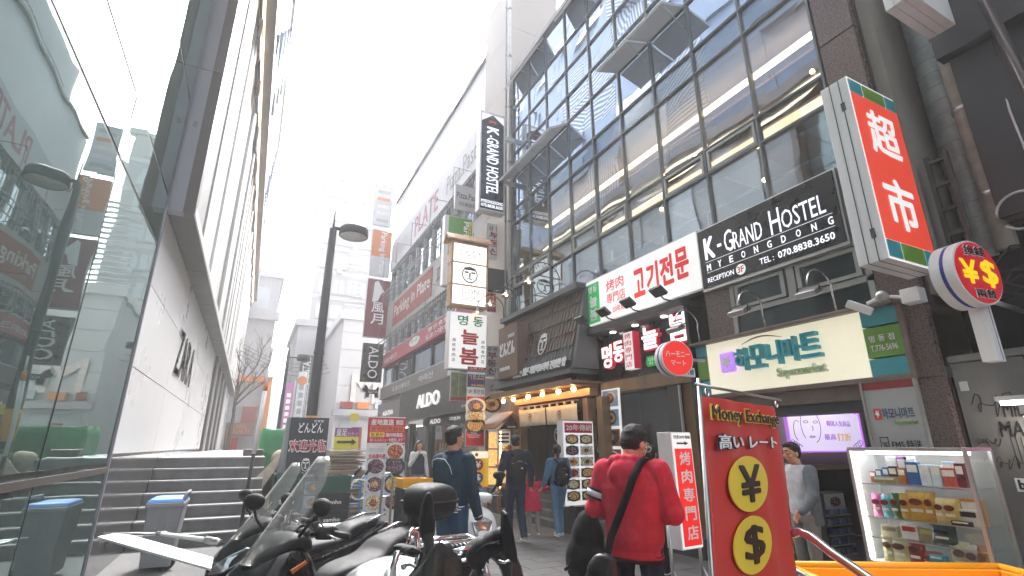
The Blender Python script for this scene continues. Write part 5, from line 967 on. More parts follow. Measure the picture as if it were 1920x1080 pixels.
def crate(x, y, z, w, h, dp, mat, label, txt=None, lattice=False, grp='stacked plastic delivery crates'):
    t = thing('plastic_crate', label, 'crate', (x+w/2, y, z), grp); e = .018
    box('floor_panel', M(mat), t, x, x+w, y, y+dp, z, z+e); box('rim', M(mat), t, x-.012, x+w+.012, y-.012, y, z+h-.03, z+h); box('rim', M(mat), t, x-.012, x+w+.012, y+dp, y+dp+.012, z+h-.03, z+h); box('rim', M(mat), t, x-.012, x, y, y+dp, z+h-.03, z+h); box('rim', M(mat), t, x+w, x+w+.012, y, y+dp, z+h-.03, z+h)
    box('side_panel', M(mat), t, x, x+e, y, y+dp, z+e, z+h-.03); box('side_panel', M(mat), t, x+w-e, x+w, y, y+dp, z+e, z+h-.03); box('side_panel', M(mat), t, x, x+w, y+dp-e, y+dp, z+e, z+h-.03)
    if lattice:
        for i in range(-6, 16):
            for s in (1, -1):
                q = MB(); a0 = x+i*.055; p0 = Vector((a0, y+.008, z+.05)); L_ = h-.1; p1 = p0+Vector((s*L_, 0, L_))
                # clip to the panel
                def cl(p, o):
                    if p.x < x+.03: f = (x+.03-p.x)/(o.x-p.x); p = p+(o-p)*f
                    if p.x > x+w-.03: f = (p.x-(x+w-.03))/(p.x-o.x); p = p+(o-p)*f
                    return p
                if max(p0.x, p1.x) < x+.04 or min(p0.x, p1.x) > x+w-.04: continue
                q.tube([cl(p0, p1), cl(p1, p0)], .006, 4); q.build('lattice_bar', M(mat), t)
        for a in ((x, x+.03, z, z+h-.03), (x+w-.03, x+w, z, z+h-.03), (x, x+w, z+e, z+.05), (x, x+w, z+h-.07, z+h-.03)): box('front_frame', M(mat), t, a[0], a[1], y, y+.016, a[2], a[3])
    else:
        box('front_panel', M(mat), t, x, x+w, y, y+e, z+e, z+h-.03)
        for k in range(3): box('rib', M(mat), t, x+.02, x+w-.02, y-.008, y, z+.04+k*(h-.08)/3, z+.055+k*(h-.08)/3)
    if txt: yf(y-.009, x, x+w, z, z+h).text(txt, .25, .75, .36, .6, M('txt_white'), t, bold=.03)
    return t
cx0, cx1 = YP(515, 900, 9.3).x, YP(567, 900, 9.3).x
crate(cx0, 9.3, .90, cx1-cx0, .27, .36, 'crate_green', 'green latticed crate on top of the left crate stack', None, True)
crate(cx0-.02, 9.3, .62, cx1-cx0+.05, .27, .38, 'crate_teal', 'teal crate with small white lettering directly below the green latticed crate', '참이슬')
crate(cx0-.02, 9.3, .33, cx1-cx0+.05, .28, .38, 'crate_black', 'dark crate third from the top in the left crate stack', None); crate(cx0-.02, 9.3, .04, cx1-cx0+.05, .28, .38, 'crate_teal', 'bottom teal crate of the left crate stack', None)
cx0, cx1 = YP(594, 940, 9.5).x, YP(655, 940, 9.5).x
crate(cx0, 9.5, .84, cx1-cx0, .26, .38, 'crate_green', 'green ribbed crate on top of the black crate stack beside the hand truck', None)
for k, (z, tx) in enumerate(((.57, 'samho'), (.30, 'samho'), (.03, 'samho'))): crate(cx0, 9.5, z, cx1-cx0, .26, .38, 'crate_black', ('black lettered crate just under the green ribbed crate', 'black lettered crate, second from the bottom of the right stack', 'bottom black crate of the right stack, touching the ground')[k], tx)
ht = thing('hand_truck', 'blue hand truck with black grips and coiled white cord beside the crate stack', 'hand truck', (2.0, 9.9, 0)); M('blue', '#3c86bd', .4, var=.1); M('rubber', (.012, .012, .013), .7, var=.2)
hx0 = YP(655, 930, 9.9).x; hx1 = YP(676, 930, 9.9).x
for x in (hx0, hx1): tubeo('upright', M('blue'), ht, [(x, 9.9, .15), (x, 10.0, 1.0), (x+.08, 10.05, 1.08)], .02, 8); tubeo('grip', M('rubber'), ht, [(x+.08, 10.05, 1.08), (x+.2, 10.1, 1.22)], .025, 8)
for z in (.3, .6, .9): tubeo('crossbar', M('blue'), ht, [(hx0, 9.92+z*.08, z), (hx1, 9.92+z*.08, z)], .015, 6)
for x in (hx0-.02, hx1+.06): q = MB(); q.cyl((x, 9.98, .15), .13, .06, 18, ax=(1, 0, 0)); w = q.build('wheel', M('rubber'), ht); q = MB(); q.cyl((x-.005, 9.98, .15), .07, .07, 14, ax=(1, 0, 0)); q.build('rim', M('crate_green'), w)
box('toe_plate', M('blue'), ht, hx0-.05, hx1+.05, 9.65, 9.9, .02, .035); tubeo('cord', M('white'), ht, [p+Vector((.03*sin(i), 0, 0)) for i, p in enumerate(arc((hx0+.15, 9.85, .85), (1, 0, 0), (0, 0, 1), .17, 0, 11, 40))], .009, 5)
# grey plinth block behind the scooters
gbx = thing('grey_block', 'plain grey box standing behind the scooter seat', 'box', (1.6, 7.4, 0)); a, b = YP(606, 992, 7.4), YP(688, 992, 7.4); box('block', M('lightgrey'), gbx, a.x, b.x, 7.4, 7.9, .0, a.z, .01)
# food banner stand
fb = thing('food_banner_stand', 'tall white standing banner with a red header and eight plates of food', 'banner', (2.5, 10.4, 0)); M('ban_red', '#c41f3a', .5, var=.04); M('banner_white', (.72, .73, .75), .5, var=.03)
yB = 10.2; a, b, c = YP(678, 985, yB), YP(753, 985, yB), YP(693, 780, yB); d_ = YP(769, 781, yB)
sh = (c.x-a.x)/(c.z-a.z); F = Face(a, (1, 0, 0), (sh, .05, 1), b.x-a.x, (c-a).length)
F.bx('banner_sheet', M('banner_white'), fb, 0, 1, 0, 1, -.012, 0); F.bx('red_header', M('ban_red'), fb, 0, 1, .745, .99, .001, .004)
F.text('産地直送', .08, .68, .915, .975, M('txt_white'), fb, d=.005, bold=.03); F.text('韓国', .74, .93, .92, .97, M('txt_white'), fb, d=.005, bold=.02); F.bx('orange_strip', M('orange'), fb, .06, .96, .855, .905, .004, .006); F.text('産地卸売価格', .08, .94, .858, .902, M('txt_red'), fb, d=.007, bold=.04)
F.bx('yellow_strip', M('scr_gold'), fb, .06, .44, .80, .845, .004, .006); F.text('批发价', .08, .42, .803, .842, M('txt_black'), fb, d=.007, bold=.03); F.text('国内特選品', .48, .93, .803, .842, M('txt_white'), fb, d=.005, bold=.03); F.text('おいしいメニューを提供します', .07, .93, .755, .79, M('txt_white'), fb, d=.005, bold=.02)
F.text('全品国内産', .06, .5, .595, .64, M('ban_red'), fb, d=.002, bold=.05); F.bx('pale_strip', M('far_pink'), fb, .06, .48, .70, .72, .001, .003)
for k in range(4): F.bx('text_line', M('lightgrey'), fb, .07, .46, .655+k*.011, .66+k*.011, .001, .003)
q = MB(); dishes(F, q, [(.75, .66), (.26, .52), (.75, .52), (.26, .355), (.75, .355), (.26, .19), (.75, .19)], .2, .9, cw=.46, ch=.15); q.build('dish_photos', FOODM(M('banner_white')), fb, kind='stuff')
for k in range(3): F.bx('caption_line', M('lightgrey'), fb, .1, .42, .43-.165*k, .436-.165*k, .001, .003); F.bx('caption_line', M('lightgrey'), fb, .58, .92, .43-.165*k, .436-.165*k, .001, .003)
tubeo('stand_pole', M('steel'), fb, [F.p(.5, 0, -.04), F.p(.5, 1, -.04)], .012); tubeo('stand_foot', M('steel'), fb, [F.p(.1, -.06, -.3), F.p(.5, .02, -.04), F.p(.9, -.06, -.3)], .012)
# purple and yellow arrow sign
ar = thing('arrow_signboard', 'purple and yellow foot-massage sign board with a black arrow', 'sign board', (2.1, 16, 0)); a, b = YP(629, 802, 16), YP(670, 845, 16); F = yf(16, a.x, b.x, b.z-.5, a.z); M('purp', '#8c3f86', .5, var=.05); M('yelb', '#e3d63a', .5, var=.05)
F.bx('yellow_panel', M('yelb'), ar, 0, 1, 0, .78, -.05, 0); F.bx('purple_panel', M('purp'), ar, 0, 1, .78, 1, -.05, 0); F.text('皇足', .06, .5, .8, .98, M('txt_white'), ar, bold=.03); F.text('マッサージ', .52, .96, .8, .9, M('txt_white'), ar)
q = MB(); q.prism([F.p(u, v, .003) for u, v in ((.12, .62), (.72, .62), (.72, .57), (.92, .65), (.72, .73), (.72, .68), (.12, .68))], (0, -.01, 0)); q.build('arrow', M('txt_black'), ar); box('leg', M('steel'), ar, a.x+.1, a.x+.14, 16.02, 16.06, 0, b.z); box('leg', M('steel'), ar, b.x-.14, b.x-.1, 16.02, 16.06, 0, b.z)
yc = thing('yellow_wedge_sign', 'small tilted yellow sign hanging under a white lamp by the grey wall', 'sign', (2.9, 20, 1.8)); a, b = YP(658, 775, 20), YP(672, 790, 20); box('plate', M('yelb'), yc, a.x, b.x, 20, 20.05, b.z, a.z)
# bin, white board, bucket by the left wall
bn = thing('wheelie_bin', 'grey wheeled rubbish bin with a blue lid standing in front of the steps', 'bin', (-.9, 8.95, 0)); M('bin_grey', (.24, .245, .26), .5, var=.08); M('bin_blue', '#3f7fc4', .45, var=.1)
bY = 8.7; x0, x1 = YP(273, 950, bY).x, YP(345, 950, bY).x; zt = YP(310, 948, bY).z; m = MB(); w = x1-x0
m.loft([[Vector((x0+w/2+sx*w/2*s, bY+.35+sy*.35*s, z)) for sx, sy in ((-1, -1), (-.9, -1.04), (.9, -1.04), (1, -1), (1, 1), (-1, 1))] for z, s in ((.06, .78), (zt-.02, .96), (zt-.02, 1.02), (zt+.03, 1.02))], True, False); m.build('bin_body', M('bin_grey'), bn, .006)
m = MB(); m.loft([[Vector((x0+w/2+sx*w/2*s, bY+.35+sy*.36*s, z)) for sx, sy in ((-1, -1), (1, -1), (1, 1), (-1, 1))] for z, s in ((zt+.035, 1), (zt+.075, .9), (zt+.09, .55))], True, False); m.build('lid', M('bin_blue'), bn, .01)
tubeo('handle', M('bin_grey'), bn, [(x1-.04, bY+.05, zt+.03), (x1+.0, bY+.05, zt+.14), (x1+.0, bY+.6, zt+.14), (x1-.04, bY+.6, zt+.03)], .018, 8)
for y in (bY+.15, bY+.6): q = MB(); q.cyl((x1-.1, y, .1), .1, .05, 16, ax=(0, 1, 0)); q.build('wheel', M('rubber'), bn)
for k in range(3): box('rib', M('bin_grey'), bn, x0+.14+k*.12, x0+.15+k*.12, bY+.0, bY+.02, zt-.3, zt-.06)
bc = thing('bucket', 'dark olive bucket with a wire handle under the white board', 'bucket', (-.95, 5.6, 0)); M('olive', (.035, .035, .028), .5, var=.2)
bY2 = 5.6; c_ = YP(239, 1040, bY2); q = MB(); q.lathe([(.13, 0), (.185, .4), (.195, .4), (.195, .42), (.175, .42), (.12, .03)], (c_.x, bY2, 0), 24); q.build('pail', M('olive'), bc); tubeo('handle', M('steel'), bc, arc((c_.x, bY2-.19, .40), (1, 0, 0), (0, -.1, -1), .17, 0, pi, 14), .005, 5)
wbd = thing('white_awning_board', 'white folded awning board lying from the glass wall towards the scooter nose', 'board', (-.7, 6.2, .4))
p = [YP(183, 1006, 6.6), YP(214, 1000, 7.0), YP(245, 1003, 6.9), YP(400, 1045, 5.2), YP(396, 1066, 5.0)]; q = MB(); q.prism([p[0], p[4], p[3], p[2], p[1]], (0, .01, -.02)); q.build('board', M('white'), wbd)
q = MB(); q.tube([YP(194, 1001, 7.02), YP(250, 1000, 7.1), YP(302, 1001, 7.0)], .012, 6); q.tube([YP(188, 1017, 6.6), YP(240, 1007, 6.9), YP(302, 1003, 7.0)], .006, 6); q.build('wire_arm', M('steel'), wbd, kind='stuff'); tubeo('white_rod', M('paint_white'), wbd, [YP(300, 1001, 7.0), YP(392, 1013, 5.9)], .022, 8); tubeo('rod_joint', M('steel'), wbd, [YP(296, 1001, 7.02), YP(312, 1002, 6.9)], .028, 8); tubeo('rod_end', M('steel'), wbd, [YP(388, 1012, 5.95), YP(410, 1018, 5.6)], .035, 8)
# ---------------- menu light boxes, exchange banner, display case, cart ----------------
mb20 = thing('menu_light_box', 'white menu light box with a red 20-year header and twelve bowls on the restaurant steps', 'sign box', (6.0, 8.9, .45)); Ym = 8.75
a, b = YP(1056, 790, Ym), YP(1118, 945, Ym); F = yf(Ym, a.x, b.x, b.z, a.z)
F.bx('box_case', M('paint_white'), mb20, -.02, 1.02, -.01, 1.01, -.22, -.008); F.bx('lit_face', M('lit_white'), mb20, 0, 1, 0, 1, -.008, 0); F.bx('red_header', M('ban_red'), mb20, .03, .97, .86, .985, .001, .004); F.text('20年傳統', .08, .95, .885, .965, M('txt_white'), mb20, d=.005, bold=.02)
q = MB(); dishes(F, q, [(.27+.48*(k % 2), .78-.135*(k//2)) for k in range(12)], .155, .62, cw=.42, ch=.105); q.build('dish_photos', FOODM(M('lit_white')), mb20, kind='stuff')
box('stand_base', M('black'), mb20, a.x+.1, b.x-.1, Ym-.2, Ym+.25, 0, b.z)
lbx = thing('barbecue_light_box', 'narrow standing light box with white Chinese characters on red and a small arrow', 'sign box', (4.05, 4.25, 0)); Yl = 4.2
a, b = YP(1262, 812, Yl), YP(1323, 1026, Yl); F = Face((a.x, Yl, b.z), (cos(.10), sin(.10), 0), (-.02, 0, 1), b.x-a.x, a.z-b.z)
F.bx('box_case', M('paint_white'), lbx, -.03, 1.02, -.01, 1.01, -.2, -.008, .006); F.bx('lit_face', M('lit_white'), lbx, 0, 1, 0, 1, -.008, 0); F.bx('red_panel', M('lit_red'), lbx, .06, .96, .02, .86, .001, .004)
for i, c in enumerate('烤肉専門店'): F.text(c, .26, .82, .71-i*.16, .83-i*.16, M('txt_white'), lbx, d=.005, bold=.03)
F.text('営業20年傳統', .06, .94, .95, .98, M('darkgrey'), lbx); q = MB(); q.prism([F.p(u, v, .002) for u, v in ((.2, .90), (.62, .90), (.62, .89), (.82, .908), (.62, .926), (.62, .915), (.2, .915))], -F.r.cross(F.u)*-.003); q.build('arrow', M('navy'), lbx)
bp = F.p(.5, 0, -.1); box('base_frame', M('black'), lbx, bp.x-.32, bp.x+.34, Yl-.25, Yl+.5, .0, .06, .008)
for s in (-.2, .2): tubeo('post', M('steel'), lbx, [(bp.x+s, Yl+.12, .06), (bp.x+s, Yl+.12, b.z+.3)], .018); tubeo('brace', M('steel'), lbx, [(bp.x+s, Yl-.12, .06), (bp.x+s, Yl+.1, .4)], .01)
mx = thing('money_exchange_banner', 'large red hanging banner reading Money Exchange with yellow yen and dollar discs', 'banner', (2.3, 2.2, 0)); M('ban_cloth', '#cb3a34', .55, var=.05, scale=3, bump=.15, bscale=4); M('ban_yel', '#e8c93c', .5, var=.03); M('choc', '#2b1712', .5)
pL = ZP(1321, 742, 1.83); dv = Vector((.946, .33, 0)); 
# right edge: where the ray through the right top corner meets the banner plane
nrm = Vector((.33, -.946, 0)); rr_ = ray(1460, 765); tR = (pL-C0).dot(nrm)/rr_.dot(nrm); pR = C0+rr_*tR; rb = ray(1345, 1078); pB = C0+rb*((pL-C0).dot(nrm)/rb.dot(nrm))
Wb = (pR-pL).dot(dv); Hb = 1.62; upv = Vector((0, 0, 1))+dv*((pL-pB).dot(dv)/(pL.z-pB.z)); zt_ = pL.z
F = Face(pL-upv*(Hb), dv, upv, Wb, Hb*upv.length)
q = MB(); n = 24; vs = []; 
for j in range(13):
    for i in range(n+1): vs.append(F.p(i/n, j/12, .008*sin(i/n*19+j*.3)*(1.0)+.006*sin(i*.5+j*.9)-.016))
q.add(vs, [(j*(n+1)+i, j*(n+1)+i+1, (j+1)*(n+1)+i+1, (j+1)*(n+1)+i) for j in range(12) for i in range(n)], True); o = q.build('banner_cloth', M('ban_cloth'), mx); so = o.modifiers.new('s', 'SOLIDIFY'); so.thickness = .004
def uv(px, py):
    r = ray(px, py); P = C0+r*((F.o-C0).dot(F.n)/r.dot(F.n)); w = P-F.o; b = w.dot(Vector((0, 0, 1)))/(F.u.z*F.H); return (w-F.u*F.H*b).dot(F.r)/F.W, b
def fit(tx, p0, p1, mat, **k):
    a, b = uv(*p0), uv(*p1); F.text(tx, a[0], b[0], min(a[1], b[1]), max(a[1], b[1]), mat, mx, **k)
u0, u1 = uv(1328, 0)[0], uv(1458, 0)[0]
(ua, va), (ub, vb) = uv(1330, 757), uv(1330, 796)
F.text('Money Exchange', .04, .95, vb, va, M('ban_yel'), mx, d=.002, bold=.07, name='lettering_rim'); F.text('Money Exchange', .05, .94, vb+.004, va-.004, M('choc'), mx, d=.008, bold=.02)
(ua, va), (ub, vb) = uv(1338, 811), uv(1338, 845)
F.text('高い レート', .09, .87, vb, va, M('txt_black'), mx, d=.002, bold=.06, name='lettering_rim'); F.text('高い レート', .10, .86, vb+.004, va-.004, M('txt_white'), mx, d=.008, bold=.02)
for (px, py, t_, b_), ch in (((1404, 906, 853, 958), '¥'), ((1412, 1020, 967, 1078), '$')):
    c_, cv = uv(px, py); rv = (uv(px, t_)[1]-uv(px, b_)[1])/2*F.H; rh = (uv(px+36, py)[0]-uv(px-36, py)[0])/2*F.W
    q = MB(); F.disc(q, c_, cv, rh, .0, .006, 40, rv); q.build('yellow_disc', M('ban_yel'), mx); F.text(ch, c_-rh/F.W*.52, c_+rh/F.W*.56, cv-rv/F.H*.68, cv+rv/F.H*.68, M('choc'), mx, d=.008, bold=.035)
tubeo('top_rod', M('steel'), mx, [F.p(-.08, 1.03, 0), F.p(1.05, 1.03, 0)], .008); tubeo('side_pole', M('steel'), mx, [F.p(-.03, -.2, -.01), F.p(-.03, 1.05, -.01)], .01)
for u in (.03, .97): tubeo('hook', M('chrome'), mx, arc(F.p(u, 1.01, 0), F.r, F.u, .02, -1, 4, 10), .004, 5)
for u in (.0, 1.0): tubeo('stand_leg', M('steel'), mx, [F.p(u, -.15, -.35), F.p(u, .02, -.02)], .012)
# ---------------- glass display case with goods ----------------
CX0, CX1, CY0, CY1, CZ0, CZ1 = 5.2, 5.62, 2.16, 3.08, .60, 1.57
dc = thing('display_case', 'glass display case on a white frame with lit shelves of packaged snacks', 'display case', (5.4, 2.6, 0))
for (x, y) in ((CX0, CY0), (CX0, CY1), (CX1, CY0), (CX1, CY1)): box('corner_post', M('alu'), dc, x-.014, x+.014, y-.014, y+.014, .05, CZ1, .003)
for z in (CZ0, CZ1):
    for y in (CY0, CY1): box('rail', M('alu'), dc, CX0, CX1, y-.012, y+.012, z-.014, z+.014)
    for x in (CX0, CX1): box('rail', M('alu'), dc, x-.012, x+.012, CY0+.014, CY1-.014, z-.014, z+.014)
box('base_panel', M('white'), dc, CX0, CX1, CY0, CY1, CZ0-.4, CZ0-.015); box('back_panel', M('panel_w'), dc, CX1-.012, CX1-.004, CY0+.01, CY1-.01, CZ0, CZ1-.015); box('side_panel', M('white'), dc, CX0+.02, CX1, CY1+.002, CY1+.008, CZ0, CZ1-.02)
box('tube_light', M('led'), dc, CX0+.18, CX0+.21, CY0+.05, CY1-.05, CZ1-.045, CZ1-.02); box('side_light', M('led'), dc, CX0+.03, CX0+.05, CY1-.03, CY1-.01, CZ0+.03, CZ1-.04)
ZSH = [1.27, .985, .815, CZ0+.02]
for z in ZSH[:3]: box('glass_shelf', M('clear_glass'), dc, CX0+.02, CX1-.02, CY0+.02, CY1-.02, z-.012, z-.004); box('shelf_edge', M('alu'), dc, CX0+.014, CX0+.02, CY0+.02, CY1-.02, z-.013, z-.003)
box('floor_panel', M('white'), dc, CX0+.01, CX1-.01, CY0+.01, CY1-.01, CZ0, CZ0+.01)
box('front_glass', M('clear_glass'), dc, CX0-.004, CX0-.001, CY0+.016, CY1-.016, CZ0+.016, CZ1-.016); box('end_glass', M('clear_glass'), dc, CX0+.016, CX1-.016, CY0-.004, CY0-.001, CZ0+.016, CZ1-.016)
PK = {}
def pm_(c):
    if c not in PK: PK[c] = M('pack'+c[1:], c, .32, var=.12, scale=40)
    return PK[c]
def pbox(y, z, w, h, d, col, label, acc='#f2efe6', x=CX0+.09, grp='boxed goods in the display case', txt=None, lean=0):
    t = thing('goods_box', label, 'box', (x, y, z), grp); R = Matrix.Rotation(lean, 3, 'Y'); m = MB(); m.obox(Vector((x+d/2, y, z+h/2)), (d, w, h), R); m.build('carton', pm_(col), t, .002)
    F = xf(x-.001, y+w/2, y-w/2, z, z+h); F.bx('print_panel', pm_(acc), t, .1, .9, .55, .88, 0, .001)
    if txt: F.text(txt, .14, .86, .18, .42, M('txt_white'), t, d=.0005, depth=.001, bold=.03)
def pbag(y, z, w, h, col, label, acc='#7b2a1c', x=CX0+.09, grp='snack bags in the display case', tilt=0):
    w *= 1.15; h *= 1.25 if h > .16 else 1.3
    t = thing('snack_bag', label, 'snack bag', (x, y, z), grp); random.seed(int(y*1000+z*77)); m = MB(); nu, nv = 9, 11; fr, bk = [], []
    for j in range(nv+1):
        for i in range(nu+1):
            u, v = i/nu, j/nv; th = .035*(sin(pi*u)**.6)*(sin(pi*v)**.5)+random.uniform(-.0025, .0025); zz = z+v*h; yy = y+w/2-u*w+tilt*(v-.5)*h
            fr.append(Vector((x-th+.02*v, yy, zz+.004*sin(u*40)*(v in (0, 1))))); bk.append(Vector((x+th*.6+.004+.02*v, yy, zz)))
    q = lambda o: [(o+j*(nu+1)+i, o+j*(nu+1)+i+1, o+(j+1)*(nu+1)+i+1, o+(j+1)*(nu+1)+i) for j in range(nv) for i in range(nu)]
    m.add(fr, q(0), True); m.add(bk, q(0), True); m.build('bag', pm_(col), t)
    F = xf(x-.035, y+w/2, y-w/2, z, z+h); k = MB()
    k.loft([[F.p(.5+.28*cos(a)*s, .64+.12*sin(a), d) for a in [2*pi*i/14 for i in range(14)]] for s, d in ((1, -.012), (1, .002))], True, False); k.build('print_blob', pm_(acc), t); F.bx('print_bar', pm_('#f4efe0'), t, .25, .75, .3, .4, -.01, .001)
yL, yR = CY1-.08, CY0+.07
def yy(f): return yL+(yR-yL)*f
z = ZSH[0]
top = [(.06, .05, .1, '#b63a4a', 'small red box at the left end of the top shelf'), (.13, .05, .12, '#2f6fc0', 'small blue box beside the red one on the top shelf'), (.21, .05, .14, '#2a5fb8', 'second blue box, taller, left part of the top shelf'), (.29, .07, .15, '#1c1c22', 'black box with a pale emblem on the top shelf'), (.38, .06, .14, '#c8722c', 'orange box on the top shelf beside the black box'), (.50, .10, .19, '#2b62a8', 'large blue face-mask box in the middle of the top shelf'), (.62, .08, .17, '#dfe6ee', 'white box with dark tag right of the large blue box'), (.73, .08, .17, '#cfe0ee', 'pale box with dark tag, second right of the large blue box'), (.84, .11, .15, '#c85a3c', 'coral red box standing before pale cards on the top shelf'), (.95, .06, .19, '#4a2433', 'dark maroon patterned box at the right end of the top shelf')]
for f, w, h, c, lb in top: pbox(yy(f), z, w, h, .05, c, lb)
for k, (f, c, lb) in enumerate(((.22, '#ded7e8', 'white cartoon-printed pouch behind the blue boxes at the top'), (.34, '#a06aa8', 'purple and white pouch rising behind the black box'), (.42, '#e8ecf2', 'pale pouch leaning at the back of the top shelf'), (.8, '#bcd8ec', 'pale blue card pack at the back of the top shelf'))): pbox(yy(f), z, .09, .235 if k < 3 else .2, .02, c, lb, x=CX0+.2)
pbox(yy(.22), z, .2, .06, .05, '#a99a6a', 'low olive tin tray box lying in front on the top shelf', x=CX0+.03)
z = ZSH[1]-.004
bags = [(.05, .09, .15, '#d26aa0', 'pink and white snack bag at the left end of the middle shelf'), (.15, .09, .15, '#6fc4d8', 'light blue snack bag beside the pink one'), (.25, .08, .16, '#587a52', 'dark green snack bag left of the gold bags'), (.35, .09, .17, '#d9a83c', 'narrow gold snack bag next to the green one'), (.48, .15, .19, '#dba93a', 'largest gold snack bag in the middle of the shelf'), (.60, .08, .19, '#cf9a34', 'slim gold snack bag right of the largest one'), (.69, .08, .15, '#e0cc90', 'cream and brown snack bag right of the slim gold bag'), (.79, .11, .15, '#d8b868', 'pale gold bag with green print near the pink carton')]
for f, w, h, c, lb in bags: pbag(yy(f), z, w, h, c, lb)
pbox(yy(.15), z, .16, .2, .03, '#d07a34', 'orange carton at the back left of the middle shelf', x=CX0+.2); pbox(yy(.4), z, .16, .21, .03, '#8a2430', 'dark red carton at the back of the middle shelf', x=CX0+.2); pbox(yy(.72), z, .18, .19, .03, '#d9a0a8', 'pink carton behind the cream snack bags', x=CX0+.2); pbox(yy(.93), z, .16, .2, .05, '#d08a48', 'big orange carton at the right end of the middle shelf', x=CX0+.17); pbox(yy(.9), z, .19, .12, .04, '#e6e2e0', 'white photo box with dark portraits at the right of the middle shelf', '#3a3438'); pbox(yy(.88), z-.0, .13, .035, .05, '#3a2a24', 'flat dark brown box in front of the white photo box', x=CX0+.03)
z = ZSH[2]
pbox(yy(.12), z, .14, .09, .1, '#b8a888', 'brown and white tray box at the left of the third shelf', '#7a6a5a'); pbox(yy(.33), z, .13, .12, .03, '#e8e2dc', 'white card with red berries print on the third shelf', '#c03038'); pbox(yy(.5), z, .12, .11, .03, '#9a9468', 'olive card pack in the middle of the third shelf', '#c8b870'); pbag(yy(.66), z, .16, .12, '#3a4648', 'dark grey shiny pouch on the third shelf', '#20282a')
z = ZSH[3]-.006
low = [(.08, .10, .17, '#b0a46c', 'olive patterned pouch at the bottom left'), (.2, .15, .17, '#d8cfa0', 'pale yellow picture pouch beside the olive one at the bottom'), (.36, .12, .16, '#a83030', 'red pouch in the lower row left of the blue packs'), (.5, .14, .1, '#c04840', 'crumpled red pouch lying in front of the blue packs'), (.78, .12, .19, '#cfc69a', 'cream printed pouch leaning right of the blue packs'), (.88, .10, .18, '#c9b8bc', 'pinkish grey pouch leaning at the lower right'), (.97, .08, .18, '#9a6a48', 'brown pouch at the lower right corner')]
for f, w, h, c, lb in low: pbag(yy(f), z, w, h, c, lb, '#6a3a34')
for k in range(3): pbox(yy(.58+.08*(k % 2)), z+.0+.06*(k//2), .1, .055, .09, '#3fa8c0', ('left turquoise sheet-mask pack at the bottom of the case', 'right turquoise sheet-mask pack at the bottom of the case', 'turquoise sheet-mask pack lying on the other two')[k], '#d8eef2', x=CX0+.03)
# cigarette rack in the doorway
cr = thing('cigarette_rack', 'narrow shelf rack of small blue packets in the supermarket doorway', 'shelf rack', (6.9, 4.6, 0))
RY = 5.1; a, b = YP(1545, 925, RY), YP(1600, 1035, RY); zt_ = a.z; zb_ = b.z-.25
box('rack_body', M('darkgrey'), cr, a.x, b.x+.1, RY+.05, RY+.3, 0, zt_); F = yf(RY+.045, a.x, b.x+.1, zb_, zt_); F.bx('picture_card', M('lightgrey'), cr, .08, .92, .78, .98, 0, .02); q = MB(); F.disc(q, .5, .88, .13, .021, .024, 16, .07); q.build('flower_print', M('food3'), cr)
for k in range(6):
    F.bx('rack_shelf', M('alu'), cr, .04, .96, .70-k*.125, .715-k*.125, 0, .06)
    for j in range(9): F.bx('packet', pm_(('#3a4a8a', '#8090a8', '#4a7090', '#6a6a9a')[(j+k) % 4]), cr, .07+j*.1, .15+j*.1, .72-k*.125, .79-k*.125, .0, .05)
# yellow cart
yc = thing('yellow_cart', 'bright yellow plastic cart with a chrome tube handle in the lower right corner', 'cart', (4.2, 1.9, 0)); M('yellow_pl', '#f2a90e', .35, var=.05, scale=6)
A, B = ZP(1484, 1058, .74), ZP(1872, 1062, .74); dv = (B-A).normalized(); nv = Vector((dv.y, -dv.x, 0)); nv = nv if nv.y < 0 else -nv
def cp(u, v, z): return A+dv*u+nv*v+Vector((0, 0, z-.74))
L_ = (B-A).length; Wd = .62
def wall(name, a0, a1, th_n, z0, z1, taper=.05):
    q = MB(); q.hexa([p-Vector((0, 0, z1-z0)) + t_ for p, t_ in zip((a0, a1, a1+th_n, a0+th_n), ((nv*0),)*4)]+[a0, a1, a1+th_n, a0+th_n]); return q.build(name, M('yellow_pl'), yc, .006)
wall('side_wall', cp(0, 0, .72), cp(L_, 0, .72), nv*.02, .36, .72); wall('side_wall', cp(0, Wd, .72), cp(L_, Wd, .72), nv*-.02, .36, .72); wall('end_wall', cp(0, .02, .72), cp(0, Wd-.02, .72), dv*.02, .36, .72); wall('end_wall', cp(L_, .02, .72), cp(L_, Wd-.02, .72), dv*-.02, .36, .72)
for (a, b) in ((cp(-.03, -.03, .73), cp(L_+.03, -.03, .73)), (cp(-.03, Wd+.03, .73), cp(L_+.03, Wd+.03, .73)), (cp(-.03, -.03, .73), cp(-.03, Wd+.03, .73)), (cp(L_+.03, -.03, .73), cp(L_+.03, Wd+.03, .73))): tubeo('rim', M('yellow_pl'), yc, [a, b], .028, 10)
q = MB(); q.hexa([cp(0, 0, .36), cp(L_, 0, .36), cp(L_, Wd, .36), cp(0, Wd, .36), cp(0, 0, .385), cp(L_, 0, .385), cp(L_, Wd, .385), cp(0, Wd, .385)]); q.build('cart_floor', M('yellow_pl'), yc)
for u in (.12, L_-.12):
    for v in (.08, Wd-.08): q = MB(); q.cyl(cp(u, v-.02, .08), .08, .04, 16, ax=nv); q.build('wheel', M('rubber'), yc); q = MB(); q.tube([cp(u, v, .08), cp(u, v, .37)], .018); q.build('castor_fork', M('steel'), yc)
k_ = ray(1478, 1090); hp = [C0+ray(x, y)*(kk/FPX) for x, y, kk in ((1478, 1120, 2.95), (1477, 1050, 2.95), (1476, 1018, 2.95), (1483, 1002, 2.93), (1500, 997, 2.88), (1520, 1006, 2.82), (1560, 1037, 2.72), (1640, 1092, 2.5), (1700, 1140, 2.35))]
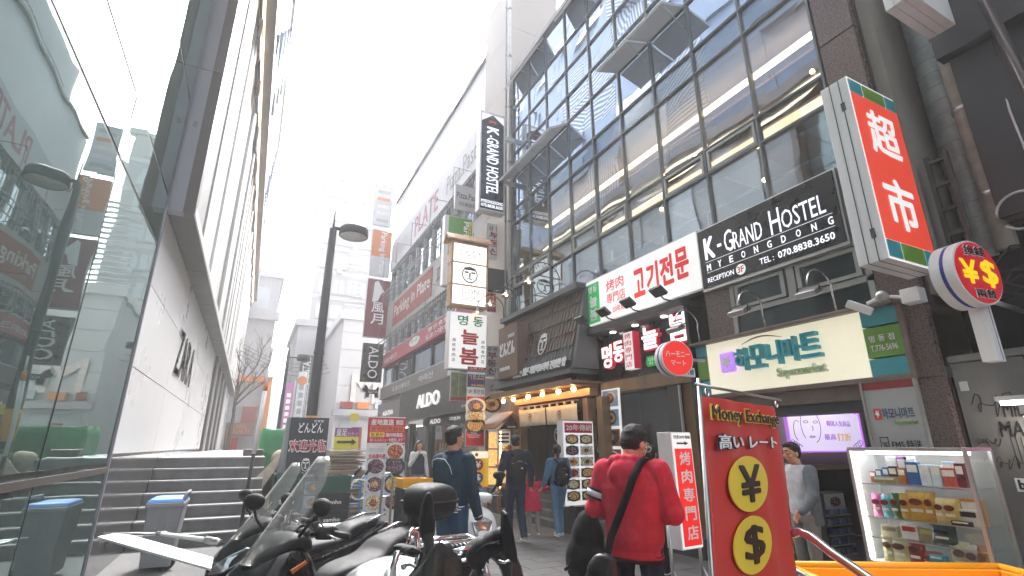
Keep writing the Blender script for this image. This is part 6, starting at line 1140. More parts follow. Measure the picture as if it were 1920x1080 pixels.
tubeo('push_handle', M('chrome'), yc, hp, .024, 12); tubeo('handle_brace', M('chrome'), yc, [C0+ray(1476, 1060)*(2.96/FPX), C0+ray(1500, 1075)*(2.9/FPX), C0+ray(1560, 1110)*(2.75/FPX)], .018, 10); tubeo('handle_leg', M('steel'), yc, [hp[0], cp(.02, .05, .4)], .02, 8)
# yellow crate seen behind the scooters
q = thing('yellow_crate', 'orange-yellow plastic crate rim between the food banner and the denim-jacketed man', 'crate', (2.2, 8, 0)); a, b = YP(758, 899, 8.0), YP(808, 908, 8.0)
box('front_panel', M('yellow_pl'), q, a.x, b.x, 8.0, 8.03, a.z-.13, a.z); box('side_panel', M('yellow_pl'), q, a.x, a.x+.03, 8.03, 8.5, a.z-.13, a.z); box('side_panel', M('yellow_pl'), q, b.x-.03, b.x, 8.03, 8.5, a.z-.13, a.z); box('back_panel', M('yellow_pl'), q, a.x, b.x, 8.5, 8.53, a.z-.13, a.z); box('rim', M('yellow_pl'), q, a.x-.02, b.x+.02, 7.97, 8.0, a.z-.05, a.z+.01); box('stand_box', M('crate_black'), q, a.x, b.x, 8.0, 8.5, 0, a.z-.14)
# ---------------- people ----------------
M('skin', '#c08a6c', .5, var=.05, scale=20); MATS['skin'].node_tree.nodes['Principled BSDF'].inputs['Subsurface Weight'].default_value = .08
M('hair', (.004, .0035, .0035), .7, var=.4, scale=60, bump=.8, bscale=90); M('hair_brown', (.05, .026, .016), .5, var=.4, scale=50, bump=.8, bscale=60)
for nme, c in (('cloth_red', '#c4344a'), ('cloth_denim', '#22394a'), ('cloth_jeans', '#2c4a68'), ('cloth_navy', '#1b2338'), ('cloth_darkblue', '#1e2c42'), ('cloth_pink', '#d02c50'), ('cloth_lightdenim', '#4a6c8a'), ('cloth_palejeans', '#5c7d9c'), ('cloth_grey', '#6a7076'), ('cloth_lgrey', '#8a8680'), ('cloth_white', '#cfd2d6'), ('cloth_black', '#14151a'), ('cloth_maroon', '#3a1c2c')):
    M(nme, c, .85, var=.16, scale=14, bump=.35, bscale=260, spec=.2)
tx = bpy.data.textures.new('folds', 'CLOUDS'); tx.noise_scale = .16; tx.noise_depth = 2
tx2 = bpy.data.textures.new('hairtex', 'CLOUDS'); tx2.noise_scale = .03
def remesh(o, vs, smooth=6, disp=0, tex=None):
    r = o.modifiers.new('r', 'REMESH'); r.mode = 'VOXEL'; r.voxel_size = vs; r.use_smooth_shade = True
    s = o.modifiers.new('s', 'SMOOTH'); s.factor = .5; s.iterations = smooth
    if disp: d = o.modifiers.new('d', 'DISPLACE'); d.texture = tex or tx; d.strength = disp; d.mid_level = .5; d.texture_coords = 'GLOBAL'
    return o
class Person:
    def __init__(s, label, pos, az, h=1.75, group=None, vs=.012, wide=1.0, lean=0):
        s.t = thing('person', label, 'person', pos, group); s.p = Vector(pos); s.k = h/1.75; s.f = Vector((sin(az), cos(az), 0)); s.r = Vector((cos(az), -sin(az), 0)); s.vs = vs; s.w = wide; s.lean = lean
        s.R = Matrix((s.r, s.f, Vector((0, 0, 1)))).transposed()
        s.J = dict(hip=(0, 0, .93), chest=(0, .0, 1.28), neck=(0, .0, 1.47), head=(0, .03, 1.63),
                   ls=(-.19, 0, 1.42), le=(-.25, -.03, 1.13), lw=(-.26, .05, .88), rs=(.19, 0, 1.42), re=(.25, -.03, 1.13), rw=(.26, .05, .88),
                   lh=(-.09, 0, .92), lk=(-.10, .02, .50), la=(-.11, -.01, .09), rh=(.09, 0, .92), rk=(.10, .02, .50), ra=(.11, -.01, .09))
    def W(s, l):
        l = Vector(l)*s.k; l.x *= s.w; l.y += s.lean*max(0, l.z-.9*s.k); return s.p+s.R@l
    def j(s, n): return s.W(s.J[n])
    def limb(s, mb, ns, rs, n=12):
        P = [s.j(a) if isinstance(a, str) else s.W(a) for a in ns]; rs = [r*s.k for r in rs]
        mb.tube(P, rs, n)
        for p, r in zip(P, rs): mb.ball(p, r, n, 8)
    def torso(s, mb, prof):  # (z, rx, ry, yoff)
        rings = []
        for z, rx, ry, yo in prof:
            rings.append([s.W((rx*cos(2*pi*i/20)*(1+.12*abs(sin(4*pi*i/20))), yo+ry*sin(2*pi*i/20), z)) for i in range(20)])
        mb.loft(rings, True)
    def hand(s, mb, wn, en, curl=.5, flip=1, sc=1.0):
        w, e = s.j(wn), s.j(en); d = (w-e).normalized(); side = s.R@Vector((0, 1, 0)); side = (side-d*side.dot(d)).normalized(); nrm = d.cross(side)*flip; k = s.k*sc
        c = w+d*.05*k; Rm = Matrix((side, nrm, d)).transposed(); mb.ball(c, (.038*k, .018*k, .052*k), 12, 8, Rm); mb.tube([w-d*.03*k, w+d*.03*k], [.026*k, .03*k], 10)
        for i, L_ in enumerate((.072, .08, .074, .058)):
            b = c+d*.042*k+side*((.027-.018*i)*k); a1 = curl*.5+.12*i*.3; d1 = (d*cos(a1)+nrm*sin(a1)).normalized(); d2 = (d*cos(a1+curl)+nrm*sin(a1+curl)).normalized(); d3 = (d*cos(a1+curl*1.7)+nrm*sin(a1+curl*1.7)).normalized()
            p1 = b+d1*L_*.45*k; p2 = p1+d2*L_*.32*k; p3 = p2+d3*L_*.25*k; mb.tube([b-d*.02*k, b, p1, p2, p3], [.010*k, .0095*k, .009*k, .008*k, .006*k], 8); mb.ball(p3, .0065*k, 8, 5)
        b = w+d*.02*k+side*.028*k; p1 = b+(side*.75+d*.6+nrm*.3).normalized()*.036*k; p2 = p1+(d*.9+nrm*.5+side*.15).normalized()*.032*k; mb.tube([b, p1, p2], [.014*k, .011*k, .008*k], 8); mb.ball(p2, .0085*k, 8, 5)
    def body(s, face_dir=None, tilt=0, curl=.5, hands=(1, 1)):
        s.hd = face_dir if face_dir is not None else 0
        a = Matrix.Rotation(-s.hd, 3, 'Z'); s.HR = s.R@a@Matrix.Rotation(-tilt, 3, 'X')
        h = s.j('head'); k = s.k*getattr(s, 'hs', 1.0); s.hk = k; q = MB(); HR = s.HR; s.h = h
        def hp(x, y, z): return h+HR@(Vector((x, y, z))*k)
        s.hp = hp
        q.ball(hp(0, -.005, .02), (.077*k, .094*k, .1*k), 20, 14, HR); q.ball(hp(0, .02, -.045), (.058*k, .07*k, .07*k), 16, 10, HR); q.ball(hp(0, .055, -.085), (.03*k, .03*k, .025*k), 12, 8, HR)
        q.tube([hp(0, .083, .015), hp(0, .108, -.028)], [.010*k, .016*k], 8); q.ball(hp(0, .104, -.03), .015*k, 8, 6)
        for sx in (-1, 1):
            q.ball(hp(sx*.078, -.008, -.012), (.009*k, .02*k, .032*k), 10, 8, HR); q.ball(hp(sx*.03, .083, .045), (.024*k, .012*k, .008*k), 10, 6, HR); q.ball(hp(sx*.042, .06, -.03), (.022*k, .022*k, .02*k), 10, 6, HR)
        q.ball(hp(0, .088, -.058), (.024*k, .012*k, .008*k), 10, 6, HR); q.ball(hp(0, .086, -.068), (.02*k, .012*k, .007*k), 10, 6, HR)
        q.tube([s.W((0, -.01, 1.42)), s.W((0, .0, 1.5)), h+HR@Vector((0, -.02*k, -.05*k))], [.066*k, .056*k, .055*k], 14)
        s.torso(q, [(.95, .13, .09, 0), (1.1, .12, .08, 0), (1.3, .14, .09, 0), (1.42, .1, .07, 0), (1.46, .05, .05, 0)])
        for a_ in 'lr':
            s.limb(q, [a_+'s', a_+'e', a_+'w'], [.045, .038, .026]); s.limb(q, [a_+'h', a_+'k', a_+'a'], [.06, .045, .032], 10)
        if hands[0]: s.hand(q, 'lw', 'le', curl, -1)
        if hands[1]: s.hand(q, 'rw', 're', curl, 1)
        remesh(q.build('body', M('skin'), s.t), s.vs*.5 if s.vs < .012 else s.vs*.75, 2)
        for sx in (-1, 1):
            e = MB(); e.ball(hp(sx*.03, .076, .02), .0125*k, 10, 8); e.build('eye', M('white'), s.t); e = MB(); e.ball(hp(sx*.03, .0845, .02), .006*k, 8, 6); e.build('iris', M('black'), s.t); e = MB(); e.tube([hp(sx*.016, .093, .042), hp(sx*.03, .094, .047), hp(sx*.046, .085, .042)], .004*k, 5); e.build('eyebrow', M('hair'), s.t)
        e = MB(); e.ball(hp(0, .096, -.063), (.019*k, .006*k, .0045*k), 10, 6, HR); e.build('mouth', M('brick_red'), s.t)
    def hair(s, mat='hair', long=0, disp=.012, crown=0, bun=None):
        q = MB(); k, HR, hp = s.hk, s.HR, s.hp
        q.ball(hp(0, -.022, .042), (.087*k, .1*k, .092*k), 20, 14, HR); q.ball(hp(0, -.04, -.0), (.082*k, .075*k, .085*k), 16, 12, HR); q.ball(hp(0, .035, .098), (.062*k, .045*k, .03*k), 12, 8, HR)
        if crown: q.ball(hp(0, -.01, .1), (.06*k, .07*k, .04*k), 12, 8, HR)
        if long:
            for sx in (-1, 0, 1): q.tube([hp(sx*.06, -.03, .02), hp(sx*.085, -.035, -.1), hp(sx*.08, -.04, -.1-long*.5), hp(sx*.07, -.03, -.1-long)], [.055*k, .05*k, .045*k, .02*k], 10)
        if bun: q.ball(hp(0, -.115, -.02), .035*k, 12, 8); q.tube([hp(0, -.115, -.03), hp(0, -.125, -.1), hp(0, -.11, -.16)], [.03*k, .028*k, .01*k], 8)
        remesh(q.build('hair', M(mat), s.t), max(.007, s.vs*.6), 2, disp, tx2)
    def top(s, mat, name='jacket', r=(.07, .058, .045), prof=None, disp=.022, hem=.93, extra=None, bulk=1.0):
        q = MB(); b = bulk
        s.torso(q, prof or [(hem, .165*b, .115*b, 0), (hem+.08, .17*b, .12*b, 0), (1.12, .165*b, .115*b, -.005), (1.3, .185*b, .125*b, -.01), (1.4, .175*b, .11*b, -.005), (1.46, .11*b, .085*b, -.005), (1.49, .075, .07, 0)])
        for a_ in 'lr': s.limb(q, [a_+'s', a_+'e', a_+'w'], [r[0]*b, r[1]*b, r[2]*b])
        for a_ in (-1, 1): q.tube([s.W((0, -.005, 1.43)), s.j('ls' if a_ < 0 else 'rs')], [.07*s.k*b, .068*s.k*b], 12)
        if extra: extra(q)
        o = remesh(q.build(name, M(mat), s.t), s.vs, 5, disp); return o
    def legs(s, mat, name='trousers', r=(.095, .068, .052), disp=.018, waist=.98):
        q = MB(); s.torso(q, [(.86, .155, .11, 0), (.93, .16, .115, 0), (waist, .145, .1, 0)])
        for a_ in 'lr': s.limb(q, [a_+'h', a_+'k', a_+'a'], r)
        remesh(q.build(name, M(mat), s.t), s.vs, 4, disp)
    def shoes(s, mat):
        for a_ in 'lr':
            p = s.j(a_+'a'); q = MB(); fz = -(p.z-s.p.z); k = s.k; k_ = s.j(a_+'k'); d = (p-k_).normalized(); fw = s.f
            fl = p+Vector((0, 0, -.04*k)); q.ball(fl+fw*.07*k, (.042*k, .125*k, .038*k), 14, 9, s.R); q.ball(fl+fw*.0, (.036*k, .06*k, .05*k), 12, 8, s.R); q.tube([p+Vector((0, 0, .03*k)), fl], [.042*k, .042*k], 12); remesh(q.build('shoe', M(mat), s.t), s.vs*.8, 3)
            q = MB(); q.ball(fl+fw*.065*k-Vector((0, 0, .03*k)), (.044*k, .13*k, .012*k), 14, 6, s.R); q.build('shoe_sole', M('white'), s.t)
def backpack(P, mat, label, sc=1.0, z=1.22, yo=-.23):
    t = thing('backpack', label, 'backpack', P.W((0, yo, z-.25))); k = P.k*sc; q = MB(); R = P.R
    q.ball(P.W((0, yo, z)), (.15*k, .1*k, .23*k), 16, 12, R); q.ball(P.W((0, yo+.02, z-.05)), (.155*k, .1*k, .2*k), 16, 12, R); q.ball(P.W((0, yo-.06, z-.09)), (.12*k, .07*k, .13*k), 14, 10, R); remesh(q.build('bag', M(mat), t), .012, 3, .014)
    q = MB(); q.tube([P.W((-.13, yo-.05, z+.05)), P.W((0, yo-.105, z+.1)), P.W((.13, yo-.05, z+.05))], .005, 5); q.build('zip', M('grey'), t)
    for sx in (-1, 1): q = MB(); q.tube([P.W((sx*.09, yo+.04, z+.2)), P.W((sx*.11, -.1, z+.27)), P.W((sx*.12, .04, z+.24)), P.W((sx*.14, .13, z+.08)), P.W((sx*.15, .02, z-.12)), P.W((sx*.12, yo+.07, z-.2))], .018, 6); q.build('strap', M(mat), t)
    q = MB(); q.ball(P.W((.03, yo-.125, z-.02)), (.02*k, .006, .012*k), 8, 6, R); q.build('badge', M('white'), t)
# 1 man in red hoodie
p = Person('man in a red hoodie with a striped left sleeve and black crossbody bag', (2.60, 3.17, 0), radians(58), 1.75, vs=.009, wide=1.10); p.hs = 1.07
p.J.update(head=(.02, .065, 1.612), neck=(0, .02, 1.47), re=(.27, -.02, 1.14), rw=(.13, .24, 1.08), le=(-.27, -.02, 1.15), lw=(-.14, .22, 1.06))
p.body(.42, .48, .9); p.hair(disp=.012, crown=1)
def hood(q):
    for a in [i/14*2*pi for i in range(15)]:
        q.ball(p.W((.115*sin(a), -.015+.085*cos(a)*-1, 1.475+.03*cos(a))), .042*p.k, 10, 7)
    q.ball(p.W((0, -.115, 1.40)), (.135*p.k, .06*p.k, .11*p.k), 16, 10, p.R); q.ball(p.W((0, -.125, 1.34)), (.09*p.k, .05*p.k, .08*p.k), 14, 9, p.R)
p.top('cloth_red', 'hoodie', (.088, .076, .055), [(.84, .178, .132, 0), (.89, .165, .125, 0), (.96, .185, .14, -.005), (1.12, .185, .135, -.01), (1.3, .2, .135, -.02), (1.4, .185, .115, -.01), (1.46, .12, .09, -.005), (1.49, .08, .07, 0)], .016, extra=hood)
q = MB(); p.torso(q, [(.815, .168, .124, 0), (.865, .173, .127, 0)]); q.build('hem_band', M('cloth_maroon'), p.t)
p.legs('cloth_darkblue', 'trousers', waist=.95); p.shoes('cloth_black')
for f0, f1, mt in ((.50, .56, 'cloth_navy'), (.56, .70, 'cloth_white'), (.70, .76, 'cloth_navy')):
    a, b = p.j('ls'), p.j('le'); q = MB(); d = b-a; r0, r1 = .094-.010*f0, .094-.010*f1; q.tube([a+d*f0, a+d*f1], [r0*p.k, r1*p.k], 20); q.build('sleeve_stripe', M(mt), p.t)
for sx in (-1, 1): q = MB(); q.tube(arc(p.hp(sx*.036, .112, .016), p.HR@Vector((1, 0, 0)), p.HR@Vector((0, 0, 1)), .022, 0, 2*pi, 16), .0018, 5); q.build('glasses_rim', M('steel'), p.t)
q = MB(); q.tube([p.hp(.058, .11, .02), p.hp(.085, .0, .015)], .0018, 5); q.build('glasses_temple', M('steel'), p.t)
ph = thing('smartphone', 'dark phone held in front of the man in the red hoodie', 'phone', p.W((0, .3, 1.08))); q = MB(); q.obox(p.W((0.0, .33, 1.12)), (.075, .01, .15), p.R@Matrix.Rotation(-.6, 3, 'X')); q.build('phone_body', M('black'), ph, .004)
cb_ = thing('crossbody_bag', 'small black crossbody bag at the left hip of the man in red', 'bag', p.W((-.14, -.2, .72)))
q = MB(); q.ball(p.W((-.16, -.2, .74)), (.125, .06, .13), 16, 12, p.R); q.ball(p.W((-.17, -.21, .68)), (.14, .06, .10), 16, 12, p.R); q.ball(p.W((-.15, -.2, .82)), (.10, .04, .06), 12, 8, p.R); M('bag_shiny', (.008, .008, .010), .35, var=.3, scale=30, bump=.4, bscale=30); remesh(q.build('bag_body', M('bag_shiny'), cb_), .008, 3, .008)
def strip(pts, w, nrm_, name, mat, par, th=.004):
    m = MB(); P_ = [Vector(x) for x in pts]; vs = []
    for i, a in enumerate(P_):
        t_ = (P_[min(i+1, len(P_)-1)]-P_[max(i-1, 0)]).normalized(); n_ = nrm_[i] if isinstance(nrm_, list) else nrm_; s_ = t_.cross(n_).normalized()*w/2; vs += [a-s_, a+s_]
    m.add(vs, [(2*i, 2*i+1, 2*i+3, 2*i+2) for i in range(len(P_)-1)], True); o = m.build(name, mat, par); so = o.modifiers.new('s', 'SOLIDIFY'); so.thickness = th; return o
sp = [(.13, .05, 1.50), (.13, -.07, 1.515), (.115, -.165, 1.475), (.075, -.205, 1.38), (.02, -.20, 1.25), (-.04, -.192, 1.12), (-.095, -.195, 1.0), (-.125, -.205, .88)]
strip([p.W(a) for a in sp], .055, -p.f, 'strap', M('cloth_black'), cb_)
bgk = thing('black_backpack', 'black backpack hanging low at the left of the man in the red hoodie', 'backpack', p.W((-.33, .12, .6)))
q = MB(); c_ = p.W((-.40, .16, .86)); q.ball(c_, (.13, .15, .25), 16, 12, p.R); q.ball(c_+Vector((-.03, 0, -.10)), (.16, .15, .20), 16, 12, p.R); q.ball(c_+Vector((-.08, 0, -.14)), (.10, .12, .12), 16, 12, p.R); remesh(q.build('bag', M('cloth_black'), bgk), .01, 3, .012)
strip([c_+Vector((-.02, 0, .2)), p.W((-.30, .12, 1.12)), p.W((-.25, .1, 1.2))], .03, p.f, 'strap', M('cloth_black'), bgk); tubeo('loose_strap', M('cloth_black'), bgk, [c_+Vector((-.12, 0, -.1)), c_+Vector((-.19, 0, -.14)), c_+Vector((-.22, 0, -.16))], .012, 6)
# 2 man in teal denim jacket
p = Person('man in a dark teal jacket with white-striped hem and cuffs', (2.06, 5.5, 0), radians(50), 1.79, vs=.010, wide=.93)
p.J.update(head=(0, .01, 1.64), rs=(.19, 0, 1.41), re=(.235, .0, 1.13), rw=(.29, .07, .87), le=(-.21, .06, 1.14), lw=(-.1, .26, 1.05), ls=(-.18, 0, 1.41))
p.body(.45, 0, .55); p.hair(disp=.012, crown=1)
def coll(q):
    for a in [i/12*2*pi for i in range(13)]: q.ball(p.W((.085*sin(a), -.0+.075*cos(a), 1.495)), .024*p.k, 8, 6)
p.top('cloth_denim', 'jacket', (.086, .074, .052), [(.96, .17, .13, 0), (1.04, .183, .14, 0), (1.12, .19, .14, -.01), (1.3, .2, .14, -.02), (1.4, .185, .115, -.01), (1.46, .12, .09, -.005), (1.49, .08, .07, 0)], .018, extra=coll)
for k in range(7):
    q = MB(); z = .895+k*.0125; p.torso(q, [(z, .172, .135, 0), (z+.0122, .172, .135, 0)]); q.build('hem_stripe', M('cloth_white' if k % 2 else 'cloth_navy'), p.t)
w, e = p.j('rw'), p.j('re'); d = (w-e).normalized()
for k in range(5): q = MB(); q.tube([w-d*(.055-k*.012), w-d*(.043-k*.012)], .05*p.k, 18); q.build('cuff_stripe', M('cloth_white' if k % 2 == 0 else 'cloth_navy'), p.t)
q = MB(); q.tube([p.W((sx, y, z)) for sx, y, z in ((-.265, -.03, 1.34), (-.23, -.09, 1.41), (-.15, -.115, 1.435), (-.04, -.13, 1.425), (.04, -.15, 1.36), (.085, -.168, 1.28))], .0045, 5); q.build('piping', M('cloth_white'), p.t)
p.legs('cloth_jeans', 'jeans', (.105, .075, .058), waist=.97); p.shoes('cloth_black')
# 3 man with backpack walking away
p = Person('man in a navy hooded jacket walking away beside the child', (4.42, 8.6, 0), radians(14), 1.78, vs=.014, wide=1.02)
p.J.update(lk=(-.09, .12, .52), la=(-.1, .06, .12), rk=(.08, -.02, .48), ra=(.09, -.22, .13), le=(-.27, -.04, 1.14), lw=(-.28, .1, .92), re=(.27, -.02, 1.12), rw=(.30, .12, .90)); p.body(0, .1); p.hair(disp=.006)
p.top('cloth_navy', 'jacket', (.082, .072, .055), disp=.03, hem=.9, extra=lambda q: q.ball(p.W((0, -.1, 1.44)), (.12, .06, .08), 14, 9, p.R)); p.legs('cloth_darkblue', 'trousers', (.1, .075, .062)); p.shoes('cloth_lgrey'); backpack(p, 'cloth_black', 'black backpack worn by the man in the navy jacket')
# 4 child
p = Person('small child in a crimson coat and grey leggings between two adults', (5.0, 9.02, 0), radians(18), 1.10, vs=.012, wide=1.12)
p.J.update(head=(0, .03, 1.62), le=(-.3, .02, 1.25), lw=(-.38, .04, 1.42), re=(.3, .02, 1.25), rw=(.42, .06, 1.30), lk=(-.1, .1, .5), rk=(.1, -.05, .5), ra=(.12, -.16, .12)); p.body(.9); M('hair_child', (.10, .06, .04), .7, var=.3, scale=60); p.hair('hair_child', disp=.008)
p.top('cloth_pink', 'coat', (.095, .085, .07), [(.68, .25, .19, 0), (.9, .22, .17, 0), (1.15, .19, .145, 0), (1.35, .175, .13, 0), (1.45, .12, .1, 0), (1.48, .08, .07, 0)], .03, extra=lambda q: q.ball(p.W((0, -.12, 1.42)), (.1, .06, .07), 14, 9, p.R)); p.legs('cloth_lgrey', 'leggings', (.09, .075, .06)); p.shoes('cloth_white')
# 5 woman with backpack
p = Person('woman with tied hair in a light denim jacket, jeans and white sneakers', (5.33, 8.62, 0), radians(8), 1.62, vs=.013, wide=.95)
p.J.update(lk=(-.09, -.02, .5), la=(-.12, -.2, .13), rk=(.08, .12, .5), ra=(.1, .1, .09), le=(-.26, .02, 1.15), lw=(-.3, .14, .96), re=(.25, -.03, 1.14), rw=(.22, .16, 1.0)); p.body(.3); p.hair(bun=1, disp=.008)
p.top('cloth_lightdenim', 'denim_jacket', (.072, .062, .048), disp=.024, hem=.95); p.legs('cloth_palejeans', 'jeans', (.098, .068, .05)); p.shoes('cloth_white'); backpack(p, 'cloth_black', 'black backpack worn by the woman in the light denim jacket', 1.02, 1.2)
# 6 woman in vest
p = Person('curly-haired woman in a dark vest over white sleeves by the shoe shop', (4.1, 13.6, 0), radians(185), 1.72, vs=.015, wide=.9)
p.J.update(re=(.26, .06, 1.14), rw=(.06, .2, 1.42), lw=(-.3, .0, .85)); p.body(-.2); p.hair('hair_brown', long=.16, disp=.03)
p.top('cloth_white', 'shirt', (.06, .055, .04)); p.legs('cloth_palejeans', 'jeans', (.09, .065, .05)); p.shoes('cloth_white'); q = MB(); p.torso(q, [(.9, .18, .13, 0), (1.1, .175, .125, 0), (1.3, .18, .13, 0), (1.42, .14, .11, 0)]); remesh(q.build('vest', M('cloth_navy'), p.t), .015, 3, .015)
# 7 man in grey jacket
x = YP(1506, 870, 3.9); p = Person('man in open grey jacket and white shirt behind the red banner', (x.x-.12, 3.9, 0), radians(-78), 1.64, vs=.011, wide=.95)
p.J.update(head=(0, .05, 1.62), le=(-.27, .08, 1.15), lw=(-.24, .25, 1.0), re=(.28, -.1, 1.15), rw=(.3, -.05, .88)); p.body(0, .1); p.hair(disp=.01)
p.top('cloth_white', 'shirt', (.055, .05, .035), disp=.012, bulk=.97); p.legs('cloth_lgrey', 'trousers'); p.shoes('cloth_black')
q = MB(); p.torso(q, [(.84, .19, .13, -.03), (1.1, .185, .12, -.03), (1.3, .2, .125, -.03), (1.42, .17, .1, -.02), (1.47, .09, .07, -.02)])
for a_ in 'lr': p.limb(q, [a_+'s', a_+'e', a_+'w'], [.08, .07, .052])
remesh(q.build('jacket', M('cloth_grey'), p.t), .011, 4, .03)
# 8 scooter rider
p = Person('rider in a dark jacket sitting on the white scooter', (2.75, 7.25, 0), radians(175), 1.62, vs=.014)
p.p = p.p-Vector((0, 0, .08)); p.J.update(lh=(-.1, 0, .88), lk=(-.2, .4, .82), la=(-.2, .38, .42), rh=(.1, 0, .88), rk=(.2, .4, .82), ra=(.2, .38, .42), rw=(.25, .52, 1.08), re=(.3, .28, 1.15), lw=(-.26, .52, 1.08), le=(-.3, .28, 1.15), head=(0, .03, 1.66)); p.body(.1, .1); p.hair(disp=.01); p.top('cloth_darkblue', 'jacket', disp=.03); p.legs('cloth_black'); p.shoes('cloth_black')
# 9 person in blue
x = YP(1216, 880, 5.7); p = Person('person in a blue jacket in the dark barbecue doorway', (x.x+.05, 5.7, 0), radians(60), 1.6, vs=.014); p.body(); p.hair('hair', disp=.01); M('cloth_blue', '#2c4e8c', .8, var=.2); p.top('cloth_blue', 'jacket', disp=.03); p.legs('cloth_black'); p.shoes('cloth_black')
# ---------------- scooters ----------------
M('moto_black', (.004, .004, .005), .16, var=.1, spec=.3); M('moto_matte', (.012, .0125, .015), .6, spec=.22, var=.15, scale=20, bump=.15, bscale=300); M('seat_vinyl', (.016, .017, .022), .6, spec=.22, var=.1, bump=.2, bscale=400); M('moto_silver', (.42, .43, .45), .25, metal=.8, var=.05); M('moto_white', (.72, .73, .74), .15, coat=.8, var=.03); M('tail_red', '#7a1414', .25, var=0); M('amber', '#b0561c', .25, var=0)
mglass('screen_tint', (.9, .9, .88), (.9, .9, .9), .04, clear=1)
def milky(m, amt, c):
    n = m.node_tree; L = n.links; out = n.nodes['Material Output']; src = out.inputs[0].links[0].from_socket; d = n.nodes.new('ShaderNodeBsdfDiffuse'); d.inputs[0].default_value = (c, c, c, 1); t = n.nodes.new('ShaderNodeBsdfTranslucent'); t.inputs[0].default_value = (c, c, c, 1); a = n.nodes.new('ShaderNodeAddShader'); L.new(d.outputs[0], a.inputs[0]); L.new(t.outputs[0], a.inputs[1])
    g = n.nodes.new('ShaderNodeNewGeometry'); w_ = n.nodes.new('ShaderNodeTexNoise'); w_.inputs['Scale'].default_value = 25; w_.inputs['Detail'].default_value = 6; L.new(g.outputs['Position'], w_.inputs[0]); r = n.nodes.new('ShaderNodeMapRange'); r.inputs[1].default_value = .35; r.inputs[2].default_value = .75; r.inputs[3].default_value = amt*.5; r.inputs[4].default_value = amt*1.6; L.new(w_.outputs[0], r.inputs[0])
    mx = n.nodes.new('ShaderNodeMixShader'); L.new(r.outputs[0], mx.inputs[0]); L.new(src, mx.inputs[1]); L.new(a.outputs[0], mx.inputs[2]); L.new(mx.outputs[0], out.inputs[0])
mglass('screen_smoke', (.30, .29, .28), (.5, .5, .5), .02, clear=1); milky(M('screen_tint'), .22, .25); milky(M('screen_smoke'), .3, .05); M('lamp_glass', (.33, .35, .37), .08, metal=.7, var=.4, scale=30)
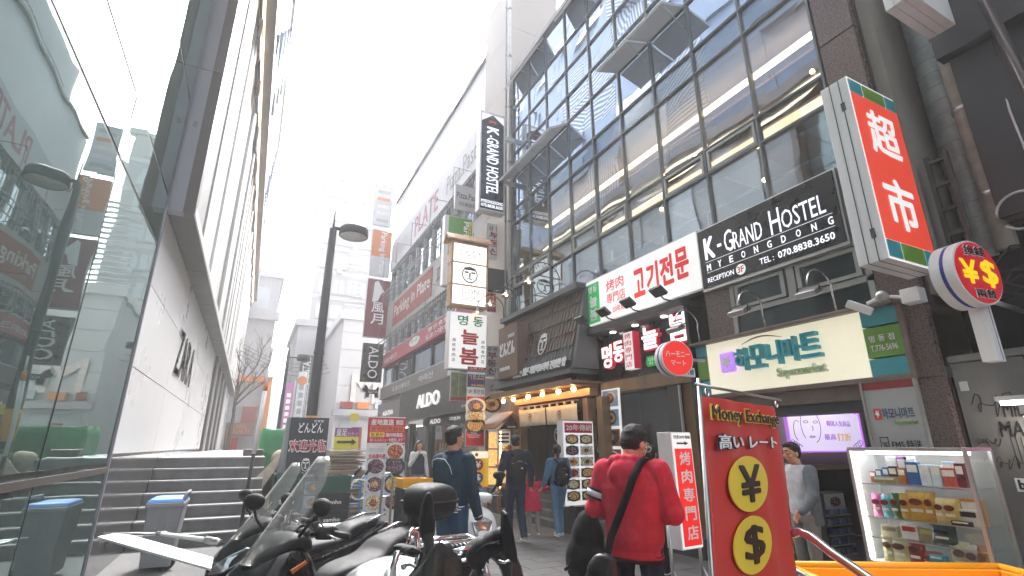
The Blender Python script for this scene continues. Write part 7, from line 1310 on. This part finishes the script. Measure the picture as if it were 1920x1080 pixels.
class Bike:
    """local axes: x from nose to tail, y to the rider's right, z up"""
    def __init__(s, label, pos, ang, cat='scooter', name='scooter', sc=1.0):
        s.t = thing(name, label, cat, pos); s.p = Vector(pos); s.R = Matrix.Rotation(ang, 3, 'Z'); s.sc = sc
    def W(s, x, y, z): return s.p+s.R@(Vector((x, y, z))*s.sc)
    def hull(s, name, mat, st, n=20, pw=.75, sub=1, parent=None):
        """st: (x, z0, z1, halfwidth, [y offset])"""
        q = MB(); rings = []
        for a in st:
            x, z0, z1, w = a[:4]; yo = a[4] if len(a) > 4 else 0; r = []
            for i in range(n):
                t = 2*pi*i/n; c, d = cos(t), sin(t); c = math.copysign(abs(c)**pw, c); d = math.copysign(abs(d)**pw, d)
                r.append(s.W(x, yo+w*c, (z0+z1)/2+(z1-z0)/2*d))
            rings.append(r)
        q.loft(rings); return q.build(name, M(mat), parent or s.t, sub=sub)
    def tube(s, name, mat, pts, r, n=8, parent=None): return tubeo(name, M(mat), parent or s.t, [s.W(*p) for p in pts], r, n)
    def wheel(s, x, r, wd=.06, y=0):
        q = MB(); rings = []
        for i in range(33):
            a = 2*pi*i/32; rings.append([s.W(x+(r-.05+.05*cos(b))*cos(a), y+wd*sin(b), r+(r-.05+.05*cos(b))*sin(a)) for b in [2*pi*k/10 for k in range(10)]])
        q.loft(rings, False); w = q.build('wheel', M('rubber'), s.t)
        q = MB(); ax = s.R@Vector((0, 1, 0)); q.cyl(s.W(x, y, r)-ax*.03, .045, .06, 12, ax=ax)
        for k in range(6): a = k*pi/3; q.tube([s.W(x, y, r), s.W(x+(r-.09)*cos(a), y, r+(r-.09)*sin(a))], .013, 6)
        q.tube([s.W(x+(r-.085)*cos(a), y, r+(r-.085)*sin(a)) for a in [2*pi*k/24 for k in range(25)]], .018, 6); q.build('rim', M('moto_silver'), w)
    def patch(s, name, mat, pts, d=.01, sub=0):
        """polygon of local points, given a small thickness along its normal"""
        P = [s.W(*p) for p in pts]; n = (P[1]-P[0]).cross(P[2]-P[0]).normalized(); q = MB(); q.prism(P, n*d); return q.build(name, M(mat), s.t, .003)
    def mirror(s, hx, hy, hz, side, top, face=(.6, 0), mat='moto_matte', w=.085, h=.055, ang=0):
        tx_, ty_, tz_ = top; s.tube('mirror_stalk', mat, [(hx, hy, hz), ((hx+tx_)/2-.02, (hy+ty_)/2, (hz+tz_)/2), (tx_, ty_, tz_)], .011)
        R = s.R@Matrix.Rotation(ang, 3, 'Z'); q = MB(); c = s.W(tx_, ty_, tz_+h*.6); rings = []
        for d, k in ((-.035, .35), (-.028, .75), (-.005, 1), (.006, 1)): rings.append([c+R@Vector((d, w*k*cos(2*pi*i/20)*(1+.15*sin(2*pi*i/20)), h*k*sin(2*pi*i/20))) for i in range(20)])
        q.loft(rings); m = q.build('mirror_shell', M(mat), s.t); q = MB(); q.loft([[c+R@Vector((d, w*.9*cos(2*pi*i/20)*(1+.15*sin(2*pi*i/20)), h*.88*sin(2*pi*i/20))) for i in range(20)] for d in (.0055, .0075)]); q.build('mirror_glass', M('chrome'), m)
    def screen(s, mat, prof, name='windscreen', th=.005, nw=12):
        """prof: (x, z, halfwidth, sweep)"""
        q = MB(); vs = []
        for x, z, w, sw in prof:
            for i in range(nw+1):
                u = -1+2*i/nw; vs.append(s.W(x+sw*u*u, w*u, z))
        q.add(vs, [(j*(nw+1)+i, j*(nw+1)+i+1, (j+1)*(nw+1)+i+1, (j+1)*(nw+1)+i) for j in range(len(prof)-1) for i in range(nw)], True)
        o = q.build(name, M(mat), s.t); so = o.modifiers.new('s', 'SOLIDIFY'); so.thickness = th; return o
def maxi(label, pos, ang, sc=1.0, seat=True, case=False):
    b = Bike(label, pos, ang, sc=sc)
    b.wheel(.36, .27); b.wheel(1.72, .26)
    b.hull('front_fender', 'moto_black', [(.08, .36, .44, .03), (.14, .42, .56, .07), (.3, .48, .6, .08), (.5, .46, .58, .08), (.64, .34, .5, .05)])
    b.hull('front_fairing', 'moto_black', [(-.02, .60, .66, .02), (.03, .55, .72, .10), (.12, .50, .84, .18), (.24, .45, .96, .24), (.38, .40, 1.04, .27), (.5, .36, 1.04, .27), (.6, .34, .98, .24), (.66, .34, .9, .2)])
    b.hull('upper_cowl', 'moto_matte', [(.18, .86, .93, .06), (.28, .92, 1.03, .13), (.42, .98, 1.10, .17), (.56, .98, 1.10, .17), (.66, .92, 1.02, .12)])
    b.hull('center_body', 'moto_black', [(.55, .28, .72, .2), (.75, .24, .66, .19), (.95, .24, .72, .19), (1.1, .28, .76, .2), (1.4, .42, .80, .2), (1.7, .56, .86, .18), (1.95, .68, .90, .13), (2.08, .78, .90, .05)])
    b.hull('seat', 'seat_vinyl', [(.82, .66, .73, .08), (.92, .68, .80, .14), (1.1, .70, .815, .18), (1.3, .72, .82, .19), (1.38, .74, .86, .18), (1.44, .76, .93, .17), (1.6, .8, .95, .16), (1.8, .84, .97, .13), (1.93, .88, .96, .07)])
    for sy in (-1, 1):
        b.patch('side_stripe', 'moto_silver', [(1.05, sy*.205, .66), (1.5, sy*.205, .74), (1.9, sy*.165, .86), (1.9, sy*.165, .88), (1.5, sy*.205, .765), (1.05, sy*.205, .675)][::sy], .008)
        b.patch('tail_panel', 'moto_matte', [(.9, sy*.2, .40), (1.3, sy*.212, .46), (1.55, sy*.205, .62), (1.1, sy*.21, .58)][::sy], .012)
        b.patch('headlight', 'lamp_glass', [(-.015, sy*.03, .665), (.05, sy*.13, .685), (.16, sy*.205, .745), (.30, sy*.235, .86), (.22, sy*.19, .865), (.09, sy*.12, .80), (.0, sy*.04, .72)][::sy], .012)
        b.patch('side_inlet', 'moto_matte', [(.2, sy*.235, .56), (.5, sy*.285, .50), (.56, sy*.28, .74), (.36, sy*.275, .70)][::sy], .012)
        b.patch('turn_lamp', 'amber', [(.34, sy*.262, .90), (.45, sy*.268, .94), (.47, sy*.268, .92), (.36, sy*.266, .875)][::sy], .008)
        b.tube('fairing_trim', 'moto_silver', [(.16, sy*.225, .55), (.34, sy*.275, .49), (.5, sy*.28, .42)], .006)
        b.tube('handlebar', 'moto_matte', [(.62, sy*.05, 1.06), (.66, sy*.2, 1.08), (.72, sy*.33, 1.06)], .014); b.tube('grip', 'rubber', [(.69, sy*.25, 1.075), (.735, sy*.38, 1.055)], .021, 10); b.tube('brake_lever', 'moto_silver', [(.64, sy*.22, 1.08), (.62, sy*.38, 1.05)], .007, 6)
        b.hull('lever_housing', 'moto_matte', [(.60, 1.04, 1.12, .04, sy*.2), (.68, 1.03, 1.13, .05, sy*.22), (.74, 1.05, 1.11, .03, sy*.22)], sub=0)
        b.mirror(.45, sy*.18, 1.08, sy, (.46, sy*.37, 1.24), mat='moto_matte', w=.095, h=.058, ang=sy*.15)
        b.tube('grab_rail', 'moto_silver', [(1.62, sy*.17, .93), (1.85, sy*.15, .98), (2.0, sy*.09, .98)], .012)
    for k, sy in enumerate((-1, 1, -1, 1)): b.tube('control_cable', 'rubber', [(.68, sy*.22, 1.07), (.60, sy*(.2-.03*k), 1.16+.02*k), (.52, sy*.08, 1.12), (.5, sy*.04, 1.0)], .006, 6)
    b.tube('ignition_collar', 'moto_silver', [(.655, .02, 1.0), (.68, .02, 1.01)], .018, 10)
    b.hull('dash', 'moto_matte', [(.5, 1.0, 1.1, .16), (.58, 1.04, 1.14, .14), (.63, 1.02, 1.1, .1)]); b.patch('dash_dial', 'chrome', [(.62, -.09, 1.07), (.62, .09, 1.07), (.585, .09, 1.13), (.585, -.09, 1.13)], .006)
    b.screen('screen_tint', [(.18, .93, .11, .08), (.32, 1.08, .15, .09), (.46, 1.24, .16, .08), (.60, 1.42, .14, .07), (.69, 1.54, .11, .05), (.73, 1.60, .06, .02)])
    b.patch('tail_light', 'tail_red', [(2.07, -.05, .80), (2.07, .05, .80), (2.05, .07, .88), (2.05, -.07, .88)], .02); b.tube('exhaust', 'moto_silver', [(1.3, .22, .28), (1.6, .24, .32), (1.95, .24, .42)], .05, 12)
    if case:
        b.hull('top_case', 'moto_matte', [(1.86, 1.08, 1.2, .06), (1.9, 1.03, 1.29, .17), (2.02, 1.0, 1.335, .23), (2.2, 1.0, 1.335, .245), (2.34, 1.01, 1.29, .21), (2.40, 1.06, 1.2, .12)], pw=.6)
        b.hull('case_seam', 'black', [(1.885, 1.155, 1.175, .19), (2.0, 1.155, 1.175, .243), (2.2, 1.155, 1.175, .256), (2.36, 1.155, 1.175, .2)], pw=.6, sub=0); b.hull('case_reflector', 'moto_silver', [(2.3, 1.05, 1.15, .225), (2.37, 1.06, 1.14, .19)], pw=.6, sub=0)
        b.tube('case_bracket', 'moto_matte', [(1.8, .1, .92), (2.0, .1, 1.0), (2.3, .1, 1.0)], .018); b.tube('case_bracket', 'moto_matte', [(1.8, -.1, .92), (2.0, -.1, 1.0), (2.3, -.1, 1.0)], .018); b.hull('case_lock', 'black', [(1.9, .95, 1.1, .07), (1.96, .9, 1.12, .08), (2.02, .93, 1.1, .06)], sub=0)
    return b
# nose points left, tail away to the right
s1 = maxi('black maxi scooter with a tall clear windscreen parked nearest the white board', (-.14, 5.2, 0), radians(29), .90)
s2 = maxi('black maxi scooter with a tall windscreen, long grey seat and a top case', (-.06, 3.80, 0), radians(34), .95, case=True)
# chrome trolley handle standing behind the seat
tr_ = thing('folding_trolley', 'chrome U-shaped trolley handle standing behind the scooter seat', 'trolley', (1.7, 6.3, 0)); Y_ = 6.2
a, b_ = YP(708, 985, Y_), YP(728, 985, Y_); zt_ = YP(718, 888, Y_).z; tubeo('handle', M('steel'), tr_, [(a.x, Y_, .1), (a.x+.02, Y_, zt_-.05), (a.x+.05, Y_, zt_), (b_.x-.02, Y_, zt_), (b_.x+.02, Y_, zt_-.05), (b_.x+.0, Y_, .1)], .014, 8); tubeo('crossbar', M('steel'), tr_, [(a.x, Y_, zt_-.25), (b_.x, Y_, zt_-.25)], .010); box('trolley_base', M('steel'), tr_, a.x-.1, b_.x+.1, Y_-.3, Y_, .06, .09)
for x in (a.x-.1, b_.x+.1): q = MB(); q.cyl((x-.01, Y_, .07), .07, .03, 14, ax=(1, 0, 0)); q.build('wheel', M('rubber'), tr_)
# white scooter facing the camera
w = Bike('white retro scooter facing the camera beside the man in teal', (2.63, 5.95, 0), radians(86), name='scooter')
w.wheel(.25, .23); w.wheel(1.5, .23)
w.hull('front_shield', 'moto_white', [(-.02, .42, .56, .05), (.03, .36, .72, .17), (.12, .30, .86, .24), (.24, .26, .90, .24), (.3, .26, .86, .2)]); w.hull('front_fender', 'moto_white', [(.0, .3, .36, .05), (.12, .36, .5, .1), (.3, .38, .5, .1), (.46, .26, .4, .06)])
w.patch('headlight', 'lamp_glass', [(-.0, -.02, .50), (-.005, .1, .60), (.015, .14, .74), (.03, .0, .80), (.015, -.12, .74), (-.005, -.1, .6)], .02); w.hull('handlebar_cover', 'moto_white', [(.16, .95, 1.0, .1), (.2, .92, 1.04, .2), (.3, .91, 1.05, .22), (.38, .94, 1.02, .15)]); w.tube('steering_neck', 'moto_white', [(.26, 0, .85), (.28, 0, .98)], .07, 12)
for sy in (-1, 1): w.tube('grip', 'rubber', [(.3, sy*.2, 1.0), (.34, sy*.36, 1.01)], .02, 10); w.mirror(.28, sy*.2, 1.03, sy, (.27, sy*.30, 1.20), mat='moto_matte'); w.tube('brake_lever', 'moto_silver', [(.27, sy*.2, 1.0), (.26, sy*.34, 1.0)], .006, 6)
w.hull('rear_body', 'moto_white', [(.5, .24, .34, .18), (.8, .24, .4, .18), (.95, .3, .7, .2), (1.3, .38, .76, .2), (1.6, .5, .78, .14), (1.72, .6, .74, .06)]); w.hull('seat', 'seat_vinyl', [(.92, .7, .76, .1), (1.0, .7, .81, .16), (1.3, .72, .83, .17), (1.55, .76, .86, .14), (1.66, .78, .84, .07)]); w.hull('floor_board', 'moto_matte', [(.28, .22, .28, .18), (.9, .22, .28, .18)], sub=0)
# near delivery motorcycle, seen from the front quarter at the bottom edge
d = Bike('near delivery motorcycle with smoked screen, big hand guards and a chrome luggage rack', (.80, 2.05, 0), radians(58), cat='motorcycle', name='motorcycle')
d.wheel(-.05, .29, .05); d.wheel(1.2, .28, .05)
def dp(px, py, k): return C0+ray(px, py)*(k/FPX)
def near(name, mat, pix, r, n=10): return tubeo(name, M(mat), d.t, [dp(*p) for p in pix], r, n)
def nball(name, mat, items, vs=.006, sm=4):
    q = MB()
    for (px, py, k, rx, rz, tilt, dep) in items:
        R = Matrix((CR, CF, CU)).transposed()@Matrix.Rotation(tilt, 3, 'Y'); q.ball(dp(px, py, k), (rx, dep, rz), 16, 12, R)
    return remesh(q.build(name, M(mat), d.t), vs, sm)
# mirrors: left stalk+shell, right shell
nball('mirror_shell', 'moto_matte', [(800, 968, 2.55, .036, .125, .10, .05), (802, 985, 2.55, .04, .10, .0, .05)]); near('mirror_stalk', 'rubber', [(803, 1000, 2.52), (806, 1040, 2.48), (800, 1078, 2.45)], .026)
q = MB(); pr_ = [(946, 966), (952, 962), (964, 1000), (971, 1040), (972, 1058), (950, 1052), (944, 1010)]; q.prism([dp(x, y, 2.35) for x, y in pr_], CF*.05-CR*.02); o = q.build('mirror_shell', M('moto_matte'), d.t, .012); near('mirror_stalk', 'black', [(957, 1052, 2.35), (958, 1100, 2.3)], .009)
# hand guard on the right, tyre behind it
nball('hand_guard', 'moto_matte', [(925, 1018, 2.45, .085, .055, -.55, .06), (905, 1030, 2.45, .075, .055, -.75, .06), (893, 1046, 2.45, .05, .06, -.5, .05), (940, 1008, 2.43, .05, .05, -.2, .05)])
near('guard_seam', 'rubber', [(893, 1034, 2.37), (912, 1021, 2.36), (936, 1015, 2.35)], .004, 6); near('brake_lever', 'chrome', [(935, 1052, 2.3), (945, 1055, 2.3), (955, 1050, 2.3)], .007, 8)
q = MB(); R_ = Matrix((CR, CF, CU)).transposed(); c_ = dp(912, 1105, 3.0); q.tube([c_+R_@Vector((.17*cos(t), .06*sin(t), .23*sin(t))) for t in [2*pi*i/28 for i in range(29)]], .06, 10); o = q.build('rear_tyre', M('rubber'), d.t); q = MB(); q.tube([c_+R_@Vector((.115*cos(t), .06*sin(t), .17*sin(t))) for t in [2*pi*i/24 for i in range(25)]], .012, 6); q.build('tyre_rim', M('moto_silver'), o); near('fork_tube', 'moto_silver', [(908, 1058, 2.7), (918, 1100, 2.7)], .018)
# smoked screen: faceted shield
def facet(name, mat, pts, k, th=.006):
    q = MB(); q.prism([dp(x, y, kk) for x, y, kk in pts], CF*th); return q.build(name, M(mat), d.t)
facet('screen_panel', 'screen_smoke', [(824, 1016, 2.2), (864, 1046, 2.28), (865, 1072, 2.3), (850, 1095, 2.25), (810, 1095, 2.1), (775, 1085, 2.1)], 2.2)
facet('screen_panel', 'screen_smoke', [(824, 1016, 2.2), (775, 1085, 2.1), (745, 1110, 2.15), (764, 1084, 2.2), (790, 1050, 2.22)], 2.2)
near('screen_edge', 'moto_matte', [(764, 1084, 2.19), (790, 1050, 2.2), (824, 1015, 2.19), (864, 1046, 2.27), (866, 1072, 2.29)], .003, 6)
# chrome rack and tubes behind
for (a, b_) in (((765, 1016, 3.1), (875, 1003, 3.3)), ((768, 1026, 3.05), (892, 1012, 3.2)), ((850, 1034, 2.9), (893, 1024, 3.0)), ((850, 1042, 2.9), (888, 1036, 3.0))): near('rack_tube', 'chrome', [a, b_], .013)
near('rack_hoop', 'chrome', [(857, 1006, 3.3), (875, 1003, 3.3), (893, 1012, 3.2), (900, 1026, 3.1), (893, 1040, 3.0)], .011)
for k in range(6): near('rack_bar', 'steel', [(838+k*8, 1016-k*.8, 3.25), (850+k*8, 1024-k*.8, 3.1)], .005, 6)
near('rack_tube', 'chrome', [(862, 1052, 2.75), (878, 1050, 2.8), (886, 1042, 2.85), (884, 1030, 2.9)], .010)
nball('tail_box', 'moto_matte', [(872, 1046, 2.95, .07, .04, -.2, .06), (880, 1052, 3.0, .04, .04, 0, .05)])
near('crash_bar', 'chrome', [(736, 1100, 2.5), (738, 1060, 2.5), (744, 1038, 2.52), (757, 1030, 2.55)], .016); near('crash_bar', 'chrome', [(765, 1030, 2.6), (767, 1000, 2.62), (774, 993, 2.64), (781, 1000, 2.64), (785, 1040, 2.6), (780, 1060, 2.55)], .015)
near('clutch_cable', 'rubber', [(760, 1034, 2.5), (775, 1028, 2.48), (790, 1036, 2.46), (786, 1060, 2.46)], .008); near('lever', 'steel', [(752, 1062, 2.45), (770, 1058, 2.45), (784, 1066, 2.42)], .010); nball('lever_tip', 'steel', [(757, 1063, 2.45, .018, .016, 0, .015)])
nball('grip', 'moto_matte', [(756, 1028, 2.55, .055, .020, .12, .03), (772, 1032, 2.52, .05, .022, .15, .03)])
nball('fuel_tank', 'moto_silver', [(715, 1092, 2.75, .25, .10, -.18, .2), (760, 1085, 2.7, .14, .08, 0, .16)], .01)
near('bolt_row', 'steel', [(770, 1012, 3.0), (776, 1012, 3.0)], .02)
# ---------------- haze ----------------
hz_m = bpy.data.materials.new('haze'); hz_m.use_nodes = True; n = hz_m.node_tree; n.nodes.remove(n.nodes['Principled BSDF'])
v = n.nodes.new('ShaderNodeVolumePrincipled'); v.inputs['Color'].default_value = (.97, .98, 1, 1); v.inputs['Density'].default_value = .0034; v.inputs['Anisotropy'].default_value = .3
n.links.new(v.outputs[0], n.nodes['Material Output'].inputs['Volume'])
MB().box(-65, 75, -30, 135, -1, 42).build('haze', hz_m, kind='stuff')
